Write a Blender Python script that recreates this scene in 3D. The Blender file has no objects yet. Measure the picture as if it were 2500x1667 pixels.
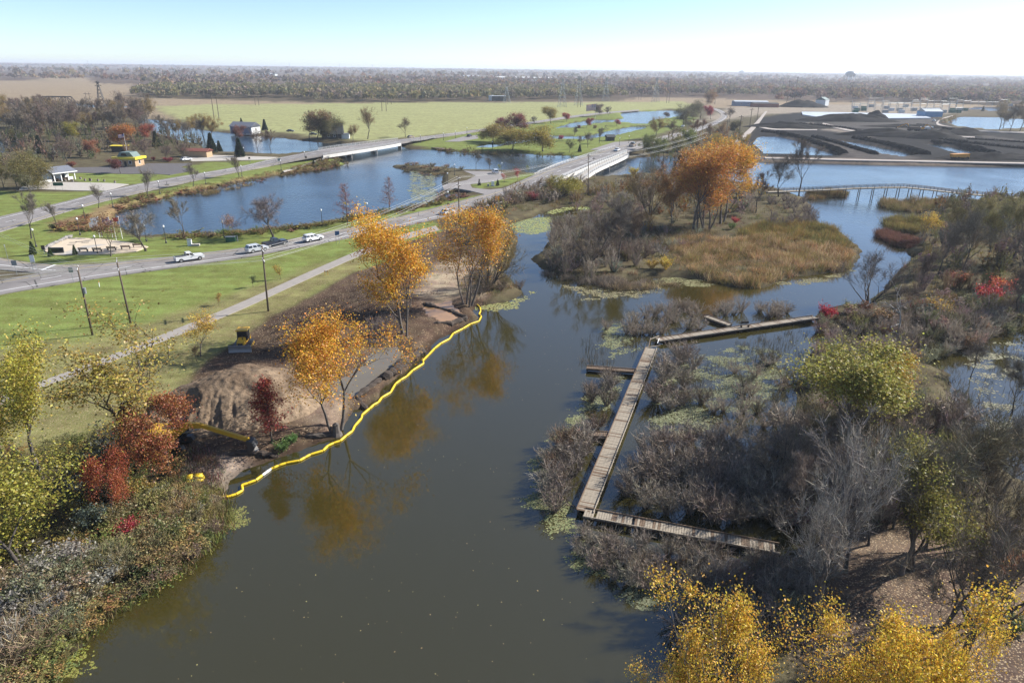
import bpy, bmesh, math, random
import numpy as np
from mathutils import Matrix, Vector
R = math.radians
SC = bpy.context.scene
COL = SC.collection
# ---------------------------------------------------------------- camera, sky, sun, exposure
F, CAMZ, ROLL = 1667.0, 40.0, R(0.72)
TH = math.atan((833.5 - 168) / F)
cd = bpy.data.cameras.new('camera'); cam = bpy.data.objects.new('camera', cd); COL.objects.link(cam)
cd.sensor_width = 36.0; cd.lens = F / 2500 * 36.0; cd.clip_start = 0.5; cd.clip_end = 90000
cam.matrix_world = Matrix.Translation((0, 0, CAMZ)) @ Matrix.Rotation(math.pi / 2 - TH, 4, 'X') @ Matrix.Rotation(ROLL, 4, 'Z')
SC.camera = cam
SUN_AZ, SUN_EL = R(22), R(33)                      # the sun stands to the right and a little ahead
sdir = Vector((math.cos(SUN_AZ) * math.cos(SUN_EL), math.sin(SUN_AZ) * math.cos(SUN_EL), math.sin(SUN_EL)))
sl = bpy.data.lights.new('sun', 'SUN'); sl.energy = 5.0; sl.angle = R(0.53); sl.color = (1.0, 0.955, 0.88)
so = bpy.data.objects.new('sun', sl); COL.objects.link(so); so.rotation_euler = sdir.to_track_quat('Z', 'Y').to_euler()
W = bpy.data.worlds.new('World'); SC.world = W; W.use_nodes = True
wn = W.node_tree.nodes; bg = wn['Background']
sky = wn.new('ShaderNodeTexSky'); sky.sky_type = 'NISHITA'; sky.sun_disc = False
sky.sun_elevation = SUN_EL; sky.sun_rotation = math.pi / 2 - SUN_AZ; sky.air_density = 0.68; sky.dust_density = 0.22; sky.ozone_density = 3.1
W.node_tree.links.new(sky.outputs[0], bg.inputs[0]); bg.inputs[1].default_value = 0.096
SC.view_settings.view_transform = 'Standard'; SC.view_settings.look = 'None'; SC.view_settings.exposure = 0.97; SC.view_settings.gamma = 1.0
SC.view_settings.use_curve_mapping = False
SC.cycles.max_bounces = 5; SC.cycles.diffuse_bounces = 2; SC.cycles.glossy_bounces = 2; SC.cycles.transmission_bounces = 3
SC.cycles.volume_bounces = 1; SC.cycles.transparent_max_bounces = 4; SC.cycles.use_denoising = True
SC.cycles.caustics_reflective = False; SC.cycles.caustics_refractive = False

# ---------------------------------------------------------------- small tools
ct, st, cr, sr = math.cos(TH), math.sin(TH), math.cos(ROLL), math.sin(ROLL)
def G(px, py, z=0.0):
    """the point at height z that the photograph shows at (px, py)"""
    u, v = (px - 1250) / F, -(py - 833.5) / F
    u, v = u * cr - v * sr, u * sr + v * cr
    d = (u, ct + v * st, -st + v * ct)
    t = (z - CAMZ) / d[2]
    return Vector((d[0] * t, d[1] * t, z))
def GP(pts, z=0.0): return [G(x, y, z).to_2d()[:] for x, y in pts]
V_ = 2500 / 2352.0
def S(pts): return [(x * V_, y * V_) for x, y in pts]

def vhash(ix, iy, s):
    n = (ix.astype(np.int64) * 374761393 + iy.astype(np.int64) * 668265263 + s * 974711) & 0x7fffffff
    n = ((n ^ (n >> 13)) * 1274126177) & 0x7fffffff
    n = n ^ (n >> 16)
    return (n & 0xffff) / 65535.0
def vnoise(x, y, sc, s=0):
    x = np.asarray(x, float) / sc; y = np.asarray(y, float) / sc
    ix = np.floor(x); iy = np.floor(y); fx = x - ix; fy = y - iy
    fx = fx * fx * (3 - 2 * fx); fy = fy * fy * (3 - 2 * fy)
    a = vhash(ix, iy, s); b = vhash(ix + 1, iy, s); c = vhash(ix, iy + 1, s); d = vhash(ix + 1, iy + 1, s)
    return (a * (1 - fx) + b * fx) * (1 - fy) + (c * (1 - fx) + d * fx) * fy
def fbm(x, y, sc, s=0, o=4):
    t = 0; a = .5
    for k in range(o): t = t + a * vnoise(x, y, sc / 2 ** k, s + 17 * k); a *= .5
    return t / (1 - .5 ** o)

class Poly:
    def __init__(self, pts):
        self.p = np.array(pts, float); self.q = np.roll(self.p, -1, 0)
        self.lo = self.p.min(0); self.hi = self.p.max(0)
    def sdf(self, x, y, far=25.0):
        """positive inside"""
        out = np.full(x.shape, -float(far))
        m = (x > self.lo[0] - far) & (x < self.hi[0] + far) & (y > self.lo[1] - far) & (y < self.hi[1] + far)
        idx = np.nonzero(m)[0]
        for k in range(0, len(idx), 20000):
            j = idx[k:k + 20000]; X = x[j][:, None]; Y = y[j][:, None]
            ax, ay, bx, by = self.p[:, 0], self.p[:, 1], self.q[:, 0], self.q[:, 1]
            ex, ey = bx - ax, by - ay
            t = np.clip(((X - ax) * ex + (Y - ay) * ey) / (ex * ex + ey * ey + 1e-9), 0, 1)
            d = np.sqrt(((X - ax - t * ex) ** 2 + (Y - ay - t * ey) ** 2).min(1))
            cross = ((ay > Y) != (by > Y)) & (X < ex * (Y - ay) / np.where(by == ay, 1e-9, by - ay) + ax)
            ins = cross.sum(1) % 2 == 1
            out[j] = np.where(ins, np.minimum(d, far), -np.minimum(d, far))
        return out

# ---------------------------------------------------------------- materials
MATS = {}
def nodes_of(name):
    m = bpy.data.materials.new(name); m.use_nodes = True; MATS[name] = m
    nt = m.node_tree; b = nt.nodes['Principled BSDF']
    return m, nt, b
def mk(nt, t, **kw):
    n = nt.nodes.new(t)
    for k, v in kw.items():
        if k.startswith('_'): n.inputs[k[1:].replace('_', ' ')].default_value = v
        else: setattr(n, k, v)
    return n
def mat(name, col, rough=.7, noise=.18, scale=2.0, metal=0.0, bump=0.0, spec=.4, coat=0.0):
    """plain painted / worn surface with a mottled tone"""
    if name in MATS: return MATS[name]
    m, nt, b = nodes_of(name)
    tc = mk(nt, 'ShaderNodeTexCoord'); nz = mk(nt, 'ShaderNodeTexNoise', _Scale=scale, _Detail=6.0)
    nt.links.new(tc.outputs['Object'], nz.inputs['Vector'])
    mx = mk(nt, 'ShaderNodeMix', data_type='RGBA')
    mx.inputs[6].default_value = (*[c * (1 - noise * 1.6) for c in col], 1); mx.inputs[7].default_value = (*[min(1, c * (1 + noise)) for c in col], 1)
    nt.links.new(nz.outputs[0], mx.inputs[0]); nt.links.new(mx.outputs[2], b.inputs['Base Color'])
    b.inputs['Roughness'].default_value = rough; b.inputs['Metallic'].default_value = metal; b.inputs['Specular IOR Level'].default_value = spec
    b.inputs['Coat Weight'].default_value = coat
    if bump:
        bp = mk(nt, 'ShaderNodeBump', _Strength=bump, _Distance=.05); nt.links.new(nz.outputs[0], bp.inputs['Height']); nt.links.new(bp.outputs[0], b.inputs['Normal'])
    return m

def leaf_mat(name, source, trans=.4, rough=.5, vary=.55):
    """leaves, needles, blades: colour from the object or from the face, each leaf its own tone, light comes through"""
    m = bpy.data.materials.new(name); m.use_nodes = True; MATS[name] = m; nt = m.node_tree; nt.nodes.clear()
    out = mk(nt, 'ShaderNodeOutputMaterial')
    at = mk(nt, 'ShaderNodeAttribute', attribute_name='rnd')
    if source == 'obj': cs = mk(nt, 'ShaderNodeObjectInfo').outputs['Color']
    else: cs = mk(nt, 'ShaderNodeAttribute', attribute_name='Col').outputs['Color']
    hs = mk(nt, 'ShaderNodeHueSaturation'); nt.links.new(cs, hs.inputs['Color'])
    r1 = mk(nt, 'ShaderNodeMapRange'); r1.inputs[3].default_value = 1 - vary; r1.inputs[4].default_value = 1 + vary
    nt.links.new(at.outputs['Fac'], r1.inputs[0]); nt.links.new(r1.outputs[0], hs.inputs['Value'])
    r2 = mk(nt, 'ShaderNodeMath', operation='MULTIPLY'); r2.inputs[1].default_value = 7.31
    nt.links.new(at.outputs['Fac'], r2.inputs[0])
    r3 = mk(nt, 'ShaderNodeMath', operation='FRACT'); nt.links.new(r2.outputs[0], r3.inputs[0])
    r4 = mk(nt, 'ShaderNodeMapRange'); r4.inputs[3].default_value = .466; r4.inputs[4].default_value = .530
    nt.links.new(r3.outputs[0], r4.inputs[0]); nt.links.new(r4.outputs[0], hs.inputs['Hue'])
    df = mk(nt, 'ShaderNodeBsdfDiffuse'); nt.links.new(hs.outputs[0], df.inputs[0])
    sh = df.outputs[0]
    if trans:
        tr = mk(nt, 'ShaderNodeBsdfTranslucent'); nt.links.new(hs.outputs[0], tr.inputs[0])
        mx = mk(nt, 'ShaderNodeMixShader'); mx.inputs[0].default_value = trans
        nt.links.new(sh, mx.inputs[1]); nt.links.new(tr.outputs[0], mx.inputs[2]); sh = mx.outputs[0]
    if rough < .6:
        gl = mk(nt, 'ShaderNodeBsdfGlossy', _Roughness=rough); gl.inputs[0].default_value = (1, 1, 1, 1)
        m2 = mk(nt, 'ShaderNodeMixShader'); m2.inputs[0].default_value = .022
        nt.links.new(sh, m2.inputs[1]); nt.links.new(gl.outputs[0], m2.inputs[2]); sh = m2.outputs[0]
    nt.links.new(sh, out.inputs[0])
    return m
leaf_mat('leaves', 'obj', .42, .5); leaf_mat('mass', 'att', .3, .9, .36); leaf_mat('woods', 'att', .3, .9, .2); leaf_mat('twigs', 'obj', 0, .9, .45); leaf_mat('reedmass', 'att', .3, .9, .35)
mat('bark', (.075, .062, .052), .9, .35, 3.0); mat('bark_pale', (.34, .32, .29), .85, .25, 4.0); mat('bark_mid', (.13, .11, .095), .9, .3, 3.0)

# ---------------------------------------------------------------- objects
def tag(o, label=None, cat=None, group=None, kind=None):
    if label: o['label'] = label
    if cat: o['category'] = cat
    if group: o['group'] = group
    if kind: o['kind'] = kind
    return o
def link(name, data, parent=None, m=None):
    o = bpy.data.objects.new(name, data); COL.objects.link(o)
    if parent is not None: o.parent = parent
    if m is not None and data is not None and not len(data.materials): data.materials.append(MATS[m] if isinstance(m, str) else m)
    return o
def thing(name, loc, rz, label, cat, group=None):
    o = bpy.data.objects.new(name, None); COL.objects.link(o); o.empty_display_size = .5
    o.location = loc; o.rotation_euler = (0, 0, rz)
    return tag(o, label, cat, group)
def copy_tree(o, parent=None):
    c = o.copy(); COL.objects.link(c); c.parent = parent
    for ch in list(o.children): copy_tree(ch, c)
    return c
def npmesh(name, Vx, Q, rnd=None, colr=None, mats=None, midx=None, smooth=False):
    """mesh from vertex array and an array of tris or quads"""
    Vx = np.ascontiguousarray(Vx, np.float32); Q = np.ascontiguousarray(Q, np.int32); k = Q.shape[1]; n = len(Q)
    me = bpy.data.meshes.new(name)
    me.vertices.add(len(Vx)); me.vertices.foreach_set('co', Vx.ravel())
    me.loops.add(n * k); me.loops.foreach_set('vertex_index', Q.ravel())
    me.polygons.add(n); me.polygons.foreach_set('loop_start', np.arange(0, n * k, k, dtype=np.int32))
    if rnd is not None:
        a = me.attributes.new('rnd', 'FLOAT', 'FACE'); a.data.foreach_set('value', np.ascontiguousarray(rnd, np.float32))
    if colr is not None:
        a = me.attributes.new('Col', 'FLOAT_COLOR', 'FACE' if len(colr) == n else 'POINT')
        c4 = np.ones((len(colr), 4), np.float32); c4[:, :3] = colr; a.data.foreach_set('color', c4.ravel())
    for m in (mats or []): me.materials.append(MATS[m] if isinstance(m, str) else m)
    if midx is not None: me.polygons.foreach_set('material_index', np.ascontiguousarray(midx, np.int32))
    if smooth: me.polygons.foreach_set('use_smooth', np.ones(n, bool))
    me.update(calc_edges=True); me.validate()
    return me
class MB:
    """collects boxes, tubes and prisms into one mesh"""
    def __init__(self): self.v = []; self.f = []
    def add(self, vs, fs):
        n = len(self.v); self.v += [tuple(v) for v in vs]; self.f += [tuple(i + n for i in f) for f in fs]; return self
    def box(self, c, s, rz=0.0, tap=(1, 1), m=None):
        x, y, z = s[0] / 2, s[1] / 2, s[2] / 2; tx, ty = tap
        vs = [(-x, -y, -z), (x, -y, -z), (x, y, -z), (-x, y, -z), (-x * tx, -y * ty, z), (x * tx, -y * ty, z), (x * tx, y * ty, z), (-x * tx, y * ty, z)]
        ca, sa = math.cos(rz), math.sin(rz)
        if m is not None: vs = [m @ Vector(v) for v in vs]
        else: vs = [(c[0] + a * ca - b * sa, c[1] + a * sa + b * ca, c[2] + d) for a, b, d in vs]
        return self.add(vs, [(0, 3, 2, 1), (4, 5, 6, 7), (0, 1, 5, 4), (1, 2, 6, 5), (2, 3, 7, 6), (3, 0, 4, 7)])
    def tube(self, a, b, r0, r1=None, n=6, cap=True):
        r1 = r0 if r1 is None else r1; a = Vector(a); b = Vector(b); d = (b - a)
        if d.length < 1e-6: return self
        d.normalize(); t = Vector((0, 0, 1)) if abs(d.z) < .9 else Vector((1, 0, 0)); u = d.cross(t).normalized(); w = d.cross(u)
        vs = []
        for p, r in ((a, r0), (b, r1)):
            for k in range(n):
                q = 2 * math.pi * k / n; vs.append(p + u * (math.cos(q) * r) + w * (math.sin(q) * r))
        fs = [(k, (k + 1) % n, n + (k + 1) % n, n + k) for k in range(n)]
        if cap: fs += [tuple(range(n - 1, -1, -1)), tuple(range(n, 2 * n))]
        return self.add(vs, fs)
    def lathe(self, prof, n=10, c=(0, 0, 0)):
        vs = [(c[0] + r * math.cos(2 * math.pi * k / n), c[1] + r * math.sin(2 * math.pi * k / n), c[2] + z) for r, z in prof for k in range(n)]
        fs = [(i * n + k, i * n + (k + 1) % n, (i + 1) * n + (k + 1) % n, (i + 1) * n + k) for i in range(len(prof) - 1) for k in range(n)]
        return self.add(vs, fs)
    def prism(self, pts, y0, y1, plane='xz'):
        """outline extruded; plane xz: along y; plane xy: along z"""
        n = len(pts); g = (lambda p, h: (p[0], h, p[1])) if plane == 'xz' else (lambda p, h: (p[0], p[1], h))
        vs = [g(p, y0) for p in pts] + [g(p, y1) for p in pts]
        return self.add(vs, [tuple(range(n)), tuple(range(2 * n - 1, n - 1, -1))] + [(k, n + k, n + (k + 1) % n, (k + 1) % n) for k in range(n)])
    def quad(self, *p): return self.add(p, [tuple(range(len(p)))])
    def mesh(self, name, m=None, smooth=False, bevel=0.0):
        me = bpy.data.meshes.new(name); me.from_pydata(self.v, [], self.f); bm = bmesh.new(); bm.from_mesh(me)
        bmesh.ops.recalc_face_normals(bm, faces=bm.faces)
        if bevel: bmesh.ops.bevel(bm, geom=[e for e in bm.edges if len(e.link_faces) == 2 and e.calc_face_angle(0) > .5], offset=bevel, segments=2, affect='EDGES', clamp_overlap=True)
        bm.to_mesh(me); bm.free()
        if m: me.materials.append(MATS[m] if isinstance(m, str) else m)
        if smooth: me.polygons.foreach_set('use_smooth', np.ones(len(me.polygons), bool))
        me.update(); return me
    def build(self, name, m, parent=None, smooth=False, bevel=0.0): return link(name, self.mesh(name, m, smooth, bevel), parent)
# ---------------------------------------------------------------- the lie of the land: water, banks, zones (outlines read off the photograph, laid on the ground)
WATER_PX = dict(
 river=S([(-500, 2500), (-200, 1720), (40, 1568), (110, 1530), (180, 1485), (190, 1440), (235, 1400), (312, 1375), (322, 1350), (400, 1318), (440, 1290), (495, 1248), (500, 1215), (535, 1200),
   (505, 1150), (522, 1100), (564, 1081), (629, 1058), (640, 1053), (696, 1036), (730, 1018), (780, 1001), (800, 972), (809, 940), (871, 898), (893, 873), (920, 860), (972, 816), (1006, 780), (1063, 751), (1085, 729), (1093, 704),
   (1115, 700), (1180, 690), (1205, 672), (1190, 655), (1160, 640), (1154, 633), (1168, 616), (1181, 592), (1190, 549), (1181, 532), (1171, 523), (1181, 511), (1229, 499), (1248, 487), (1289, 477), (1349, 475), (1368, 482), (1300, 492), (1281, 500), (1270, 511), (1265, 530), (1260, 554), (1246, 576), (1214, 595),
   (1236, 614), (1281, 633), (1349, 645), (1420, 650), (1472, 640), (1540, 636), (1640, 646), (1676, 659), (1748, 663), (1784, 649), (1820, 637), (1892, 628), (1929, 625), (1955, 621), (1972, 593), (1979, 576), (1970, 563), (1931, 534), (1883, 511), (1859, 491), (1865, 472), (1845, 458), (1944, 448), (1950, 428),
   (2352, 448), (2400, 460), (2300, 462), (2200, 462), (2140, 455), (2110, 490), (2104, 530), (2075, 578), (2100, 593), (2070, 616), (2040, 650), (1990, 700), (1930, 700), (1880, 715), (1867, 737), (1880, 752), (1990, 765), (2060, 765), (2120, 810), (2190, 812), (2258, 770), (2352, 748), (2420, 740), (2420, 1130), (2352, 1100), (2300, 1070), (2240, 1010), (2200, 940), (2180, 860), (2120, 830),
   (2000, 800), (1880, 790), (1840, 850), (1820, 950), (1790, 1050), (1800, 1150), (1850, 1230), (1800, 1300), (1720, 1400), (1650, 1480), (1600, 1560), (1620, 1720), (1750, 2500)]),
 wide=[(1290, 424), (1400, 432), (1480, 432), (1560, 425), (1650, 430), (1760, 438), (1850, 456), (1900, 462), (1955, 482), (2066, 476), (2100, 492), (2283, 484), (2360, 478), (2500, 486), (3400, 520), (3400, 420), (2500, 408), (2250, 404), (2000, 400), (1860, 396), (1750, 388), (1633, 380), (1534, 387), (1421, 381), (1389, 380), (1300, 376), (1223, 374), (1102, 370), (1056, 365), (1000, 364), (960, 352), (880, 366), (815, 386), (830, 396), (849, 402), (900, 404), (960, 404), (1000, 405), (1060, 408), (1130, 416), (1230, 418), (1270, 419)],
 pond=[(283, 522), (316, 505), (367, 492), (434, 476), (510, 459), (600, 442), (619, 436), (691, 425), (759, 417), (849, 402), (900, 398), (960, 398), (958, 410), (1000, 416), (1040, 424), (1085, 424), (1075, 445), (1080, 458), (1100, 466), (1130, 472), (1146, 470), (1120, 482), (1094, 489), (1061, 497), (985, 512), (883, 527), (755, 550), (615, 566), (541, 571), (470, 574), (403, 576), (345, 580), (322, 572), (300, 556), (276, 540)],
 inlet=[(330, 288), (404, 296), (436, 306), (500, 319), (553, 325), (602, 332), (685, 336), (740, 343), (800, 350), (851, 351), (905, 349), (960, 350), (900, 358), (800, 372), (749, 372), (683, 379), (606, 374), (542, 372), (500, 366), (489, 353), (436, 343), (372, 321), (366, 311), (340, 300)],
 west1=[(-300, 340), (0, 345), (40, 347), (50, 358), (42, 372), (0, 377), (-300, 380)], west2=[(-300, 286), (0, 288), (96, 291), (150, 296), (96, 298), (0, 296), (-300, 297)],
 far=[(-300, 243), (51, 249), (98, 252), (180, 254), (245, 256), (330, 262), (245, 264), (136, 263), (57, 257), (-300, 252)],
 ash1=[(1851, 334), (1904, 334), (1946, 345), (2000, 366), (2064, 383), (1950, 380), (1868, 377), (1838, 351)],
 ash2=[(2032, 341), (2100, 351), (2191, 368), (2242, 379), (2202, 384), (2144, 375), (2085, 357)],
 ash3=[(2255, 352), (2287, 353), (2361, 366), (2414, 383), (2372, 385), (2319, 370)],
 ash4=[(2312, 298), (2340, 287), (2419, 287), (2520, 292), (2520, 312), (2423, 317), (2393, 315), (2340, 310)],
 ash5=[(2355, 264), (2430, 262), (2600, 260), (2600, 270), (2431, 271), (2372, 268)],
 park1=[(1349, 315), (1395, 301), (1446, 294), (1500, 293), (1523, 290), (1513, 278), (1542, 272), (1674, 272), (1680, 281), (1645, 287), (1585, 295), (1583, 304), (1555, 303), (1500, 298), (1446, 303), (1393, 314)],
 park2=[(1150, 364), (1180, 354), (1230, 350), (1274, 332), (1290, 323), (1355, 332), (1404, 334), (1446, 330), (1500, 317), (1553, 309), (1579, 311), (1564, 317), (1500, 332), (1478, 334), (1423, 343), (1361, 341), (1300, 345), (1240, 356), (1200, 362)])
WATER = {k: Poly(GP(v)) for k, v in WATER_PX.items()}
PUDDLE = [Poly(GP(p, .5)) for p in ([(920, 846), (968, 844), (983, 868), (944, 903), (925, 915), (905, 927), (875, 968), (800, 962), (785, 940), (850, 915), (890, 880)], [(1033, 748), (1100, 731), (1112, 751), (1135, 770), (1088, 786), (1042, 768)])]
RIPPLED = ('wide', 'pond', 'inlet', 'west1', 'far', 'ash1', 'park1')
ROADZ = 1.25
def land(x, y, full=False):
    """ground height (water level 0)"""
    x = np.atleast_1d(np.asarray(x, float)); y = np.atleast_1d(np.asarray(y, float))
    s = np.full(x.shape, -25.0)
    for w in WATER.values(): s = np.maximum(s, w.sdf(x, y))
    s = -s + (fbm(x, y, 3.0, 5, 3) - .5) * 1.5 + (fbm(x, y, .9, 8, 2) - .5) * .5
    t = np.clip(s / 2.4, 0, 1); h = np.where(s > 0, .95 * t * t * (3 - 2 * t), np.maximum(s * .35, -1.2))
    h = h + np.clip(s / 3, 0, 1) * (fbm(x, y, 9, 3, 3) - .5) * .16
    for p in PUDDLE:
        d = p.sdf(x, y, 8) + (fbm(x, y, 2, 4, 3) - .5) * 1.2
        h = np.where(d > 0, np.minimum(h, .34), h); h = np.where((d <= 0) & (d > -2.2), np.maximum(np.minimum(h, .5 - d * .2), .34 + np.clip(-d / .7, 0, 1) * .3), h)
    return (h, s) if full else h
def P(px, py):
    """where the photograph's pixel meets the land"""
    p = G(px, py, .9); z = max(0., float(land(p.x, p.y)[0])); p = G(px, py, z); z = max(0., float(land(p.x, p.y)[0])); return Vector((p.x, p.y, z))
def height_of(base, top):
    """true height of an upright thing that stands at base and whose top the photograph shows at pixel top"""
    u, v = (top[0] - 1250) / F, -(top[1] - 833.5) / F
    u, v = u * cr - v * sr, u * sr + v * cr
    d = (u, ct + v * st, -st + v * ct)
    return CAMZ + d[2] * base.y / d[1] - base.z

LAWN, LAWN2, FIELD, TAN, DIRT, SAND, LITTER, COAL, ASH, SCRUB, GRAVEL, MUD = (.150, .180, .050), (.180, .168, .068), (.265, .268, .120), (.245, .190, .125), (.088, .060, .041), (.30, .235, .165), (.135, .098, .072), (.021, .020, .020), (.075, .066, .06), (.095, .080, .046), (.30, .27, .235), (.075, .058, .04)
ZONES = [  # outline, colour, soft edge (m), fallen leaf amount
 ([(-900, 197), (60, 198), (110, 190), (215, 190), (225, 204), (320, 206), (328, 238), (500, 243), (735, 251), (1000, 252), (1500, 248), (1560, 238), (1700, 240), (1900, 246), (2600, 258), (2600, 262), (1700, 264), (1000, 262), (380, 266), (440, 292), (370, 292), (250, 268), (-900, 262)], TAN, 14, 0),
 ([(378, 261), (500, 256), (1000, 251), (1500, 250), (1667, 248), (1720, 262), (1640, 266), (1560, 271), (1430, 281), (1290, 300), (1160, 319), (1000, 336), (905, 344), (800, 338), (700, 324), (640, 321), (560, 318), (500, 312), (440, 292), (405, 276)], FIELD, 6, 0),
 ([(1000, 341), (1160, 322), (1290, 304), (1430, 285), (1560, 270), (1700, 266), (1700, 300), (1600, 330), (1520, 345), (1425, 380), (1220, 374), (1100, 368), (1010, 355)], LAWN, 3, .05),
 ([(-300, 600), (0, 560), (260, 492), (520, 434), (680, 402), (800, 383), (850, 400), (700, 426), (430, 478), (290, 520), (270, 545), (330, 582), (620, 570), (760, 553), (985, 516), (1094, 492), (1180, 474), (1140, 490), (1000, 524), (880, 552), (600, 608), (430, 630), (280, 644), (130, 648), (0, 632), (-300, 620)], LAWN, 2, .06),
 ([(262, 500), (330, 488), (430, 466), (520, 447), (690, 417), (760, 406), (800, 398), (860, 405), (700, 428), (430, 480), (300, 518), (276, 540), (262, 552), (205, 558), (120, 568), (118, 545), (185, 528)], (.21, .15, .075), 2, .2),
 ([(-300, 440), (60, 470), (200, 470), (250, 462), (250, 480), (0, 530), (-300, 560)], LAWN, 2, .05),
 ([(140, 425), (260, 418), (420, 425), (430, 435), (335, 450), (262, 460), (185, 442)], LAWN, 1.2, .03),
 ([(400, 420), (500, 398), (620, 392), (700, 384), (660, 398), (500, 428), (420, 436)], LAWN, 1.5, .03),
 ([(1145, 452), (1185, 446), (1215, 440), (1290, 424), (1310, 424), (1240, 453), (1210, 459), (1170, 460)], LAWN, 1, .03),
 ([(-600, 840), (0, 712), (383, 655), (653, 614), (878, 572), (1060, 540), (1100, 600), (870, 665), (640, 795), (560, 852), (470, 905), (380, 960), (250, 1000), (60, 1040), (-600, 1150)], LAWN, 1.0, .07),
 ([(-600, 940), (0, 850), (220, 820), (520, 735), (880, 618), (960, 590), (900, 660), (860, 672), (640, 797), (560, 856), (470, 910), (440, 990), (330, 1050), (60, 1120), (-600, 1250)], LAWN2, 3.0, .3),
 ([(560, 846), (640, 792), (720, 745), (857, 668), (940, 640), (1000, 590), (1100, 560), (1190, 560), (1240, 660), (1230, 690), (1165, 750), (1135, 795), (1034, 870), (950, 935), (860, 1010), (770, 1090), (680, 1125), (600, 1160), (540, 1170), (480, 1190), (440, 1140), (430, 1050), (440, 980), (490, 900)], DIRT, .7, .22),
 ([(640, 795), (720, 750), (870, 700), (960, 700), (960, 790), (830, 790), (700, 870), (600, 875)], (.052, .036, .026), 2.5, .26),
 ([(1060, 650), (1130, 625), (1200, 660), (1180, 720), (1060, 735), (1000, 720)], SAND, 2, .1),
 ([(700, 930), (770, 940), (860, 985), (840, 1040), (760, 1050), (700, 1020)], (.2, .15, .11), 2, .2),
 ([(430, 1130), (540, 1120), (640, 1130), (560, 1180), (480, 1200), (430, 1180)], (.24, .19, .15), 1.5, .2),
 ([(1980, 1340), (2100, 1290), (2300, 1300), (2500, 1380), (2700, 1500), (2700, 1800), (1900, 1800), (1900, 1500)], LITTER, 3, .9),
 ([(1880, 395), (1810, 345), (1835, 318), (1850, 290), (1960, 268), (2280, 284), (2310, 300), (2330, 312), (2420, 322), (3200, 345), (3200, 412), (2500, 404), (2250, 400), (2000, 396)], COAL, 4, 0),
 ([(1760, 390), (1790, 380), (2070, 386), (2500, 398), (3200, 408), (3200, 420), (2500, 404), (2000, 395), (1860, 392)], (.13, .105, .085), 1.5, 0),
 ([(1840, 352), (1900, 330), (2090, 358), (2260, 388), (2180, 390), (2060, 384), (1940, 342)], ASH, 4, 0),
 ([(1990, 320), (2110, 316), (2290, 330), (2350, 322), (2500, 345), (2500, 350), (2380, 332), (2280, 338), (2110, 323)], ASH, 3, 0),
 ([(1900, 312), (1980, 300), (2060, 318), (2150, 330), (2130, 335), (2040, 322), (1980, 312), (1920, 318)], (.2, .17, .14), 3, 0),
 ([(2000, 300), (2280, 290), (2310, 305), (2330, 315), (2260, 322), (2060, 312)], (.075, .068, .062), 4, 0),
 ([(1780, 262), (2000, 255), (2350, 262), (2350, 275), (2250, 282), (1960, 274), (1850, 282), (1790, 290), (1700, 300)], (.26, .22, .17), 8, 0),
]
ZP = [(Poly(GP(z[0], .9)), np.array(z[1]), z[2], z[3]) for z in ZONES]

# ground sheet: fine where the picture looks closely, out to the horizon, and on behind the viewpoint
xs = np.concatenate([np.linspace(-3200, -60, 26), np.arange(-46, 2550, 6.5), np.linspace(2570, 5800, 26)])
dp = np.concatenate([[.8], np.arange(1.4, 40, 1.0), np.arange(40.5, 520, 3.0), np.arange(522, 1500, 6.0), np.linspace(1540, 2800, 20)])
U = (xs - 1250) / F; Yv = -(168 + dp - 833.5) / F
dz = -st + Yv * ct; dy = ct + Yv * st; tt = -(CAMZ - .9) / dz
gx = U[None, :] * tt[:, None]; gy = np.repeat((dy * tt)[:, None], len(xs), 1)
for yy in (4., -150., -800.):
    gx = np.vstack([gx, np.linspace(-900, 900, len(xs))[None] * (1 if yy > 0 else 2)]); gy = np.vstack([gy, np.full((1, len(xs)), yy)])
ny, nx = gx.shape; X = gx.ravel(); Y = gy.ravel()
hz, sh_ = land(X, Y, True)
inw = [None]
col = np.tile(np.array(SCRUB), (len(X), 1)) * (.75 + .5 * fbm(X, Y, 40, 31, 4))[:, None]
spk = np.zeros(len(X))
fw = fbm(X, Y, 120, 77, 3)[:, None]; far_c = np.array((.10, .072, .055)) * (.6 + .8 * fw)
fm = np.clip((Y - 700) / 500, 0, 1)[:, None]; col = col * (1 - fm) + far_c * fm
wob = (fbm(X, Y, 6, 90, 3) - .5)
for zp, c, soft, lf in ZP:
    d = zp.sdf(X, Y, max(30., soft * 3)); a = np.clip(.5 + (d + wob * soft * 2.2) / (2 * soft), 0, 1); a = a * a * (3 - 2 * a)
    col = col * (1 - a[:, None]) + c * a[:, None]; spk = spk * (1 - a) + lf * a
fs_ = np.clip(ZP[12][0].sdf(X, Y, 8) / 2, 0, 1); col = col * (1 + .38 * fs_ * np.sin((X * .86 - Y * .51) * 2.6 + fbm(X, Y, 5, 2) * 4) * (.4 + fbm(X, Y, 4, 71)))[:, None]
wet = np.clip(1 - (hz - .05) / .5, 0, 1) * (hz < .6)
near = (Y < 450)
col = col * (1 - .45 * (wet * near)[:, None]) ; spk = spk * (1 - wet)
col = np.where((hz < -.02)[:, None], np.array(MUD) * .8, col)
ii = np.arange(ny * nx).reshape(ny, nx); Q = np.stack([ii[:-1, :-1], ii[:-1, 1:], ii[1:, 1:], ii[1:, :-1]], -1).reshape(-1, 4)[:, ::-1]
m, nt, b = nodes_of('ground')
ac = mk(nt, 'ShaderNodeAttribute', attribute_name='Col'); asn = mk(nt, 'ShaderNodeAttribute', attribute_name='leaf')
tc = mk(nt, 'ShaderNodeTexCoord')
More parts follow.
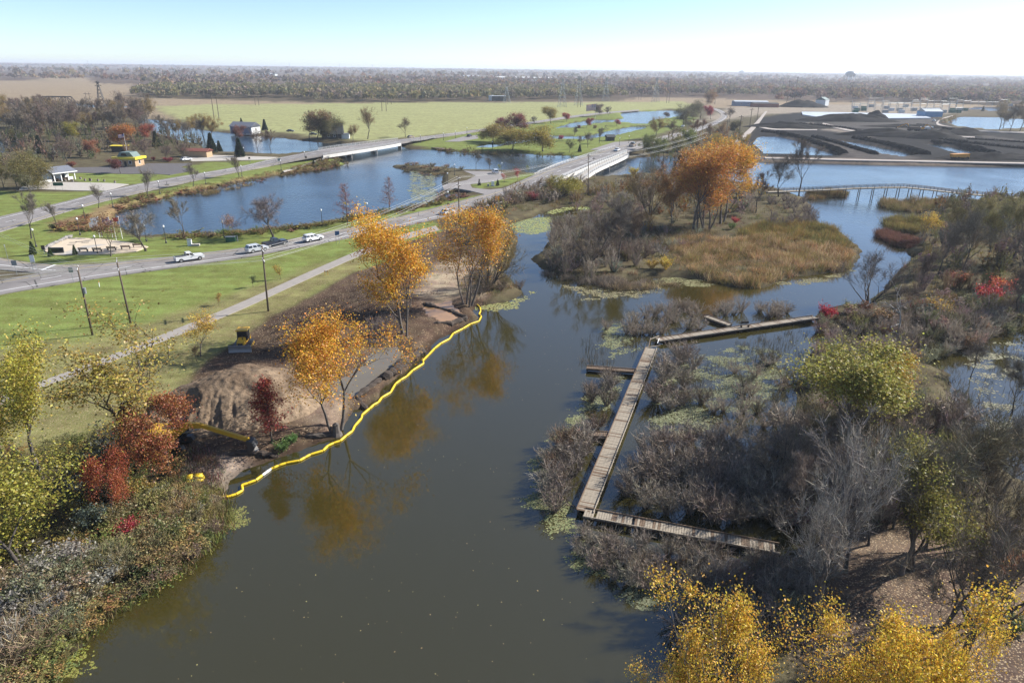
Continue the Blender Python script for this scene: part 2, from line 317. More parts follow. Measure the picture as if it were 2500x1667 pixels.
n1 = mk(nt, 'ShaderNodeTexNoise', _Scale=.35, _Detail=7.0, _Roughness=.62); n2 = mk(nt, 'ShaderNodeTexNoise', _Scale=3.2, _Detail=8.0, _Roughness=.7)
mp = mk(nt, 'ShaderNodeMapping'); mp.inputs['Rotation'].default_value = (0, 0, R(-38)); mp.inputs['Scale'].default_value = (.03, .42, 1)
n3 = mk(nt, 'ShaderNodeTexNoise', _Scale=1.0, _Detail=5.0)
nt.links.new(tc.outputs['Object'], n1.inputs[0]); nt.links.new(tc.outputs['Object'], n2.inputs[0]); nt.links.new(tc.outputs['Object'], mp.inputs[0]); nt.links.new(mp.outputs[0], n3.inputs[0])
def rng_(src, a, b2):
    r = mk(nt, 'ShaderNodeMapRange'); r.inputs[1].default_value = .3; r.inputs[2].default_value = .7; r.inputs[3].default_value = a; r.inputs[4].default_value = b2; nt.links.new(src, r.inputs[0]); return r.outputs[0]
def mul(a, b2):
    x = mk(nt, 'ShaderNodeMath', operation='MULTIPLY'); nt.links.new(a, x.inputs[0]); nt.links.new(b2, x.inputs[1]); return x.outputs[0]
vv = mul(mul(rng_(n1.outputs[0], .72, 1.28), rng_(n2.outputs[0], .72, 1.28)), rng_(n3.outputs[0], .8, 1.2))
hs = mk(nt, 'ShaderNodeHueSaturation'); nt.links.new(ac.outputs['Color'], hs.inputs['Color']); nt.links.new(vv, hs.inputs['Value'])
hr = mk(nt, 'ShaderNodeMapRange'); hr.inputs[1].default_value = .3; hr.inputs[2].default_value = .7; hr.inputs[3].default_value = .478; hr.inputs[4].default_value = .516; nt.links.new(n1.outputs[0], hr.inputs[0]); nt.links.new(hr.outputs[0], hs.inputs['Hue'])
vo = mk(nt, 'ShaderNodeTexVoronoi', _Scale=5.5); nt.links.new(tc.outputs['Object'], vo.inputs['Vector'])
sep = mk(nt, 'ShaderNodeSeparateColor'); nt.links.new(vo.outputs['Color'], sep.inputs[0])
lt = mk(nt, 'ShaderNodeMath', operation='LESS_THAN'); nt.links.new(sep.outputs[0], lt.inputs[0]); nt.links.new(asn.outputs['Fac'], lt.inputs[1])
l2 = mk(nt, 'ShaderNodeMath', operation='LESS_THAN'); nt.links.new(vo.outputs['Distance'], l2.inputs[0]); l2.inputs[1].default_value = .36
lm = mul(lt.outputs[0], l2.outputs[0])
cr_ = mk(nt, 'ShaderNodeValToRGB'); nt.links.new(sep.outputs[1], cr_.inputs[0])
cr_.color_ramp.elements[0].color = (.22, .14, .08, 1); cr_.color_ramp.elements[1].color = (.42, .33, .22, 1)
mx = mk(nt, 'ShaderNodeMix', data_type='RGBA'); nt.links.new(lm, mx.inputs[0]); nt.links.new(hs.outputs[0], mx.inputs[6]); nt.links.new(cr_.outputs[0], mx.inputs[7]); nt.links.new(mx.outputs[2], b.inputs['Base Color'])
bp = mk(nt, 'ShaderNodeBump', _Strength=.55, _Distance=.12); nt.links.new(n2.outputs[0], bp.inputs['Height']); nt.links.new(bp.outputs[0], b.inputs['Normal'])
b.inputs['Roughness'].default_value = .95; b.inputs['Specular IOR Level'].default_value = .04
rough = np.zeros(len(X))
for k in (11, 12):
    d = ZP[k][0].sdf(X, Y, 8); rough = np.maximum(rough, np.clip(d / 2, 0, 1))
# wheel and track furrows run along the worked strip, and the soil is lumpy
fur = np.sin((X * .86 - Y * .51) * 4.2 + fbm(X, Y, 3, 2) * 3) * .06 * np.clip(ZP[12][0].sdf(X, Y, 8) / 2, 0, 1)
lump = (fbm(X, Y, 1.6, 61, 3) - .5) * .5 * rough + fur
Zg = np.where(hz > .1, hz + lump * np.clip(hz * 1.5 - .3, 0, 1), hz)
# low rise far away under the woods
Zg = Zg + np.clip((Y - 2500) / 6000, 0, 1) ** 1.2 * 12
me = npmesh('ground', np.stack([X, Y, Zg], 1), Q, colr=col, mats=['ground'], smooth=True)
al = me.attributes.new('leaf', 'FLOAT', 'POINT'); al.data.foreach_set('value', spk.astype(np.float32))
ground = link('ground', me); tag(ground, kind='structure')

# water sheet with its own state of ripple
xs2, dp2 = xs[::4], np.concatenate([dp[:40:2], dp[40::5]])
Yv = -(168 + dp2 - 833.5) / F; tt = -CAMZ / (-st + Yv * ct)
wx = ((xs2 - 1250) / F)[None, :] * tt[:, None]; wy = np.repeat(((ct + Yv * st) * tt)[:, None], len(xs2), 1)
ny2, nx2 = wx.shape; WX, WY = wx.ravel(), wy.ravel()
rip = np.zeros(len(WX))
for k in RIPPLED: rip = np.maximum(rip, np.clip(.35 + WATER[k].sdf(WX, WY, 30) / 14, 0, 1))
rip = np.where(WY > 430, 1, rip); rip = np.maximum(rip, .55 * np.clip((WY - 150) / 50, 0, 1) * (WX > 30))
ii = np.arange(ny2 * nx2).reshape(ny2, nx2); Q = np.stack([ii[:-1, :-1], ii[:-1, 1:], ii[1:, 1:], ii[1:, :-1]], -1).reshape(-1, 4)[:, ::-1]
m, nt, b = nodes_of('water')
ar = mk(nt, 'ShaderNodeAttribute', attribute_name='ripple'); tc = mk(nt, 'ShaderNodeTexCoord')
mp = mk(nt, 'ShaderNodeMapping'); mp.inputs['Rotation'].default_value = (0, 0, R(20)); mp.inputs['Scale'].default_value = (1, .45, 1)
nt.links.new(tc.outputs['Object'], mp.inputs[0])
w1 = mk(nt, 'ShaderNodeTexNoise', _Scale=.9, _Detail=4.0, _Roughness=.6); nt.links.new(mp.outputs[0], w1.inputs[0])
w2 = mk(nt, 'ShaderNodeTexNoise', _Scale=.05, _Detail=3.0); nt.links.new(tc.outputs['Object'], w2.inputs[0])
sm = mk(nt, 'ShaderNodeMapRange'); sm.inputs[3].default_value = .03; sm.inputs[4].default_value = .55; nt.links.new(ar.outputs['Fac'], sm.inputs[0])
sg = mk(nt, 'ShaderNodeMapRange'); sg.inputs[1].default_value = .35; sg.inputs[2].default_value = .65; sg.inputs[3].default_value = .45; sg.inputs[4].default_value = 1.2; nt.links.new(w2.outputs[0], sg.inputs[0])
ss = mk(nt, 'ShaderNodeMath', operation='MULTIPLY'); nt.links.new(sm.outputs[0], ss.inputs[0]); nt.links.new(sg.outputs[0], ss.inputs[1])
bp = mk(nt, 'ShaderNodeBump', _Distance=.35); nt.links.new(w1.outputs[0], bp.inputs['Height']); nt.links.new(ss.outputs[0], bp.inputs['Strength']); nt.links.new(bp.outputs[0], b.inputs['Normal'])
rr = mk(nt, 'ShaderNodeMapRange'); rr.inputs[3].default_value = .05; rr.inputs[4].default_value = .16; nt.links.new(ar.outputs['Fac'], rr.inputs[0]); nt.links.new(rr.outputs[0], b.inputs['Roughness'])
wc = mk(nt, 'ShaderNodeMix', data_type='RGBA'); wc.inputs[6].default_value = (.036, .031, .008, 1); wc.inputs[7].default_value = (.014, .028, .045, 1); nt.links.new(ar.outputs['Fac'], wc.inputs[0]); nt.links.new(wc.outputs[2], b.inputs['Base Color'])  # murky olive where calm; rippled water tinted blue, sky reflection put into the colour
b.inputs['IOR'].default_value = 1.75; b.inputs['Specular IOR Level'].default_value = .68
me = npmesh('water', np.stack([WX, WY, np.zeros(len(WX))], 1), Q, mats=['water'], smooth=True)
al = me.attributes.new('ripple', 'FLOAT', 'POINT'); al.data.foreach_set('value', rip.astype(np.float32))
tag(link('water', me), kind='structure')
mat('mud_water', (.34, .20, .095), .2, .15, .5, spec=.4); mat('grey_water', (.16, .135, .095), .1, .12, .3, spec=.5)
for p, mm in zip(PUDDLE, ('grey_water', 'mud_water')):
    c = p.p.mean(0); q = c + (p.p - c) * 1.1
    mb = MB(); mb.quad(*[(x, y, .42) for x, y in q]); o = mb.build('puddle_water', mm); tag(o, kind='structure')
# ---------------------------------------------------------------- plants: each kind grown once, then copied and turned
def rv(rng): 
    v = Vector((rng.gauss(0, 1), rng.gauss(0, 1), rng.gauss(0, 1))); return v.normalized()
def grow(rng, p, d, L, r, lev, prm, segs, tips):
    n = 3 if lev < 2 else 2
    for k in range(n):
        d = (d + rv(rng) * prm['wig'] + Vector((0, 0, prm['up'])) * (.12 if lev else .05)).normalized()
        q = p + d * (L / n); r1 = r * (.86 if n == 3 else .75)
        segs.append((p, q, r, r1, lev)); p, r = q, r1
        if lev >= prm['lv'] - 2: tips.append((p.copy(), d.copy(), lev))
        if lev < prm['lv'] and k < n - 1 and rng.random() < prm['side']:
            a = (d + rv(rng) * prm['spr'] * 1.3 + Vector((0, 0, prm['up'] * .4))).normalized(); grow(rng, p, a, L * rng.uniform(.5, .75), r * .6, lev + 1, prm, segs, tips)
    if lev < prm['lv']:
        for k in range(prm['kids'] if lev else prm['main']):
            w = rv(rng); w = (w - d * w.dot(d)).normalized()
            a = (d + w * prm['spr'] * rng.uniform(.55, 1.25) + Vector((0, 0, prm['up'] * .5))).normalized()
            grow(rng, p, a, L * rng.uniform(.62, .88) * (prm.get('limb', 1.) if lev == 0 else 1), r * rng.uniform(.55, .78), lev + 1, prm, segs, tips)
    else: tips.append((p.copy(), d.copy(), lev))
def tubes(segs, minr=.012):
    Vs, Qs = [], []
    n0 = 0
    for a, b, r0, r1, lev in segs:
        n = 6 if r0 > .12 else (4 if r0 > .05 else 3)
        d = (b - a).normalized(); t = Vector((0, 0, 1)) if abs(d.z) < .9 else Vector((1, 0, 0)); u = d.cross(t).normalized(); w = d.cross(u)
        for p, r in ((a, max(r0, minr)), (b, max(r1, minr))):
            for k in range(n):
                q = 2 * math.pi * k / n; Vs.append(p + u * (math.cos(q) * r) + w * (math.sin(q) * r))
        for k in range(n): Qs.append((n0 + k, n0 + (k + 1) % n, n0 + n + (k + 1) % n, n0 + n + k))
        n0 += 2 * n
    return np.array([v[:] for v in Vs]), np.array(Qs)
def ribbons(nr, P0, D, L, w0):
    """thin tapering twigs as flat quads"""
    n = len(P0); D = D / np.linalg.norm(D, axis=1)[:, None]; a = nr.normal(size=(n, 3)); s = np.cross(D, a); s /= np.linalg.norm(s, axis=1)[:, None] + 1e-9
    w = w0[:, None] / 2; mid = P0 + D * L[:, None]
    Vx = np.stack([P0 - s * w, P0 + s * w, mid + s * w * .35, mid - s * w * .35], 1).reshape(-1, 3)
    return Vx, np.arange(4 * n).reshape(n, 4)
def cards(nr, C, size, flat=.25):
    """leaf faces with random lie, a little more often facing up"""
    n = len(C); N = nr.normal(size=(n, 3)); N[:, 2] = np.abs(N[:, 2]) + flat; N /= np.linalg.norm(N, axis=1)[:, None]
    a = nr.normal(size=(n, 3)); u = np.cross(N, a); u /= np.linalg.norm(u, axis=1)[:, None] + 1e-9; v = np.cross(N, u)
    s = size[:, None] / 2; Vx = np.stack([C - u * s, C - v * s * .62, C + u * s, C + v * s * .62], 1).reshape(-1, 3)
    return Vx, np.arange(4 * n).reshape(n, 4)
PROTO = {}
def proto_tree(key, seed, H, prm, leaves=0, lsize=.3, lspread=.9, twigs=0, tl=.9, tw=.035, bare_low=0.0, stems=1, bark='bark', lump=0.0, trunk_r=None, hang=0.0, leaf_r=None):
    rng = random.Random(seed); nr = np.random.default_rng(seed); segs, tips = [], []
    L0 = H * prm['clear']; r0 = trunk_r or H * .017
    for s in range(stems):
        if stems > 1:
            a = 2 * math.pi * (s + rng.random() * .6) / stems; p = Vector((math.cos(a), math.sin(a), 0)) * (.25 + .02 * H); d = Vector((math.cos(a) * prm['fan'], math.sin(a) * prm['fan'], 1)).normalized(); rr = r0 * rng.uniform(.55, .95)
        else: p = Vector((0, 0, -.1)); d = Vector((rng.gauss(0, .05), rng.gauss(0, .05), 1)).normalized(); rr = r0
        if stems == 1: segs.append((Vector((0, 0, -.3)), Vector((0, 0, .25)), r0 * 1.5, r0 * 1.05, 0))
        grow(rng, p, d, L0, rr, 0, prm, segs, tips)
    top = max(t[0].z for t in tips); f = H / top
    segs = [(a * f, b * f, r * 1., q * 1., l) for a, b, r, q, l in segs]; tips = [(p * f, d, l) for p, d, l in tips]
    T = np.array([t[0][:] for t in tips]); D = np.array([t[1][:] for t in tips])
    tv, tq = tubes(segs, .014)
    out = dict(H=H, trunk=npmesh('trunk', tv, tq, mats=[bark], smooth=True))
    ok = T[:, 2] > bare_low * H; T, D = T[ok], D[ok]
    CV, CQ, n0 = [], [], 0
    if leaves:
        w = np.ones(len(T))
        if lump: w = np.clip(vnoise(T[:, 0] * 1.3 + T[:, 2], T[:, 1] * 1.3 - T[:, 2] * .7, 2.2, seed) - lump, .02, 1) ** 1.5
        k = nr.choice(len(T), leaves, p=w / w.sum()); C = T[k] + nr.normal(size=(leaves, 3)) * lspread * np.array([1, 1, .8]) * nr.random((leaves, 1)) ** .5
        if hang: C[:, 2] -= nr.random(leaves) ** 1.5 * hang
        C[:, 2] = np.maximum(C[:, 2], .4)
        v, q = cards(nr, C, lsize * nr.uniform(.6, 1.35, leaves)); CV.append(v); CQ.append(q); n0 += len(v)
    if twigs:
        k = nr.integers(0, len(T), twigs); dd = D[k] + nr.normal(size=(twigs, 3)) * .75; dd[:, 2] += .25
        v, q = ribbons(nr, T[k] + nr.normal(size=(twigs, 3)) * .12, dd, tl * nr.uniform(.4, 1.25, twigs), tw * nr.uniform(.6, 1.4, twigs)); CV.append(v); CQ.append(q + n0)
    if CV:
        CV = np.concatenate(CV); CQ = np.concatenate(CQ); out['crown'] = npmesh('crown', CV, CQ, rnd=nr.random(len(CQ)), mats=['leaves' if leaves else 'twigs'])
    PROTO[key] = out; return out
B = dict(wig=.16, up=.25, side=.35, spr=.62, kids=2, main=4, lv=4, clear=.26, fan=.18, limb=1.0)
def prm(**k): return {**B, **k}
# cottonwoods, golden; one with an open grey skeleton and thin leaf; round dense maple; oaks; willows
proto_tree('cotton1', 3, 18, prm(main=4, spr=.5, up=.4, clear=.27), 18000, .26, 1.1, bare_low=.2, stems=2, lump=.12, bark='bark_mid', trunk_r=.34)
proto_tree('cotton2', 8, 17, prm(main=3, spr=.52, up=.35, clear=.3, fan=.22), 13000, .25, 1.0, bare_low=.38, stems=4, lump=.2, bark='bark_mid', trunk_r=.24)
proto_tree('cotton3', 11, 16, prm(main=4, spr=.75, up=.2, clear=.22), 17000, .25, 1.05, bare_low=.18, stems=2, lump=.12, bark='bark_mid', trunk_r=.28)
proto_tree('spread1', 21, 13, prm(main=4, spr=.7, up=.2, clear=.2, kids=2, fan=.5), 7000, .33, .95, bare_low=.12, stems=1, lump=.25, bark='bark_mid', trunk_r=.3)
proto_tree('open1', 27, 17, prm(main=5, spr=.66, up=.16, clear=.22, kids=2, side=.45), 6500, .22, .8, bare_low=.16, lump=.24, bark='bark', trunk_r=.36, stems=1)
proto_tree('maple1', 31, 12, prm(main=5, spr=.8, up=.1, clear=.18, kids=3, lv=4, side=.4), 25000, .21, 1.1, lump=.08, bare_low=.08)
proto_tree('maple2', 35, 9, prm(main=5, spr=.7, up=.15, clear=.18, kids=2), 9000, .28, .95, lump=.12, bare_low=.1)
proto_tree('oak1', 41, 8, prm(main=5, spr=.75, up=.08, clear=.22, kids=3, side=.5), 14000, .185, .7, lump=.18, bare_low=.08)
proto_tree('poplar1', 44, 13, prm(main=4, spr=.5, up=.4, clear=.25), 14000, .215, .85, lump=.25, bare_low=.12, bark='bark_mid')
proto_tree('poplar2', 46, 11, prm(main=5, spr=.6, up=.35, clear=.18), 16000, .19, .85, lump=.28, bare_low=.08, bark='bark_mid')
proto_tree('willow1', 51, 10, prm(main=5, spr=.85, up=-.05, clear=.22, kids=2), 11000, .30, .95, lump=.06, hang=3.2, bare_low=.1)
proto_tree('near1', 53, 12, prm(main=4, spr=.5, up=.45, clear=.22), 17000, .125, .55, lump=.38, bare_low=.1, bark='bark_mid')
proto_tree('near2', 57, 12, prm(main=5, spr=.6, up=.35, clear=.2), 17000, .125, .55, lump=.36, bare_low=.1, bark='bark_mid')
proto_tree('young1', 61, 4, prm(main=4, spr=.5, up=.3, clear=.4, lv=3), 700, .22, .35, bare_low=.2, bark='bark_mid', trunk_r=.06)
proto_tree('thin1', 64, 8, prm(main=4, spr=.55, up=.25, clear=.25), 2600, .2, .6, bare_low=.15, bark='bark_mid', trunk_r=.11)
# bare trees
for i, (sd, kw) in enumerate(((71, dict(main=4, spr=.5, up=.3, clear=.28)), (73, dict(main=5, spr=.62, up=.25, clear=.22, kids=3)), (77, dict(main=3, spr=.4, up=.4, clear=.38)))):
    proto_tree('bare%d' % (i + 1), sd, 12, prm(**kw), twigs=4200, tl=1.0, tw=.03, bark='bark', trunk_r=.2)
proto_tree('barespread1', 81, 9, prm(main=6, spr=.9, up=.12, clear=.12, kids=3, side=.4), twigs=5200, tl=.9, tw=.028, trunk_r=.22)
proto_tree('multistem1', 84, 12, prm(main=2, spr=.4, up=.3, clear=.4, fan=.5), twigs=4200, tl=1.1, tw=.03, stems=6, trunk_r=.22)
proto_tree('multistem2', 86, 11, prm(main=2, spr=.45, up=.22, clear=.4, fan=.75), twigs=4200, tl=1.1, tw=.03, stems=7, trunk_r=.2)
proto_tree('palebare1', 91, 15, prm(main=3, spr=.42, up=.3, clear=.5, kids=2, side=.45, fan=.08), twigs=4200, tl=1.0, tw=.026, stems=2, bare_low=.3, trunk_r=.4, bark='bark_mid')
proto_tree('snag1', 95, 8, prm(main=3, spr=.9, up=0, clear=.5, kids=1, lv=2), twigs=60, tl=.8, tw=.05, trunk_r=.16, bark='bark_pale')
def conical(key, seed, H, leaves, bark='bark', tw=1600, lsz=.25, lowleaf=False):
    """one straight stem with level side branches"""
    rng = random.Random(seed); nr = np.random.default_rng(seed); segs, T = [], []
    for k in range(8): segs.append((Vector((0, 0, H * k / 8)), Vector((0, 0, H * (k + 1) / 8)), .16 * (1 - k / 8.5) * H / 11, .16 * (1 - (k + 1) / 8.5) * H / 11, 0))
    for k in range(46):
        z = H * (.22 + .74 * k / 46); a = rng.uniform(0, 6.28); L = (H * .34) * (1 - (z / H - .2) * 1.0) * rng.uniform(.7, 1.1); d = Vector((math.cos(a), math.sin(a), rng.uniform(-.05, .35) + .5 * (z / H)))
        p = Vector((0, 0, z)); r = .045
        for j in range(3):
            d = (d + rv(rng) * .14).normalized(); q = p + d * L / 3; segs.append((p, q, r, r * .7, 2)); p, r = q, r * .7
            for t in range(4): T.append((p + rv(rng) * .25)[:])
    T = np.array(T); tv, tq = tubes(segs, .012); out = dict(H=H, trunk=npmesh('trunk', tv, tq, mats=[bark], smooth=True))
    dd = nr.normal(size=(tw, 3)) * .5; k = nr.integers(0, len(T), tw); dd += T[k] * np.array([.25, .25, 0]); v, q = ribbons(nr, T[k], dd, nr.uniform(.3, .9, tw), nr.uniform(.02, .045, tw))
    if leaves:
        kk = nr.integers(0, len(T), leaves)
        if lowleaf: kk = kk[nr.random(leaves) > np.clip(T[kk][:, 2] / H * 1.3 - .1, 0, 1)]
        v2, q2 = cards(nr, T[kk] + nr.normal(size=(len(kk), 3)) * .3, lsz * nr.uniform(.6, 1.3, len(kk))); v = np.concatenate([v, v2]); q = np.concatenate([q, q2 + len(v) - len(v2)])
    out['crown'] = npmesh('crown', v, q, rnd=nr.random(len(q)), mats=['leaves']); PROTO[key] = out
conical('pinoak1', 101, 11, 1500, lowleaf=True); conical('redoak1', 103, 8.5, 3400, tw=900, lsz=.24)
def conifer(key, seed, H, n=900):
    nr = np.random.default_rng(seed); z = H * (.06 + .92 * nr.random(n) ** 1.25); rad = (H - z) * .30 * (.35 + .65 * nr.random(n) ** .4); a = nr.random(n) * 6.283
    tier = np.abs(((z / H * 11) % 1) - .5); rad *= (.75 + .5 * tier)
    C = np.stack([np.cos(a) * rad, np.sin(a) * rad, z], 1); D = np.stack([np.cos(a), np.sin(a), np.full(n, -.35)], 1) + nr.normal(size=(n, 3)) * .2
    v, q = ribbons(nr, C - D * .15 * H / 8, D, np.full(n, .085 * H) * nr.uniform(.6, 1.3, n), np.full(n, .07 * H) * nr.uniform(.6, 1.2, n))
    mb = MB(); mb.tube((0, 0, -.1), (0, 0, H * .95), .02 * H, .004, 6)
    PROTO[key] = dict(H=H, trunk=mb.mesh('trunk', 'bark'), crown=npmesh('crown', v, q, rnd=nr.random(n), mats=['leaves']))
conifer('spruce1', 111, 8, 2200); conifer('spruce2', 112, 3, 800)
def shrub(key, seed, H, W, stems, twn, leaves=0, lsz=.2, wid=.03):
    nr = np.random.default_rng(seed)
    a = nr.random(stems) * 6.283; e = nr.random(stems) ** .6; D = np.stack([np.cos(a) * e * W / H, np.sin(a) * e * W / H, np.ones(stems)], 1); Lm = H * nr.uniform(.65, 1.1, stems) / np.maximum(np.linalg.norm(D, axis=1) * .75, 1)
    P0 = np.stack([np.cos(a) * .3, np.sin(a) * .3, np.zeros(stems)], 1) * nr.random((stems, 1)) * W * .5; Dn = D / np.linalg.norm(D, axis=1)[:, None]
    v1, q1 = ribbons(nr, P0, D, Lm, np.full(stems, wid * 1.5))
    k = nr.integers(0, stems, twn); f = nr.random(twn) ** .6; pp = P0[k] + Dn[k] * (Lm[k] * (.2 + .8 * f))[:, None]; td = Dn[k] + nr.normal(size=(twn, 3)) * .6
    tl = nr.uniform(.25, .8, twn) * H * .42; v2, q2 = ribbons(nr, pp, td, tl, wid * nr.uniform(.5, 1.1, twn))
    v = np.concatenate([v1, v2]); q = np.concatenate([q1, q2 + len(v1)])
    lf = np.zeros(len(q), bool)
    if leaves:
        k2 = nr.integers(0, twn, leaves); C = pp[k2] + td[k2] * (tl[k2] * nr.random(leaves))[:, None] + nr.normal(size=(leaves, 3)) * .12; C[:, 2] = np.maximum(C[:, 2], .1)
        v3, q3 = cards(nr, C, lsz * nr.uniform(.6, 1.3, leaves)); q = np.concatenate([q, q3 + len(v)]); v = np.concatenate([v, v3]); lf = np.concatenate([lf, np.ones(len(q3), bool)])
    PROTO[key] = dict(H=H, v=v, q=q, lf=lf, whole=npmesh('shrub', v, q, rnd=nr.random(len(q)), mats=['twigs', 'leaves'], midx=lf.astype(int)) if not leaves else npmesh('shrub', v, q, rnd=nr.random(len(q)), mats=['leaves']))
for i in range(4): shrub('bs%d' % i, 120 + i, 2.2, 1.7, 60, 950, wid=.034)
for i in range(2): shrub('bsl%d' % i, 126 + i, 2.2, 1.6, 34, 270, wid=.05)
for i in range(3): shrub('ls%d' % i, 130 + i, 2.0, 1.5, 30, 300, 1100, .2)
for i in range(2): shrub('lsl%d' % i, 136 + i, 2.0, 1.6, 10, 90, 300, .3)
for i in range(2): shrub('bsf%d' % i, 150 + i, 2.2, 1.6, 18, 130, wid=.085)
for i in range(2): shrub('lsf%d' % i, 153 + i, 2.0, 1.6, 6, 34, 120, .46, wid=.06)
for i in range(3): shrub('lsm%d' % i, 145 + i, 2.0, 1.6, 12, 70, 400, .16, wid=.03)
for i in range(2): shrub('tw%d' % i, 140 + i, 4.5, 1.6, 26, 420, wid=.04)      # tall upright saplings
def mass(name, label, cat, items, m='mass'):
    """many small plants nobody could count, one object.  items: (proto, x, y, z, scale xy, scale z, colour)"""
    VV, QQ, CC, RR = [], [], [], []; n0 = 0; nr = np.random.default_rng(len(items) + 5)
    for key, x, y, z, sx, sz, c in items:
        pr = PROTO[key]; v = pr['v']; a = nr.random() * 6.283; ca, sa = math.cos(a), math.sin(a)
        VV.append(np.stack([(v[:, 0] * ca - v[:, 1] * sa) * sx + x, (v[:, 0] * sa + v[:, 1] * ca) * sx + y, v[:, 2] * sz + z], 1).astype(np.float32)); QQ.append(pr['q'] + n0); n0 += len(v)
        RR.append(nr.random(len(pr['q']))); cc = np.tile(np.array(c, np.float32), (len(pr['q']), 1)); CC.append(cc)
    me = npmesh(name, np.concatenate(VV), np.concatenate(QQ), rnd=np.concatenate(RR), colr=np.concatenate(CC), mats=[m])
    return tag(link(name, me), label, cat, kind='stuff')
ORANGE, GOLD, YELL, YGRN, OLIVE, GREEN, RED, RUST, BROWN, GREY, DKGRN, PURP, CRIM = (.63, .345, .036), (.60, .36, .04), (.60, .40, .06), (.34, .30, .05), (.19, .165, .05), (.085, .12, .035), (.26, .05, .025), (.30, .115, .04), (.17, .11, .065), (.20, .172, .138), (.03, .05, .03), (.185, .135, .112), (.34, .03, .035)
_ti = [0]
def plant(kind, base, top, colr, label, cat='tree', group=None, name=None, H=None, wide=1.0, rz=None, bark=None):
    """one tree: base and top pixel fix place and height"""
    pr = PROTO[kind]; p = P(*base); h = H or max(.5, height_of(p, top)); s = h / pr['H']; _ti[0] += 1; rng = random.Random(_ti[0] * 7 + 1)
    if name is None: name = {'bare': 'bare_tree', 'spruce': 'spruce_tree', 'maple': 'maple_tree', 'cotton': 'cottonwood_tree', 'willow': 'willow_tree', 'snag': 'dead_tree', 'pinoak': 'oak_tree', 'redoak': 'oak_tree', 'oak': 'oak_tree', 'multistem': 'bare_tree', 'palebare': 'bare_tree', 'barespread': 'bare_tree', 'young': 'young_tree', 'poplar': 'poplar_tree'}.get(kind.rstrip('0123456789'), 'tree')
    e = thing(name, (p.x, p.y, p.z), rng.uniform(0, 6.28) if rz is None else rz, label, cat, group); e.scale = (s * wide, s * wide, s)
    o = link('trunk', pr['trunk'], e)
    if bark: o.material_slots[0].link = 'OBJECT'; o.material_slots[0].material = MATS[bark]
    f_ = rng.uniform(.92, 1.08)
    if 'crown' in pr: o = link('crown', pr['crown'], e); o.color = (*[c * f_ * rng.uniform(.97, 1.03) for c in colr], 1)
    return e
def bush(kind, p, H, colr, label, group=None, wide=1.0, name='shrub', cat='shrub'):
    pr = PROTO[kind]; s = H / pr['H']; _ti[0] += 1; rng = random.Random(_ti[0] * 3 + 2)
    o = link(name, pr['whole']); o.location = (p[0], p[1], p[2] - .05); o.scale = (s * wide, s * wide, s); o.rotation_euler = (0, 0, rng.uniform(0, 6.28)); f_ = rng.uniform(.82, 1.18); o.color = (*[c * f_ * rng.uniform(.97, 1.03) for c in colr], 1)
    return tag(o, label, cat, group)
def inside(pts, n, seed, mind=0.0):
    """n random ground points inside a pixel outline"""
    pg = Poly(GP(pts, .5)); nr = np.random.default_rng(seed); out = []
    for _ in range(60):
        x = nr.uniform(pg.lo[0], pg.hi[0], n * 4); y = nr.uniform(pg.lo[1], pg.hi[1], n * 4); ok = pg.sdf(x, y, 5) > 0
        for a, b2 in zip(x[ok], y[ok]):
            if mind and any((a - c[0]) ** 2 + (b2 - c[1]) ** 2 < mind * mind for c in out): continue
            out.append((a, b2))
            if len(out) >= n: break
        if len(out) >= n: break
    if not out: return []
    A = np.array(out); z = np.maximum(land(A[:, 0], A[:, 1]), 0.0)
    return [(a, b2, c) for (a, b2), c in zip(out, z)]
# ---------------------------------------------------------------- trees and shrubs of the place
T = plant
T('cotton1', (985, 818), (955, 518), ORANGE, 'tall golden cottonwood on the dug soil beside the puddle', wide=.95)
T('cotton2', (1142, 745), (1130, 505), ORANGE, 'golden cottonwood clump with slim grey trunks at the end of the boom')
T('multistem1', (1195, 705), (1205, 535), (.24, .18, .08), 'leaning dark trunked tree clump with thin olive twigs on the channel bank', wide=.9)
T('cotton3', (820, 1055), (800, 775), ORANGE, 'golden tree leaning over the boom from its stump in the water', wide=1.0)
T('redoak1', (665, 1085), (685, 925), RED, 'dark red oak sapling between the soil heap and the boom')
T('oak1', (415, 1168), (412, 985), RUST, 'dense rusty red tree in front of the excavator', wide=.95)
T('oak1', (285, 1285), (275, 1115), (.33, .10, .035), 'orange red small tree below the dark leaved shrub', wide=.52)
T('open1', (325, 1140), (285, 752), (.36, .27, .055), 'large open tree with dark limbs and sparse yellow leaves', wide=1.35)
T('poplar1', (100, 1170), (75, 850), (.38, .32, .05), 'yellow green poplar at the picture edge above the round maple')
T('maple1', (70, 1405), (60, 1110), (.31, .27, .045), 'round green and gold maple on the lower river bank', wide=1.25)
T('thin1', (490, 870), (485, 768), YELL, 'small pale yellow tree beside the footpath near the bulldozer', wide=1.2)
T('bare2', (482, 885), (478, 850), BROWN, 'tiny bare sapling beside the pale yellow tree', H=2.6)
T('thin1', (15, 1130), (-20, 930), (.45, .3, .05), 'orange yellow tree cut by the picture edge')
for i, (b, t) in enumerate((((534, 746), (534, 718)), ((686, 682), (686, 648)), ((618, 700), (618, 672)))):
    T('young1', b, t, ((.42, .26, .05), (.42, .28, .05), GREEN)[i], ('yellow staked sapling on the lawn nearest the footpath', 'yellow sapling on the lawn behind the tallest near utility pole', 'nearly leafless sapling on the mown lawn')[i], name='young_tree')
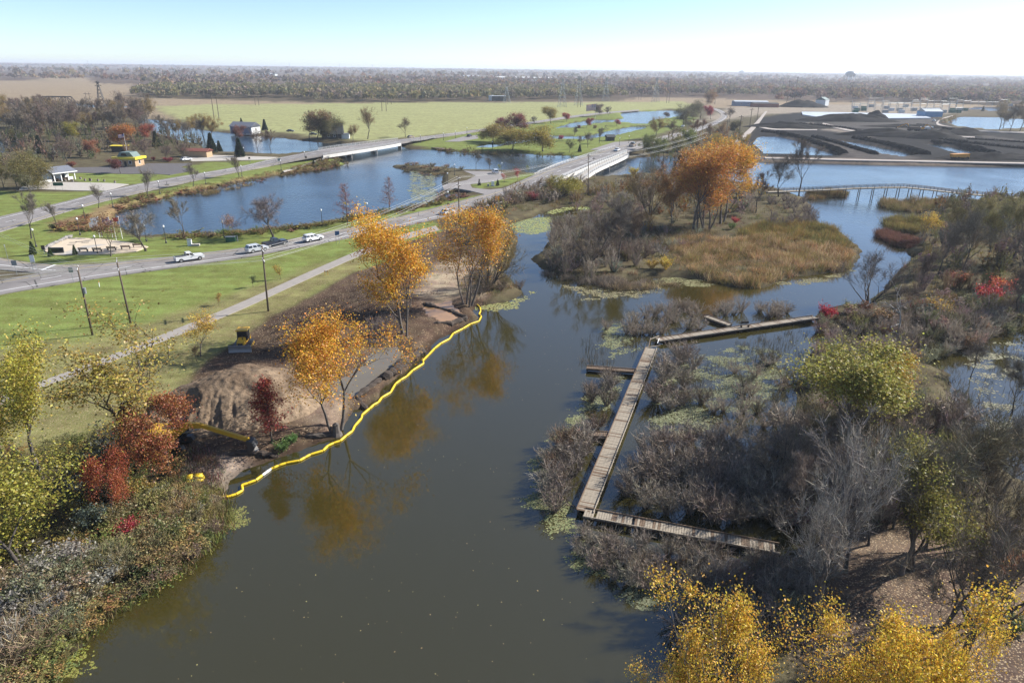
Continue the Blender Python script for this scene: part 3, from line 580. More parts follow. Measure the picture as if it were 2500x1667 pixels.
# island beyond the channel: the big orange trees and their bare neighbours
T('cotton1', (1700, 560), (1690, 345), (.46, .22, .045), 'broad orange cottonwood at the middle of the reed island', wide=1.25)
T('cotton3', (1765, 545), (1790, 340), (.56, .32, .04), 'bright golden cottonwood right of the orange one on the reed island', wide=1.0)
T('cotton2', (1725, 560), (1730, 375), (.44, .21, .05), 'orange cottonwood clump standing between two larger ones on the reed island', wide=1.2)
T('poplar1', (1640, 545), (1648, 410), (.34, .19, .06), 'thin brownish orange tree left of the big orange cottonwood')
T('multistem1', (1585, 525), (1575, 400), (.22, .17, .08), 'bare many stemmed tree with a few yellow leaves by the bridge water', wide=1.1)
T('bare3', (1642, 520), (1645, 375), BROWN, 'tall bare tree with one dark trunk left of the orange trees')
T('bare1', (1508, 640), (1500, 462), GREY, 'tall bare dark tree in the grey thicket on the channel side')
T('multistem2', (1440, 640), (1410, 505), (.19, .15, .10), 'bare leaning trees fanning out over the channel from the thicket', wide=1.1)
T('bare1', (1545, 620), (1550, 500), (.20, .15, .10), 'bare tree in the grey thicket nearest the reeds')
T('bare2', (1900, 480), (1890, 380), GREY, 'bare spreading tree at the near end of the footbridge', wide=1.1)
T('bare3', (1950, 480), (1968, 345), GREY, 'taller bare tree beside the footbridge end')
T('bare3', (1845, 520), (1850, 420), PURP, 'bare bushy tree at the island edge below the footbridge')
# right bank: bare trees, red and yellow shrubs
T('multistem2', (2120, 745), (2130, 615), (.17, .14, .11), 'bare tree with fanning dark stems at the end of the upper boardwalk', wide=1.2)
T('bare1', (2245, 705), (2235, 600), PURP, 'bare tree right of the fanning dark stems on the far bank')
T('snag1', (2190, 830), (2205, 685), (.4, .38, .35), 'dead white birch standing in the shrubs')
for i, (b, t, k, c) in enumerate((((2290, 670), (2280, 545), 'bare3', GREY), ((2350, 660), (2340, 510), 'bare2', GREY), ((2410, 650), (2420, 500), 'bare1', (.22, .19, .08)), ((2470, 640), (2480, 480), 'bare3', (.24, .21, .08)), ((2320, 600), (2310, 490), 'bare2', (.25, .21, .09)), ((2440, 580), (2445, 480), 'poplar1', (.22, .20, .08)), ((2500, 700), (2505, 540), 'bare1', GREY), ((2390, 560), (2380, 480), 'poplar1', (.26, .22, .08)), ((2270, 590), (2275, 520), 'thin1', YELL), ((2480, 780), (2485, 640), 'bare2', PURP), ((2540, 640), (2550, 480), 'bare2', GREY), ((2560, 760), (2560, 600), 'bare1', GREY))):
    T(k, b, t, c, 'bare grey tree in the wood on the far bank' if k.startswith('bare') else 'thinly leaved olive tree in the wood on the far bank' if k == 'poplar1' else 'small yellow tree at the edge of the far wood', group='trees of the far bank wood')
T('poplar2', (2050, 1080), (2050, 815), (.33, .29, .065), 'green and gold leaved poplar above the pale bare tree', wide=1.45)
T('poplar2', (2150, 1050), (2130, 850), (.40, .27, .045), 'golden leaved poplar beside the green and gold one', wide=.8)
T('palebare1', (1985, 1548), (1975, 1060), (.36, .32, .265), 'tall pale bare tree with a thick double trunk at the swamp edge', wide=.68)
T('bare1', (2015, 1430), (2040, 1080), (.22, .2, .18), 'slim bare tree right behind the thick double trunk')
T('bare3', (2065, 1395), (2075, 1120), GREY, 'slim bare tree left of the leaf covered clearing')
T('bare1', (2225, 1390), (2225, 1010), (.20, .18, .12), 'bare tree with dark trunk at the top of the leaf covered clearing')
T('poplar1', (2200, 1400), (2245, 1090), (.24, .22, .05), 'bare trunked tree with a yellow green tuft by the flooded wood')
T('bare2', (2330, 1330), (2370, 1000), (.22, .19, .12), 'leaning bare tree before the blue flooded wood')
T('bare1', (2310, 1530), (2300, 1200), GREY, 'thin dark tree standing in the leaf covered clearing')
T('multistem2', (2380, 1530), (2430, 1170), (.2, .17, .12), 'dark leaning stems at the edge of the leaf covered clearing', wide=.8)
T('bare3', (2440, 1500), (2480, 1250), (.22, .18, .1), 'bare tree at the picture edge over the clearing')
T('bare2', (2370, 920), (2390, 830), GREY, 'lone bare tree standing in the blue flooded water', wide=.8)
T('bare3', (2470, 1010), (2475, 880), GREY, 'bare tree in the flood at the picture edge')
T('bare2', (2450, 1200), (2420, 1010), (.19, .17, .13), 'bare olive grey tree between the flood and the clearing')
T('bare1', (2140, 1200), (2150, 1000), GREY, 'bare tree under the green and gold poplar')
T('multistem1', (1900, 1200), (1880, 1030), GREY, 'bare many stemmed tree at the end of the lower boardwalk')
for i, (b, t, k) in enumerate((((2000, 1330), (2010, 1090), 'bare3'), ((2120, 1330), (2125, 1110), 'bare1'), ((2180, 1290), (2195, 1080), 'bare3'), ((2260, 1340), (2290, 1090), 'bare3'), ((2400, 1330), (2440, 1080), 'bare1'), ((2290, 1230), (2310, 1040), 'bare3'), ((1950, 1290), (1960, 1120), 'bare3'), ((2090, 1260), (2080, 1090), 'bare1'), ((2480, 1290), (2500, 1080), 'bare3'), ((2350, 1180), (2360, 1020), 'bare1'))): T(k, b, t, (.26, .225, .18), 'slim bare tree in the flooded wood behind the clearing', group='slim trees of the flooded wood', wide=.8)
# near tree tops in the corner
for i, (x, y, tx, ty, k, w) in enumerate(((1800, 1960, 1755, 1450, 'near2', .85), (1960, 1950, 1930, 1540, 'near1', .85), (2150, 1930, 2140, 1395, 'near1', .8), (2270, 1900, 2285, 1495, 'near1', .5), (1690, 1930, 1660, 1570, 'near2', .7))):
    e = T(k, (x, y), (tx, ty), (.60, .40, .05), ('bright yellow treetop nearest the river shadow', 'low yellow treetop between the two taller ones', 'tallest bright yellow treetop before the clearing', 'bright yellow treetop at the clearing edge', 'yellow treetop cut by the bottom edge beside the water')[i], wide=w)
# trees round the ponds and the road
PT = [('bare3', (77, 582), (61, 477), GREY, 'bare roadside tree left of the round plaza'), ('bare1', (138, 547), (128, 487), GREY, 'small bare tree between plaza and far road'), ('bare2', (241, 508), (233, 451), GREY, 'bare tree above the reddish bank of the pond'),
 ('bare1', (360, 479), (357, 408), GREY, 'bare dark tree beside the far road opposite the lawn'), ('bare2', (472, 455), (470, 398), GREY, 'bare tree beside the far road above the pond'), ('thin1', (271, 626), (258, 520), (.24, .13, .06), 'half bare brown leaved tree in front of the benches'),
 ('barespread1', (356, 613), (352, 515), GREY, 'bushy bare tree beside the last bench'), ('bare3', (452, 582), (445, 489), GREY, 'slender bare tree at the pond shore by the white utility cabinet'), ('thin1', (573, 589), (564, 525), (.28, .16, .1), 'small pinkish tree by the green utility box'),
 ('barespread1', (667, 579), (666, 479), (.20, .155, .14), 'wide vase shaped bare tree at the pond above the dark pickup'), ('pinoak1', (849, 550), (847, 447), (.22, .085, .055), 'cone shaped reddish oak at the pond shore'), ('pinoak1', (952, 519), (952, 432), (.22, .10, .07), 'second cone shaped reddish oak half behind the golden cottonwood'),
 ('bare1', (584, 432), (580, 374), GREY, 'bare tree beside the far road before the park'), ('bare3', (1162, 415), (1157, 370), GREY, 'thin bare tree at the parking lot shore'), ('bare1', (1196, 417), (1196, 381), GREY, 'second thin bare tree at the parking lot shore'),
 ('bare3', (1400, 343), (1400, 310), GREY, 'bare tree by the far park pond'), ('bare1', (1463, 350), (1463, 306), GREY, 'bare tree with a lamp beside the small shed'), ('bare2', (1435, 361), (1435, 323), GREY, 'bare tree at the park lawn'), ('bare3', (1418, 365), (1420, 334), PURP, 'slim bare tree by the dark spruce'),
 ('young1', (1232, 446), (1224, 424), (.40, .10, .06), 'small orange red tree on the parking lot lawn'), ('young1', (1263, 443), (1262, 413), (.42, .06, .05), 'small bright red tree on the parking lot lawn'), ('young1', (1290, 422), (1290, 405), (.22, .24, .06), 'small green tree at the bridge approach'), ('young1', (1222, 418), (1223, 402), (.25, .25, .08), 'small green tree at the parking lot shore'),
 ('willow1', (1380, 478), (1365, 425), (.30, .26, .045), 'yellow green willow beside the road before the bridge'),
 ('willow1', (1202, 352), (1200, 299), (.26, .20, .05), 'golden green willow by the wooden dock'), ('willow1', (1250, 372), (1245, 312), (.30, .23, .05), 'golden willow in front of the red leaved tree'), ('willow1', (1325, 370), (1320, 306), (.30, .24, .045), 'broad golden willow by the park water'),
 ('maple2', (1255, 330), (1258, 279), (.22, .07, .055), 'tall reddish brown tree behind the willows'), ('maple2', (1228, 330), (1232, 290), (.28, .07, .08), 'pinkish red tree behind the dock willow'), ('maple2', (1345, 302), (1345, 263), (.28, .21, .05), 'dark gold tree at the edge of the field'), ('barespread1', (1305, 305), (1305, 284), GREY, 'low bare tree beside the field edge road'),
 ('maple2', (1384, 298), (1384, 277), CRIM, 'round crimson tree by the field edge'), ('maple2', (1432, 312), (1432, 289), (.26, .035, .04), 'crimson tree left of the tall flag'), ('maple2', (1452, 285), (1450, 255), PURP, 'bare purple brown tree behind the flag'), ('barespread1', (1485, 283), (1485, 260), PURP, 'low bare tree right of the flag'),
 ('maple2', (1372, 345), (1372, 331), (.36, .04, .10), 'small magenta tree by the park water'), ('poplar1', (1390, 377), (1390, 340), (.16, .17, .06), 'green leaved tree at the park water edge'), ('maple2', (1505, 308), (1503, 293), CRIM, 'small crimson tree at the far end of the park pond'), ('maple2', (1626, 290), (1627, 275), (.10, .045, .035), 'dark round tree in front of the far pond'), ('maple2', (1416, 317), (1416, 306), (.15, .06, .05), 'dark red round shrub tree on the park spit'), ('maple2', (1455, 318), (1452, 306), (.24, .17, .07), 'small brown tree on the park spit'),
 ('bare3', (755, 340), (760, 273), (.2, .15, .12), 'bare tree left of the dark house'), ('maple2', (775, 340), (778, 272), (.24, .16, .08), 'brown leaved tree before the dark house'), ('maple1', (825, 340), (820, 274), (.15, .14, .055), 'green tree shading the dark house'), ('poplar1', (862, 345), (865, 305), (.26, .17, .07), 'low orange brown tree right of the dark house'), ('bare2', (898, 340), (895, 262), (.26, .19, .10), 'tall fan shaped tree at the far bridge end'), ('bare2', (990, 335), (988, 287), (.2, .15, .11), 'bare tree at the field side of the far road'),
 ('bare2', (630, 374), (632, 315), PURP, 'bare tree at the water before the white house'), ('bare3', (662, 376), (660, 318), PURP, 'taller bare tree at the water before the white house'), ('maple2', (575, 345), (573, 308), (.21, .10, .075), 'reddish tree at the inlet before the white house'),
 ('spruce1', (518, 373), (514, 324), DKGRN, 'tall dark spruce by the park lamp'), ('spruce1', (536, 368), (534, 343), DKGRN, 'shorter spruce beside the tall one'), ('spruce1', (586, 383), (586, 336), DKGRN, 'dark spruce standing alone by the pier walk'), ('spruce1', (647, 319), (647, 291), (.03, .06, .045), 'blue green spruce right of the white house'), ('spruce1', (590, 305), (589, 288), (.04, .06, .03), 'round dark evergreen behind the white house'),
 ('spruce2', (82, 622), (75, 589), (.05, .085, .03), 'bushy green pine at the plaza corner'), ('spruce2', (124, 626), (122, 603), (.05, .09, .03), 'small green pine before the plaza stones'), ('spruce2', (184, 622), (184, 598), (.09, .13, .05), 'pale green young pine before the plaza'), ('spruce2', (1170, 453), (1169, 437), DKGRN, 'small dark spruce at the lot corner'), ('spruce2', (1215, 454), (1215, 437), DKGRN, 'small dark spruce beside the white sign block'), ('spruce1', (1415, 371), (1416, 353), DKGRN, 'small dark spruce on the park lawn'), ('spruce2', (766, 404), (766, 388), DKGRN, 'small spruce beside the bridge walk'), ('spruce2', (786, 397), (786, 386), DKGRN, 'smaller spruce nearest the far bridge'),
 ('maple1', (45, 465), (40, 372), (.20, .17, .055), 'big olive gold tree left of the pavilion'), ('maple2', (75, 470), (80, 425), (.17, .16, .08), 'grey green tree at the pavilion lot'), ('poplar1', (10, 460), (5, 395), (.24, .19, .06), 'yellow olive tree at the picture edge by the lot'), ('maple2', (295, 423), (292, 388), (.17, .05, .045), 'dark red tree on the lawn before the yellow roofed shop'), ('maple2', (178, 415), (180, 395), (.25, .085, .05), 'low rust coloured tree behind the pavilion'),
 ('maple2', (215, 385), (215, 345), (.33, .14, .07), 'orange pink tree left of the shop'), ('maple2', (308, 360), (307, 305), (.42, .17, .04), 'bright orange tree behind the flagpole'), ('maple2', (352, 345), (352, 305), (.34, .10, .05), 'red orange tree behind the park'), ('maple2', (165, 345), (165, 301), (.26, .24, .04), 'yellow green rounded tree behind the park'), ('barespread1', (165, 395), (168, 340), PURP, 'wide bare purple tree behind the pavilion'), ('barespread1', (360, 388), (365, 340), PURP, 'wide bare purple tree right of the shop'), ('barespread1', (405, 392), (408, 355), PURP, 'bare purple tree over the dark red hedge'), ('barespread1', (455, 390), (462, 348), PURP, 'bare pinkish tree at the splash pad'), ('spruce1', (383, 358), (381, 320), (.05, .06, .03), 'slim dark evergreen beside the red orange tree'), ('spruce1', (100, 375), (97, 330), (.045, .06, .04), 'grey green spruce behind the pavilion')]
for k, b, t, c, l in PT: T(k, b, t, c, l, wide=1.75 if k.startswith('willow') else 1.35 if k.startswith('maple') else 1.0)
# woods west of the park: bare grey and some gold, told apart but alike
rng = random.Random(5)
for i in range(95):
    x = rng.uniform(-20, 365); y = 320 + rng.uniform(-34, 22) + (x > 250) * -6; k = rng.choice(['bare1', 'bare2', 'bare3', 'bare3', 'poplar1']); hh = rng.uniform(12, 19)
    T(k, (x, y), None, (.27, .19, .07) if k == 'poplar1' else rng.choice([GREY, (.2, .16, .12), PURP]), 'bare grey tree in the wood behind the riverside park' if k != 'poplar1' else 'gold tinged tree in the wood behind the riverside park', group='wood behind the riverside park', H=hh)
for i in range(10):
    T('bare1' if i % 3 else 'poplar1', (rng.uniform(395, 520), 320 + rng.uniform(10, 28)), None, GREY if i % 3 else (.3, .2, .06), 'thin tree on the inlet bank opposite the white house' if i % 3 else 'golden thin tree on the inlet bank opposite the white house', group='trees on the inlet bank', H=rng.uniform(9, 14))
# trees along the far causeway road behind the second bridge
for i, (x, y, hh, k, c) in enumerate(((1590, 395, 11, 'poplar1', (.16, .17, .05)), (1620, 392, 10, 'maple2', (.15, .17, .05)), (1570, 375, 9, 'maple2', (.12, .14, .045)), (1655, 385, 10, 'poplar1', (.2, .19, .06)), (1690, 370, 11, 'maple2', (.16, .18, .05)), (1600, 340, 13, 'poplar1', (.26, .19, .07)), (1640, 345, 12, 'bare2', (.24, .17, .1)), (1690, 345, 12, 'bare3', (.24, .15, .09)), (1730, 350, 11, 'bare2', (.24, .15, .09)), (1760, 340, 10, 'poplar1', (.22, .15, .08)), (1790, 330, 9, 'maple2', (.13, .12, .06)), (1715, 325, 9, 'bare2', (.25, .14, .08)), (1750, 370, 9, 'poplar1', (.36, .25, .05)), (1820, 360, 7, 'poplar1', (.32, .24, .06)), (1775, 385, 9, 'poplar1', (.36, .25, .05)), (1670, 310, 16, 'maple1', (.12, .11, .06)), (1710, 290, 16, 'maple1', (.13, .115, .06)), (1735, 292, 11, 'maple2', (.30, .04, .06)), (1745, 255, 18, 'maple1', (.26, .16, .07)), (1780, 300, 12, 'bare2', (.22, .16, .12)))):
    T(k, (x, y), None, c, ('olive tree by the far bridge end', 'crimson tree at the bend of the far road', 'rusty bare tree on the far causeway', 'gold green tree on the far causeway')[1 if i == 17 else 2 if k.startswith('bare') else 3 if c[0] > .2 else 0] , group='trees of the far causeway', H=hh, wide=1.1)
for i, (x, y, hh) in enumerate(((2440, 318, 20), (2465, 322, 19), (2490, 320, 21), (2515, 325, 18), (2450, 310, 16))): T('bare2' if i % 2 else 'poplar1', (x, y), None, (.2, .16, .1), 'tall thin tree beside the far pond' if i % 2 else 'thin brown leaved tree beside the far pond', group='trees beside the far pond', H=hh)
T('spruce1', (2399, 272), (2398, 259), DKGRN, 'lone dark spruce by the far substation')

# ---- shrubs told apart by place; dense scrub beyond counting
EXTRA = []
WALKS = [(G(*a, .5), G(*b, .5), r) for a, b, r in (((1428, 1250), (1590, 850), 2.3), ((1428, 1252), (1905, 1340), 2.5), ((1606, 830), (1992, 774), 1.9), ((1432, 897), (1553, 906), 1.6), ((1393, 1057), (1486, 1061), 1.1), ((1724, 772), (1782, 793), 1.8), ((1950, 1349), (2060, 1372), 2.0))]
def clear_of_walks(p, f=1.0):
    for a, b, r in WALKS:
        d = b - a; t = max(0., min(1., ((p[0] - a.x) * d.x + (p[1] - a.y) * d.y) / (d.x ** 2 + d.y ** 2)))
        if math.hypot(p[0] - a.x - d.x * t, p[1] - a.y - d.y * t) < r * f: return False
    return True
def field_of(pts, n, seed, kinds, hr, cols, label, group, mind=1.2, wide=(.9, 1.4), cat='shrub', name='shrub'):
    rng = random.Random(seed)
    if seed in (6, 7, 10, 11, 12, 13, 14, 15, 16):                # too tangled to count: part of the undergrowth
        for p in inside(pts, int(n * 1.5), seed, mind * .7): EXTRA.append((rng.choice(['bsl0', 'bsl1'] + (['lsl0'] if 'ls0' in kinds else [])), p[0], p[1], p[2], rng.uniform(*wide), rng.uniform(*hr) / 2.1, rng.choice(cols)))
        return
    for p in inside(pts, n, seed, mind):
      if clear_of_walks(p): bush(rng.choice(kinds), p, rng.uniform(*hr), rng.choice(cols), label, group, rng.uniform(*wide), name, cat)
BK = ['bs0', 'bs1', 'bs2', 'bs3']; LK = ['ls0', 'ls1', 'ls2']
GB = [(.27, .232, .188), (.24, .20, .16), (.29, .25, .20), (.255, .21, .165)]
field_of([(1500, 1270), (1560, 1110), (1640, 1060), (1760, 1080), (1850, 1130), (1930, 1200), (1900, 1300), (1800, 1310), (1650, 1280)], 48, 1, BK, (1.8, 3.2), GB, 'bare grey brown shrub inside the bend of the boardwalk', 'shrubs inside the bend of the boardwalk', 1.6)
field_of([(1585, 1010), (1600, 880), (1680, 850), (1735, 900), (1720, 990)], 12, 2, BK, (2.0, 3.0), GB, 'bare shrub standing in water right of the boardwalk', 'shrubs standing in water along the boardwalk', 1.6)
field_of([(1330, 1250), (1340, 1120), (1380, 1060), (1450, 1030), (1480, 1060), (1430, 1180), (1400, 1250)], 24, 3, BK, (1.6, 2.8), GB + [(.17, .12, .08)], 'bare shrub between the river and the boardwalk', 'shrubs between river and boardwalk', 1.3)
field_of([(1430, 960), (1460, 910), (1530, 900), (1500, 1000), (1450, 1000)], 10, 4, BK, (1.6, 2.6), GB, 'bare shrub below the middle side pier', 'shrubs below the middle side pier', 1.4)
field_of([(1390, 1330), (1440, 1280), (1600, 1310), (1800, 1350), (1760, 1430), (1620, 1440), (1480, 1400)], 44, 5, BK, (1.0, 2.0), GB, 'bare shrub below the lower boardwalk', 'shrubs below the lower boardwalk', 1.3)
field_of([(1480, 800), (1500, 765), (1700, 740), (1900, 745), (1990, 770), (1900, 785), (1760, 790), (1620, 815), (1530, 815)], 34, 6, BK + ['tw0'], (1.2, 2.4), GB, 'bare shrub along the upper boardwalk', 'shrubs along the upper boardwalk', 1.5)
field_of([(1700, 1060), (1780, 900), (1900, 860), (1960, 900), (1930, 1040), (1850, 1100)], 16, 7, BK, (1.2, 2.6), GB + [(.13, .12, .08)], 'bare shrub in the flooded marsh', 'shrubs in the flooded marsh', 1.7)
field_of([(1900, 1080), (2000, 1000), (2200, 1000), (2330, 1050), (2400, 1180), (2300, 1280), (2150, 1290), (2000, 1280), (1930, 1200)], 60, 8, BK + ['tw0', 'tw1'], (2.2, 4.2), GB + [(.16, .14, .08)], 'bare shrub under the trees of the flooded wood', 'shrubs of the flooded wood', 1.4)
field_of([(1680, 1470), (1780, 1390), (1930, 1300), (1990, 1400), (1960, 1560), (1840, 1600), (1720, 1620)], 34, 9, BK, (1.5, 3.0), GB, 'bare shrub round the thick double trunk', 'shrubs round the thick double trunk', 1.2)
field_of([(2060, 800), (2200, 770), (2400, 760), (2510, 780), (2400, 830), (2300, 880), (2200, 850), (2080, 820)], 44, 10, BK + ['tw1'], (1.8, 3.4), GB + [(.15, .14, .08)], 'bare brown shrub on the far bank', 'shrubs of the far bank', 1.5)
field_of([(1310, 640), (1360, 560), (1450, 540), (1560, 560), (1600, 620), (1560, 670), (1440, 680), (1350, 665)], 56, 11, BK + ['tw0', 'tw1'], (2.2, 4.4), GB + [(.18, .14, .11)], 'bare grey shrub in the thicket beside the channel', 'thicket beside the channel', 1.7)
field_of([(1880, 560), (1870, 500), (1960, 490), (1985, 520), (2000, 545), (1950, 560)], 22, 12, ['tw0', 'tw1', 'bs1'], (1.6, 3.0), [(.17, .14, .125)], 'upright bare sapling shrub at the island edge', 'saplings at the island edge', 1.5)
field_of([(1290, 500), (1180, 520), (1120, 545), (1180, 500), (1290, 465), (1330, 450), (1420, 445), (1480, 470), (1450, 500), (1370, 500)], 46, 13, BK + LK, (1.8, 3.6), GB + [(.2, .14, .09), (.22, .15, .07)], 'brown scrub beside the road before the bridge', 'scrub beside the road before the bridge', 1.9)
field_of([(1480, 470), (1520, 440), (1620, 440), (1760, 450), (1840, 470), (1840, 520), (1700, 545), (1560, 530)], 56, 14, BK + LK, (2.0, 4.2), GB + [(.25, .17, .06), (.2, .16, .06), (.24, .14, .06)], 'scrub under the orange trees', 'scrub under the orange trees', 2.0)
field_of([(1200, 690), (1180, 660), (1150, 690), (1160, 725), (1220, 715), (1270, 700)], 16, 15, BK, (1.2, 2.2), [(.19, .16, .09), (.2, .16, .12)], 'dry shrub at the point where the boom ends', 'shrubs at the end of the boom', 1.2)
field_of([(950, 815), (1010, 780), (930, 790), (880, 830), (930, 850)], 9, 16, BK, (.8, 1.6), [(.2, .16, .14)], 'low bare brush under the golden cottonwood', 'brush under the golden cottonwood', 1.3)
# bank at lower left
CL = [(.28, .22, .11), (.25, .19, .13), (.29, .25, .09), (.22, .19, .10), (.33, .23, .10)]
field_of([(290, 1300), (330, 1230), (430, 1190), (530, 1220), (530, 1290), (460, 1360), (370, 1410), (300, 1420)], 50, 17, LK + BK, (1.0, 1.9), CL + [(.13, .15, .05)], 'mixed brown and green shrub on the lower river bank', 'shrubs of the lower river bank', 1.0)
field_of([(20, 1560), (60, 1440), (160, 1400), (260, 1370), (330, 1400), (230, 1450), (190, 1540), (100, 1600), (0, 1650)], 44, 18, LK + BK, (1.2, 2.4), [(.28, .21, .13), (.24, .21, .125), (.29, .27, .235), (.2, .21, .12)], 'grey brown shrub in the lower corner by the weedy shore', 'shrubs in the lower corner', 1.1)
field_of([(200, 1230), (240, 1120), (330, 1100), (300, 1190), (270, 1240)], 8, 19, LK, (2.0, 3.2), [(.045, .06, .03), (.09, .10, .08)], 'dark green shrub behind the orange red small tree', 'dark green shrubs', 1.4)
S1 = [('ls0', (310, 1310), 1.6, CRIM, 'red leaved shrub on the lower bank'), ('ls1', (225, 1290), 2.0, (.16, .19, .15), 'silvery green shrub beside the round maple'), ('ls2', (345, 1215), 1.7, (.30, .22, .05), 'yellow shrub beside the rusty red tree'), ('ls0', (370, 1130), 3.0, (.34, .28, .05), 'pale yellow bush at the foot of the open tree'),
 ('ls1', (1625, 668), 2.3, (.46, .33, .05), 'bright yellow bush at the tip of the reed island'), ('ls2', (1590, 665), 1.8, (.40, .28, .05), 'smaller yellow bush beside the bright one at the reed island'), ('ls0', (1580, 565), 2.2, (.44, .24, .05), 'orange bush behind the channel thicket'), ('ls0', (1795, 545), 1.6, CRIM, 'small red bush under the orange trees'), ('ls1', (1785, 560), 1.6, (.10, .15, .04), 'green bush under the orange trees'),
 ('ls0', (2020, 778), 2.2, (.40, .03, .04), 'bright red bush at the end of the boardwalk'), ('ls1', (2410, 745), 3.4, (.42, .045, .04), 'large bright red bush on the far bank'), ('ls2', (2435, 720), 3.0, (.42, .12, .05), 'orange red bush behind the bright red one'), ('ls0', (2290, 775), 3.0, (.42, .27, .05), 'golden bush on the far bank'), ('ls1', (2330, 700), 2.8, (.36, .14, .06), 'orange pink bush in the far bank scrub'), ('ls2', (2150, 790), 2.4, (.26, .17, .09), 'orange brown bush left of the dead birch'), ('ls0', (2235, 760), 1.8, (.30, .06, .05), 'dull red bush right of the dead birch'), ('ls1', (2075, 765), 1.8, (.22, .2, .06), 'olive bush beside the bright red one'),
 ('ls0', (1300, 490), 2.6, (.30, .06, .07), 'crimson bush beside the road scrub'), ('ls2', (1545, 430), 3.0, (.42, .34, .05), 'yellow green bush at the water behind the bridge'), ('ls1', (1340, 455), 2.4, (.33, .29, .06), 'pale yellow shrub at the road edge'), ('ls0', (133, 562), 1.6, (.06, .07, .03), 'dark green bush on the reddish pond bank'), ('ls0', (375, 392), 1.4, CRIM, 'small crimson bush by the shop lot'), ('ls1', (412, 395), 1.7, (.2, .025, .035), 'long dark crimson hedge by the shop lot'), ('ls2', (617, 326), 3.2, (.38, .03, .06), 'red bush against the white house'), ('ls1', (690, 1105), 1.3, (.12, .21, .05), 'fresh green tuft at the water under the red oak'), ('ls1', (715, 1090), 1.0, (.10, .20, .05), 'smaller fresh green tuft at the water under the red oak'),
 ('ls2', (2460, 1400), 2.6, (.33, .15, .06), 'orange brown bush at the clearing edge'), ('ls0', (2480, 1540), 1.4, (.10, .13, .04), 'low green bush in the leaf covered clearing')]
for k, px, h, c, l in S1: bush(k, P(*px), h, c, l, wide=2.2 if 'hedge' in l else 1.15)
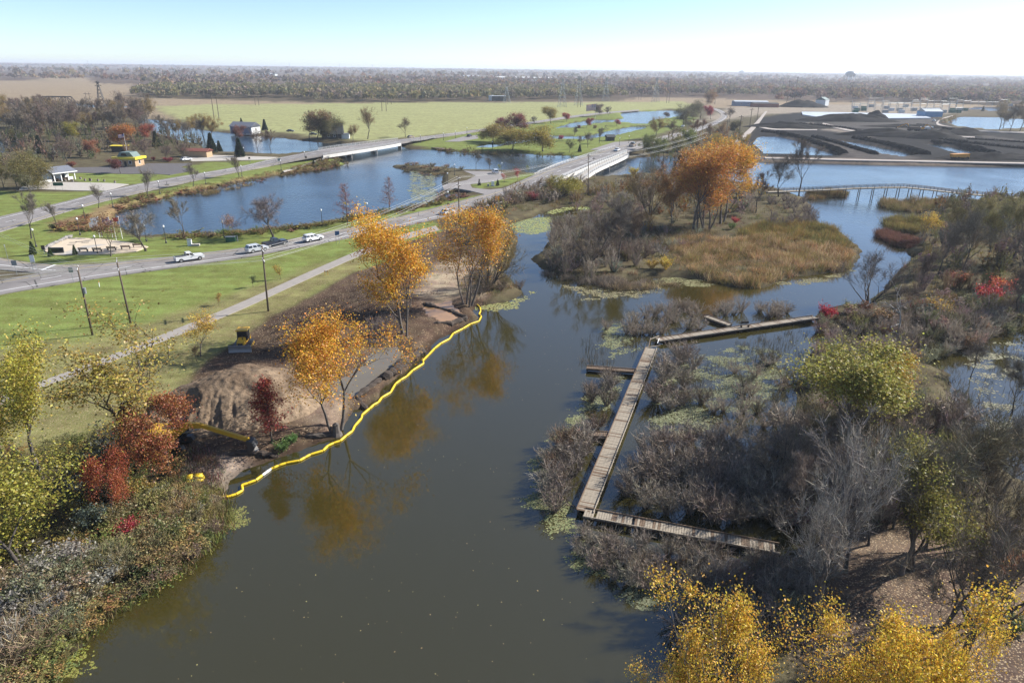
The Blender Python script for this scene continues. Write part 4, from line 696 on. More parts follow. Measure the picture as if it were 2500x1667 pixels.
# scrub masses
rng = random.Random(9); items = EXTRA
for pts, n, sd, hr, cols, kinds in (
  ([(2240, 600), (2250, 700), (2150, 740), (2400, 760), (2560, 780), (2560, 480), (2400, 480), (2300, 490)], 230, 31, (1.5, 4.5), [(.15, .13, .11), (.17, .15, .08), (.2, .17, .07), (.15, .115, .10)], ['bsl0', 'bsl1', 'lsl0']),
  ([(1990, 800), (2150, 820), (2300, 880), (2200, 940), (2250, 1010), (2100, 1000), (1960, 1000), (1990, 900)], 60, 32, (1.2, 2.6), GB, ['bsl0', 'bsl1']),
  ([(1450, 470), (1560, 440), (1860, 470), (1850, 540), (1600, 560), (1380, 560), (1400, 500)], 120, 33, (1.5, 3.6), GB + [(.24, .17, .06)], ['bsl0', 'bsl1', 'lsl0']),
  ([(0, 320), (350, 320), (480, 340), (520, 366), (420, 384), (300, 386), (100, 400), (0, 420)], 260, 34, (2, 6), [(.17, .14, .11), (.2, .15, .1), (.13, .14, .06)], ['lsl0', 'lsl1', 'bsl0']),
  ([(270, 500), (430, 470), (700, 420), (790, 395), (850, 402), (700, 428), (430, 482), (285, 520)], 110, 35, (.5, 1.3), [(.24, .17, .08), (.24, .14, .09), (.2, .17, .07)], ['lsl0', 'lsl1']),
  ([(400, 582), (620, 570), (760, 553), (985, 516), (1094, 492), (1094, 500), (985, 524), (760, 562), (620, 580), (410, 594)], 90, 36, (.4, 1.4), [(.24, .2, .07), (.22, .16, .09), (.17, .18, .06)], ['lsl0', 'lsl1', 'bsl0']),
  ([(120, 565), (200, 530), (250, 545), (270, 570), (200, 575)], 30, 37, (.5, 1.2), [(.25, .14, .08), (.3, .2, .09)], ['lsl0', 'lsl1']),
  ([(800, 385), (850, 402), (790, 408), (760, 412)], 22, 38, (.8, 1.8), [(.26, .18, .09), (.2, .17, .08)], ['lsl0', 'bsl0']),
  ([(960, 404), (1060, 406), (1130, 414), (1130, 420), (1040, 428), (1000, 418)], 40, 39, (.6, 1.6), [(.24, .17, .1), (.17, .14, .09)], ['lsl1', 'bsl0']),
  ([(1060, 366), (1110, 365), (1230, 372), (1400, 380), (1420, 384), (1300, 380), (1220, 378), (1100, 373)], 50, 40, (.7, 1.8), [(.2, .15, .08), (.16, .15, .06)], ['lsl1', 'lsl0']),
  ([(1580, 400), (1680, 390), (1790, 390), (1830, 350), (1790, 320), (1700, 330), (1600, 350), (1560, 375)], 120, 41, (2, 5), [(.24, .16, .08), (.2, .15, .1), (.18, .17, .06), (.3, .2, .07)], ['lsl0', 'lsl1', 'bsl0']),
  ([(1080, 450), (1120, 470), (1160, 475), (1120, 490), (1080, 500), (1060, 490)], 34, 42, (.5, 1.2), [(.25, .15, .1), (.2, .17, .08)], ['lsl0', 'lsl1']),
  ([(0, 1500), (60, 1420), (250, 1340), (330, 1260), (440, 1200), (520, 1230), (470, 1310), (480, 1350), (370, 1425), (260, 1490), (160, 1590), (90, 1700), (0, 1720)], 240, 44, (.6, 1.7), [(.26, .23, .085), (.28, .21, .11), (.33, .26, .10), (.22, .19, .11), (.18, .20, .075)], ['lsm0', 'lsm1', 'lsm2', 'bsl0']),
  ([(-60, 1150), (60, 1100), (260, 1060), (420, 1080), (440, 1180), (340, 1230), (250, 1330), (60, 1420), (-60, 1450)], 110, 45, (.6, 1.8), [(.2, .19, .075), (.15, .16, .06), (.28, .2, .075), (.09, .10, .045)], ['lsm0', 'lsm1', 'lsm2']),
  ([(1330, 650), (1430, 560), (1560, 555), (1700, 575), (1720, 600), (1600, 640), (1540, 670), (1400, 675)], 130, 46, (.8, 2.4), GB + [(.2, .16, .1)], ['bsl0', 'bsl1']),
  ([(1900, 1010), (2200, 960), (2330, 1080), (2420, 1180), (2330, 1290), (2100, 1280), (1950, 1300), (1860, 1200), (1840, 1100)], 80, 47, (1.2, 3.0), GB + [(.2, .18, .09)], ['bsl0', 'bsl1']),
  ([(1640, 1500), (1750, 1420), (1900, 1300), (1990, 1330), (1970, 1560), (1850, 1640), (1700, 1640)], 70, 48, (.8, 2.2), GB, ['bsl0', 'bsl1']),
  ([(2000, 800), (2100, 770), (2300, 740), (2520, 740), (2520, 800), (2330, 870), (2200, 840)], 120, 49, (1.0, 2.8), GB + [(.2, .18, .08), (.24, .15, .09)], ['bsl0', 'lsl0']),
  ([(1120, 548), (1180, 505), (1310, 468), (1330, 490), (1240, 512), (1190, 535), (1195, 580), (1150, 610), (1110, 590)], 110, 50, (1.4, 3.0), GB + [(.28, .2, .11), (.26, .21, .1)], ['bsl0', 'bsl1', 'lsl0']),
  ([(2540, 470), (2900, 470), (3100, 900), (3000, 1500), (2700, 1450), (2560, 1250), (2540, 800)], 150, 62, (1.5, 3.5), GB + [(.24, .2, .09)], ['bsf0', 'bsf1', 'lsf0']),
  ([(2340, 300), (2300, 305), (2290, 296), (2330, 286)], 20, 43, (1, 2.2), [(.28, .2, .09)], ['lsl0'])):
    for p in inside(pts, n, sd): items.append((rng.choice(kinds), p[0], p[1], p[2], rng.uniform(.8, 1.3) * 1.1, rng.uniform(*hr) / 2.1, [c * rng.uniform(.8, 1.15) for c in rng.choice(cols)]))
items = [((k.replace('bsl', 'bsf').replace('lsl', 'lsf') if y > 135 else k), x, y, z, a_, b_, c_) for k, x, y, z, a_, b_, c_ in items if clear_of_walks((x, y))]
mass('undergrowth', 'dense bare and brown scrub filling the banks and thickets', 'scrub', items)

# ---- cattail and reed beds
nr = np.random.default_rng(7)
def blades(seed, n, H, W, lean):
    nr = np.random.default_rng(seed); C = nr.normal(size=(n, 3)) * np.array([W, W, 0]); D = nr.normal(size=(n, 3)) * .22; D[:, 2] = 1; D[:, 0] -= lean
    v, q = ribbons(nr, C, D, H * nr.uniform(.6, 1.15, n), nr.uniform(.03, .06, n)); return dict(H=H, v=v, q=q)
for i in range(4): PROTO['reed%d' % i] = blades(200 + i, 46, 2.0, .38, .18)
items = []
RC = [(.38, .23, .11), (.34, .22, .10), (.28, .22, .08), (.44, .32, .19), (.22, .19, .07), (.46, .34, .2)]
for pts, n, sd, hr, cols in (
  ([(1620, 600), (1700, 585), (1800, 590), (1900, 580), (1990, 600), (2080, 620), (2070, 655), (1950, 665), (1890, 680), (1840, 700), (1770, 690), (1700, 670), (1650, 650)], 1500, 51, (1.3, 2.2), RC),
  ([(1800, 580), (1860, 545), (1960, 545), (2040, 570), (2080, 610), (1980, 610), (1880, 590)], 800, 52, (1.3, 2.4), [(.22, .18, .06), (.30, .20, .07), (.20, .19, .07)]),
  ([(1560, 575), (1640, 560), (1760, 570), (1700, 600), (1600, 610)], 300, 53, (.8, 1.5), [(.2, .16, .1), (.26, .2, .1)]),
  ([(1970, 470), (2068, 466), (2066, 478), (1975, 484)], 150, 54, (1.4, 2.2), [(.26, .17, .08), (.2, .17, .07)]),
  ([(2150, 490), (2290, 492), (2330, 508), (2260, 518), (2180, 512), (2150, 500)], 260, 55, (1.4, 2.4), [(.2, .17, .07), (.25, .18, .09)]),
  ([(2160, 535), (2200, 528), (2270, 540), (2260, 570), (2200, 562), (2165, 552)], 220, 56, (1.4, 2.2), [(.24, .18, .06), (.2, .18, .06)]),
  ([(2137, 572), (2160, 562), (2200, 575), (2250, 590), (2232, 606), (2180, 592)], 240, 57, (1.2, 1.8), [(.2, .1, .075), (.17, .09, .06)]),
  ([(1500, 690), (1590, 680), (1680, 690), (1580, 702), (1500, 706)], 34, 58, (.6, 1.3), [(.3, .23, .13), (.22, .17, .11)]),
  ([(320, 1300), (420, 1230), (500, 1220), (470, 1270), (380, 1340)], 50, 59, (.7, 1.3), [(.2, .22, .07), (.28, .24, .10)]),
  ([(420, 500), (500, 470), (620, 446), (600, 452), (480, 478)], 30, 60, (.6, 1.1), [(.26, .2, .1)]),
  ([(1300, 655), (1420, 690), (1500, 700), (1580, 692), (1500, 680), (1380, 670)], 50, 61, (.8, 1.5), [(.2, .17, .14), (.25, .2, .15)])):
    for p in inside(pts, n, sd): h = rng.uniform(*hr) * (.2 + 1.55 * float(fbm(np.array([p[0]]), np.array([p[1]]), 4.0, 6, 3)[0])); items.append(('reed%d' % rng.randrange(4), p[0], p[1], p[2] * .3, rng.uniform(1.0, 1.6), h / 2, (lambda f3: [c * f3 for c in rng.choice(cols)])(rng.choice((.7, .9, 1.1, 1.35)))))
for o in [mass('reeds', 'beds of brown and gold cattails on the island and shores', 'reeds', items, 'reedmass')]: pass
# dry bank grass and weeds on every wild shore
for i in range(4): PROTO['tuft%d' % i] = blades(240 + i, 26, .8, .34, .1)
items = []
for pts, n, sd, hr, cols in (
  ([(2100, 740), (2230, 620), (2290, 490), (2560, 480), (2560, 800), (2330, 870), (2190, 850), (2000, 800), (2010, 770)], 900, 101, (.5, 1.3), [(.2, .16, .08), (.17, .15, .07), (.24, .18, .09)]),
  ([(1310, 640), (1400, 545), (1500, 460), (1850, 465), (1990, 540), (2090, 610), (2060, 660), (1930, 680), (1760, 700), (1560, 690), (1420, 690)], 1100, 102, (.4, 1.1), [(.2, .16, .09), (.24, .19, .1), (.16, .15, .07)]),
  ([(1100, 545), (1230, 490), (1330, 445), (1480, 440), (1480, 500), (1360, 505), (1250, 525), (1190, 560)], 420, 103, (.4, 1.2), [(.22, .17, .08), (.17, .16, .06), (.26, .18, .09)]),
  ([(2180, 860), (2330, 880), (2350, 1000), (2420, 1120), (2400, 1200), (2200, 1300), (2000, 1300), (1880, 1200), (1850, 1100), (1960, 900)], 380, 104, (.4, 1.0), [(.17, .14, .1), (.2, .18, .1)]),
  ([(60, 1720), (150, 1590), (250, 1500), (370, 1430), (490, 1350), (560, 1265), (540, 1190), (440, 1200), (300, 1300), (0, 1450), (0, 1720)], 1300, 105, (.3, .8), [(.16, .17, .06), (.24, .2, .08), (.2, .15, .08), (.14, .15, .05)]),
  ([(1120, 690), (1240, 650), (1290, 690), (1200, 730), (1150, 750)], 120, 106, (.3, .8), [(.24, .19, .11), (.2, .17, .08)]),
  ([(430, 1120), (480, 1100), (540, 1140), (560, 1190), (500, 1220), (440, 1200)], 90, 107, (.3, .8), [(.25, .15, .11), (.22, .18, .11)]),
  ([(270, 505), (430, 470), (700, 420), (850, 402), (790, 395), (560, 442), (300, 488)], 260, 108, (.4, .9), [(.26, .19, .09), (.2, .18, .07)]),
  ([(400, 590), (620, 576), (760, 560), (985, 520), (1094, 494), (985, 514), (755, 552), (541, 572), (400, 578)], 260, 109, (.4, .9), [(.24, .2, .08), (.2, .2, .06), (.27, .22, .1)]),
  ([(900, 640), (1080, 600), (1180, 640), (1180, 730), (1000, 740)], 60, 110, (.2, .5), [(.2, .16, .1)])):
    for p in inside(pts, n, sd):
        if p[2] < .02 and sd != 105: continue
        h = rng.uniform(*hr); items.append(('tuft%d' % rng.randrange(4), p[0], p[1], p[2] - .05, rng.uniform(1.0, 1.7), h / .8, [c * rng.uniform(.8, 1.2) for c in rng.choice(cols)]))
mass('bank_grass', 'dry grass and weeds covering the wild banks', 'grass', items, 'reedmass')
# sticks and dead stalks standing in the flooded marsh
PROTO['stalk'] = blades(230, 14, .8, .5, .1); items = []
for pts, n, sd in (([(1640, 1000), (1700, 900), (1830, 810), (1980, 800), (1960, 900), (1900, 1000), (1800, 1060)], 160, 71), ([(2300, 880), (2400, 830), (2500, 820), (2500, 1100), (2400, 1050)], 60, 72), ([(1440, 800), (1560, 820), (1560, 860), (1420, 900), (1420, 860)], 40, 73), ([(1000, 424), (1080, 430), (1080, 490), (1000, 500)], 40, 74)):
    for p in inside(pts, n, sd): items.append(('stalk', p[0], p[1], 0, rng.uniform(.6, 1.2), rng.uniform(.5, 1.3), rng.choice([(.07, .06, .045), (.14, .11, .07), (.05, .05, .04)])))
mass('dead_stalks', 'dead dark stalks poking out of the flooded marsh', 'stalks', items, 'reedmass')

# ---- duckweed and floating scum along the shores
leaf_mat('weed', 'att', 0, .9, .25)
VV, QQ, CC, n0 = [], [], [], 0
for pts, dens, sd, cell, c in (
  (S([(1165, 522), (1200, 502), (1262, 498), (1270, 528), (1225, 537), (1180, 535)]), .45, 81, .3, (.27, .29, .12)), (S([(1250, 490), (1290, 476), (1395, 474), (1370, 484), (1320, 480), (1270, 492)]), .48, 82, .4, (.27, .29, .12)),
  (S([(1095, 708), (1180, 692), (1220, 672), (1222, 682), (1180, 706), (1110, 714)]), .5, 83, .25, (.26, .26, .11)),
  (S([(30, 1568), (120, 1520), (180, 1475), (195, 1430), (240, 1400), (330, 1360), (410, 1312), (390, 1330), (330, 1375), (240, 1415), (205, 1450), (185, 1490), (110, 1545), (60, 1580)]), .47, 84, .11, (.21, .22, .05)), (S([(480, 1200), (560, 1165), (540, 1210), (500, 1240), (440, 1290), (450, 1250)]), .52, 85, .11, (.20, .20, .07)), (S([(160, 1508), (200, 1500), (205, 1525), (170, 1525)]), .45, 86, .11, (.22, .22, .06)),
  (S([(1225, 1060), (1260, 1010), (1320, 960), (1340, 1010), (1280, 1100), (1290, 1170), (1260, 1190), (1205, 1150), (1230, 1120)]), .50, 87, .12, (.19, .20, .10)), (S([(1250, 1180), (1300, 1190), (1370, 1260), (1450, 1330), (1440, 1360), (1350, 1310), (1290, 1240)]), .50, 88, .12, (.19, .20, .10)),
  (S([(1300, 950), (1400, 850), (1440, 840), (1400, 930), (1340, 990)]), .64, 89, .14, (.20, .21, .12)), (S([(1390, 740), (1440, 735), (1470, 800), (1400, 830), (1380, 790)]), .64, 90, .16, (.21, .22, .12)), (S([(1500, 830), (1700, 790), (1830, 800), (1800, 930), (1560, 1020), (1480, 1000)]), .70, 91, .14, (.19, .2, .12)),
  (S([(1420, 1340), (1600, 1330), (1700, 1380), (1620, 1440), (1480, 1400)]), .58, 92, .14, (.15, .16, .10)), (S([(1480, 645), (1560, 636), (1660, 655), (1560, 660)]), .57, 93, .2, (.22, .21, .11)), (S([(1290, 655), (1420, 668), (1540, 655), (1500, 680), (1340, 690)]), .66, 94, .2, (.22, .2, .12)), (S([(1760, 655), (1900, 632), (1960, 622), (1900, 650)]), .62, 95, .2, (.22, .2, .11)), (S([(940, 390), (1000, 400), (1010, 470), (940, 490)]), .64, 96, .5, (.22, .23, .15)), (S([(2200, 800), (2352, 780), (2352, 1080), (2250, 1000)]), .73, 97, .2, (.25, .24, .17))):
    pg = Poly(GP(pts)); gx_, gy_ = np.meshgrid(np.arange(pg.lo[0] - 1.6, pg.hi[0] + 1.6, cell), np.arange(pg.lo[1] - 1.6, pg.hi[1] + 1.6, cell * 1.2)); x, y = gx_.ravel(), gy_.ravel()
    d = pg.sdf(x, y, 6); n_ = np.random.default_rng(sd).normal(size=len(x)) * .045 + fbm(x, y * 1.6, 2.6, sd, 5) * .75 + fbm(x, y * 1.8, .7, sd + 3, 3) * .25 + np.clip(d, -1.2, 1.2) * .17; ok = (d > -1.2) & (n_ > dens); x, y = x[ok], y[ok]; k = len(x)
    if not k: continue
    nr = np.random.default_rng(sd); C = np.stack([x, y, np.full(k, .012)], 1) + nr.normal(size=(k, 3)) * np.array([cell * .25, cell * .25, .002]); a = nr.random(k) * 6.28; s = cell * nr.uniform(.35, 1.25, k)
    u = np.stack([np.cos(a) * s, np.sin(a) * s, np.zeros(k)], 1); w = np.stack([-np.sin(a) * s, np.cos(a) * s, np.zeros(k)], 1) * .7
    VV.append(np.stack([C - u, C - w, C + u, C + w], 1).reshape(-1, 3)); QQ.append(np.arange(4 * k).reshape(k, 4) + n0); n0 += 4 * k; CC.append(np.tile(np.array(c), (k, 1)))
qq = np.concatenate(QQ); tag(link('duckweed', npmesh('duckweed', np.concatenate(VV), qq, rnd=np.random.default_rng(3).random(len(qq)), colr=np.concatenate(CC), mats=['weed'])), 'yellow green duckweed and scum floating along the shores', 'duckweed', kind='stuff')

# leaves adrift on the river
nr = np.random.default_rng(77); pg = WATER['river']; x = nr.uniform(-35, 60, 5200); y = nr.uniform(34, 130, 5200); ok = (pg.sdf(x, y, 8) > .5) & (fbm(x, y, 14, 88, 3) > .52); x, y = x[ok][:520], y[ok][:520]; k = len(x)
v, q = cards(nr, np.stack([x, y, np.full(k, .015)], 1), nr.uniform(.07, .16, k)); v[:, 2] = .012 + np.tile([0, .004, 0, .004], k)
tag(link('floating_leaves', npmesh('floating_leaves', v, q, rnd=nr.random(k), colr=np.tile(np.array((.42, .34, .16)), (k, 1)), mats=['weed'])), 'pale fallen leaves drifting on the river', 'leaves', kind='stuff')

# ---- far woods to the horizon
def puff(seed, n, fuzzy):
    nr = np.random.default_rng(seed); d = nr.normal(size=(n, 3)); d /= np.linalg.norm(d, axis=1)[:, None]; d[:, 2] = np.abs(d[:, 2]) * .9
    C = d * np.array([.5, .5, .55]) * nr.uniform(.55, 1, (n, 1)); C[:, 2] += .42; v, q = cards(nr, C, nr.uniform(.2, .42, n) * (1 if fuzzy else 1.3), .1)
    return dict(H=1, v=v, q=q)
for i in range(3): PROTO['puff%d' % i] = puff(300 + i, 46, True)
for i in range(2): PROTO['blob%d' % i] = puff(310 + i, 16, False)
FC = [(.21, .15, .12), (.20, .15, .13), (.25, .155, .10), (.18, .155, .105), (.19, .135, .12), (.235, .175, .105), (.175, .14, .125)]
items = []; rng = random.Random(12)
def wood(pts, n, sd, hr, cols, kinds, clumpy=.45):
    for x, y, z in inside(pts, n, sd):
        h = rng.uniform(*hr); c = rng.choice(cols); f2 = rng.uniform(.85, 1.12); items.append((rng.choice(kinds), x, y, z - .5, h * rng.uniform(.75, 1.3), h, [v * f2 for v in c]))
OL = [(.22, .20, .11), (.20, .18, .12), (.25, .21, .10), (.18, .17, .10), (.21, .17, .13)]
PF = ['puff0', 'puff1', 'puff2']; BL = ['blob0', 'blob1']
wood([(325, 236), (380, 240), (500, 243), (700, 240), (735, 250), (870, 251), (1000, 251), (1100, 248), (1260, 246), (1500, 240), (1500, 222), (1200, 222), (900, 222), (600, 220), (340, 222)], 1700, 1, (9, 16), OL, PF)
wood([(1500, 240), (1700, 236), (2000, 240), (2500, 262), (2700, 262), (2700, 225), (2000, 222), (1500, 222)], 1500, 2, (10, 18), FC + OL, PF)
wood([(1900, 250), (2500, 257), (2700, 255), (2700, 240), (1900, 238)], 240, 3, (12, 20), FC, PF)
wood([(-500, 196), (220, 200), (330, 206), (400, 222), (1200, 222), (2000, 222), (2900, 235), (3000, 205), (2000, 200), (1200, 197), (300, 192), (-600, 186)], 3400, 4, (12, 20), FC, BL)
wood([(-900, 190), (300, 195), (1200, 198), (2000, 203), (3100, 212), (3200, 196), (2000, 188), (1200, 180), (300, 174), (-900, 166)], 3000, 5, (18, 30), FC, BL)
for r in range(9):                                         # the last ridges, ever farther
    dpx = 9.0 - r * .85; n = 300
    for k in range(n):
        px = -500 + 3600 * (k + rng.random()) / n; u = (px - 1250) / F; v_ = -(168 + dpx * rng.uniform(.9, 1.1) - 833.5) / F; t = -(CAMZ - 8) / (-st + v_ * ct); x, y = u * t, (ct + v_ * st) * t
        z = 12 * min(1, max(0, (y - 2500) / 6000)) ** 1.2; h = rng.uniform(20, 30); w = max(30, y * .009); items.append((rng.choice(BL), x, y, z - 4, w * rng.uniform(.8, 1.5), h, [v * rng.uniform(.8, 1.15) for v in rng.choice(FC)]))
mass('forest', 'brown and purple autumn woods reaching to the horizon', 'forest', items, 'woods')
# ---------------------------------------------------------------- roads, paths, lots
mat('asphalt', (.235, .215, .205), .9, .16, 1.2); mat('asphalt_dark', (.11, .10, .10), .9, .2, .8); mat('concrete', (.42, .385, .34), .85, .14, .9); mat('sandstone', (.56, .46, .34), .85, .12, .7); mat('gravelroad', (.36, .31, .27), .9, .2, .5)
mat('line_white', (.74, .74, .72), .6, .1, 3); mat('line_yellow', (.55, .42, .16), .6, .15, 3)
mat('wood_grey', (.33, .28, .215), .85, .34, 4.0); mat('wood_brown', (.17, .115, .075), .85, .35, 4.0); mat('wood_dark', (.085, .065, .05), .85, .3, 3.0); mat('pole_wood', (.115, .085, .065), .85, .3, 2.0)
mat('steel_dark', (.035, .035, .038), .5, .2, 3, spec=.5); mat('steel_grey', (.30, .31, .32), .45, .15, 3, metal=.4); mat('white_paint', (.78, .78, .76), .5, .06, 2); mat('glass_dark', (.02, .024, .028), .06, .1, 1, spec=.6); mat('tyre', (.02, .02, .02), .8, .2, 5); mat('rim', (.45, .45, .46), .35, .1, 3, metal=.6)
mat('lamp_globe', (.85, .85, .83), .3, .03, 2); mat('cat_yellow', (.62, .36, .03), .45, .12, 3); mat('boom_yellow', (.72, .50, .02), .45, .14, 3); mat('boom_white', (.75, .73, .66), .5, .1, 3); mat('red_paint', (.45, .03, .03), .5, .1, 2); mat('blue_cloth', (.03, .06, .28), .7, .1, 2); mat('sign_green', (.02, .10, .06), .5, .1, 2); mat('sign_blue', (.05, .12, .28), .5, .1, 2); mat('sign_orange', (.62, .27, .03), .5, .1, 2); mat('stone_grey', (.28, .26, .24), .9, .3, 2, bump=.4)
mat('wire', (.55, .54, .5), .4, .1, 1, metal=.2); mat('soil', (.155, .108, .072), .95, .35, .9, bump=.6); mat('soil_pale', (.30, .235, .16), .95, .25, .9, bump=.5); mat('coal', (.030, .028, .027), .95, .5, .25, bump=.3, spec=.05); mat('galv', (.26, .28, .29), .5, .15, 1, metal=.3)
def cracked(name, col):
    m = mat(name, col, .9, .2, .35); nt = m.node_tree; b = nt.nodes['Principled BSDF']; src = b.inputs['Base Color'].links[0].from_socket
    tc = mk(nt, 'ShaderNodeTexCoord'); vo = mk(nt, 'ShaderNodeTexVoronoi', feature='DISTANCE_TO_EDGE', _Scale=.17); nz = mk(nt, 'ShaderNodeTexNoise', _Scale=.8); ad = mk(nt, 'ShaderNodeMixRGB'); ad.inputs[0].default_value = .12
    nt.links.new(tc.outputs['Object'], ad.inputs[1]); nt.links.new(nz.outputs['Color'], ad.inputs[2]); nt.links.new(tc.outputs['Object'], nz.inputs[0]); nt.links.new(tc.outputs['Object'], vo.inputs['Vector'])
    lt = mk(nt, 'ShaderNodeMath', operation='LESS_THAN'); lt.inputs[1].default_value = .011; nt.links.new(vo.outputs['Distance'], lt.inputs[0])
    v2 = mk(nt, 'ShaderNodeTexVoronoi', _Scale=.06); nt.links.new(tc.outputs['Object'], v2.inputs['Vector']); hs = mk(nt, 'ShaderNodeHueSaturation'); mr = mk(nt, 'ShaderNodeMapRange'); mr.inputs[3].default_value = .86; mr.inputs[4].default_value = 1.1
    sp = mk(nt, 'ShaderNodeSeparateColor'); nt.links.new(v2.outputs['Color'], sp.inputs[0]); nt.links.new(sp.outputs[0], mr.inputs[0]); nt.links.new(mr.outputs[0], hs.inputs['Value']); nt.links.new(src, hs.inputs['Color'])
    mx = mk(nt, 'ShaderNodeMix', data_type='RGBA'); mx.inputs[7].default_value = (.07, .065, .06, 1); nt.links.new(lt.outputs[0], mx.inputs[0]); nt.links.new(hs.outputs[0], mx.inputs[6]); nt.links.new(mx.outputs[2], b.inputs['Base Color'])
cracked('road_grey', (.225, .205, .195))
def smooth_pairs(pr, it=2):
    for _ in range(it):
        o = [pr[0]]
        for a, b in zip(pr[:-1], pr[1:]):
            o += [tuple(.75 * a[i] + .25 * b[i] for i in range(5)), tuple(.25 * a[i] + .75 * b[i] for i in range(5))]
        o.append(pr[-1]); pr = o
    return pr
def edges(pairs, z=1.12):
    pr = [(a[0], a[1], b[0], b[1], c[0] if c else z) for (a, b, *c) in pairs]; pr = smooth_pairs(pr)
    return [(G(x0, y0, zz), G(x1, y1, zz)) for x0, y0, x1, y1, zz in pr]
def strip(name, E, m, skirt=.5):
    vs = []; fs = []
    for l, r in E: vs += [l, r, (l.x, l.y, l.z - skirt), (r.x, r.y, r.z - skirt)]
    for k in range(len(E) - 1):
        a, b = 4 * k, 4 * k + 4; fs += [(a, a + 1, b + 1, b), (a, b, b + 2, a + 2), (a + 1, a + 3, b + 3, b + 1)]
    mb = MB(); mb.add(vs, fs); o = mb.build(name, m); tag(o, kind='structure'); return o
def paint(E, f, w, m, parent, name='lane_line', dash=None, lift=.012, lo=0, hi=1e9):
    """one painted line at fraction f across the road"""
    pts = [l.lerp(r, f) for l, r in E]; mb = MB(); s = 0.0
    for a, b in zip(pts[:-1], pts[1:]):
        d = b - a; L = d.length
        if L < 1e-3: continue
        d /= L; n = Vector((-d.y, d.x, 0)).normalized() * w / 2; up = Vector((0, 0, lift)); t = 0.0
        while t < L - 1e-3:
            if dash:
                ph = (s + t) % (dash[0] + dash[1]); on = ph < dash[0]; e = min(L, t + ((dash[0] if on else dash[0] + dash[1]) - ph) + 1e-4)
            else: on, e = True, L
            if on and lo < s + t < hi: p, q = a + d * t + up, a + d * e + up; mb.quad(p - n, q - n, q + n, p + n)
            t = e
        s += L
    if mb.v: return mb.build(name, m, parent)
EN = edges([((-320, 742), (-300, 788)), ((-100, 702), (-100, 740)), ((0, 684), (0, 717)), ((100, 666), (100, 701)), ((200, 648), (200, 685)), ((300, 638), (300, 670)), ((434, 625), (434, 651)), ((600, 604), (600, 628)), ((653, 595), (653, 618)), ((760, 574), (760, 598)), ((888, 549), (888, 574)), ((1018, 519), (1028, 543)), ((1140, 486), (1155, 512)), ((1190, 473), (1225, 494)), ((1240, 456), (1285, 472)), ((1304, 427), (1345, 446), 1.7), ((1370, 400), (1412, 416), 2.9), ((1420, 385), (1462, 395), 3.4), ((1468, 369), (1500, 381), 3.5), ((1505, 358), (1532, 369), 3.4), ((1560, 345), (1585, 355), 2.4), ((1620, 332), (1640, 340), 1.4), ((1680, 318), (1698, 323), 1.2), ((1735, 300), (1752, 303), 1.2), ((1765, 284), (1782, 284), 1.2), ((1750, 270), (1762, 268), 1.2), ((1715, 262), (1722, 260), 1.2)])
road = strip('road', EN, 'road_grey')
paint(EN, .80, .22, 'line_white', road); paint(EN, .17, .18, 'line_yellow', road); paint(EN, .48, .18, 'line_white', road, dash=(3.5, 9))
ER = edges([((-200, 600), (-200, 640)), ((0, 629), (0, 657)), ((60, 640), (60, 663)), ((127, 646), (120, 668)), ((200, 647), (200, 672)), ((280, 641), (280, 655))], 1.10)
ramp = strip('road_ramp', ER, 'road_grey'); paint(ER, .62, .2, 'line_white', ramp); paint(ER, .12, .16, 'line_yellow', ramp)
mb = MB(); a, b2 = G(102, 659, 1.13), G(135, 646, 1.13); d = (b2 - a).normalized(); n = Vector((-d.y, d.x, 0)) * .3; mb.quad(a - n, b2 - n, b2 + n, a + n); mb.build('stop_line', 'line_white', ramp)
EF = edges([((-320, 612), (-320, 655)), ((-150, 567), (-150, 610)), ((0, 528), (0, 566)), ((153, 494), (153, 519)), ((255, 466), (255, 490)), ((370, 442), (383, 461)), ((536, 415), (536, 428)), ((600, 404), (600, 417)), ((649, 391), (670, 401), 1.5), ((740, 374), (757, 384), 2.6), ((798, 362), (808, 377), 3.2), ((925, 346), (940, 357), 3.3), ((1000, 338), (1002, 345), 2.8), ((1080, 328), (1085, 333), 1.5), ((1164, 317), (1164, 322)), ((1293, 298), (1293, 303)), ((1436, 277), (1440, 281)), ((1560, 268), (1560, 270))])
froad = strip('road_far', EF, 'road_grey'); paint(EF, .16, .22, 'line_white', froad); paint(EF, .5, .18, 'line_white', froad, dash=(3.5, 9)); paint(EF, .86, .18, 'line_yellow', froad)
EP = edges([(S([(-120, 952)])[0], S([(-120, 972)])[0]), (S([(0, 912)])[0], S([(0, 930)])[0])] + [(S([a])[0], S([b])[0]) for a, b in (((105, 871), (105, 884)), ((180, 844), (185, 857)), ((310, 793), (318, 805)), ((420, 749), (428, 762)), ((500, 717), (505, 731)), ((600, 674), (605, 688)), ((700, 628), (705, 641)), ((830, 572), (833, 584)), ((900, 545), (905, 556)), ((1000, 518), (1010, 528)))], 1.06)
mat('path_grey', (.30, .27, .24), .9, .18, .8)
path = strip('footpath', EP, 'path_grey', .3)
strip('footpath', edges([((691, 417), (693, 419)), ((740, 403), (742, 406)), ((775, 390), (778, 393)), ((800, 380), (804, 383), 2.6)], 1.06), 'concrete', .3)
strip('rail_road', edges([((1765, 372), (1792, 374)), ((1790, 350), (1808, 352)), ((1812, 330), (1826, 332)), ((1840, 305), (1850, 306)), ((1868, 272), (1873, 272))], 1.3), 'gravelroad')
strip('dyke_road', edges([((1868, 384), (1868, 387)), ((2060, 388), (2060, 391)), ((2300, 393), (2300, 396)), ((2600, 399), (2600, 402))], 1.4), 'gravelroad')
strip('haul_road', edges([((1855, 307), (1850, 310)), ((1880, 314), (1878, 317)), ((1930, 316), (1930, 318)), ((1995, 316), (1995, 318))], 1.3), 'gravelroad')
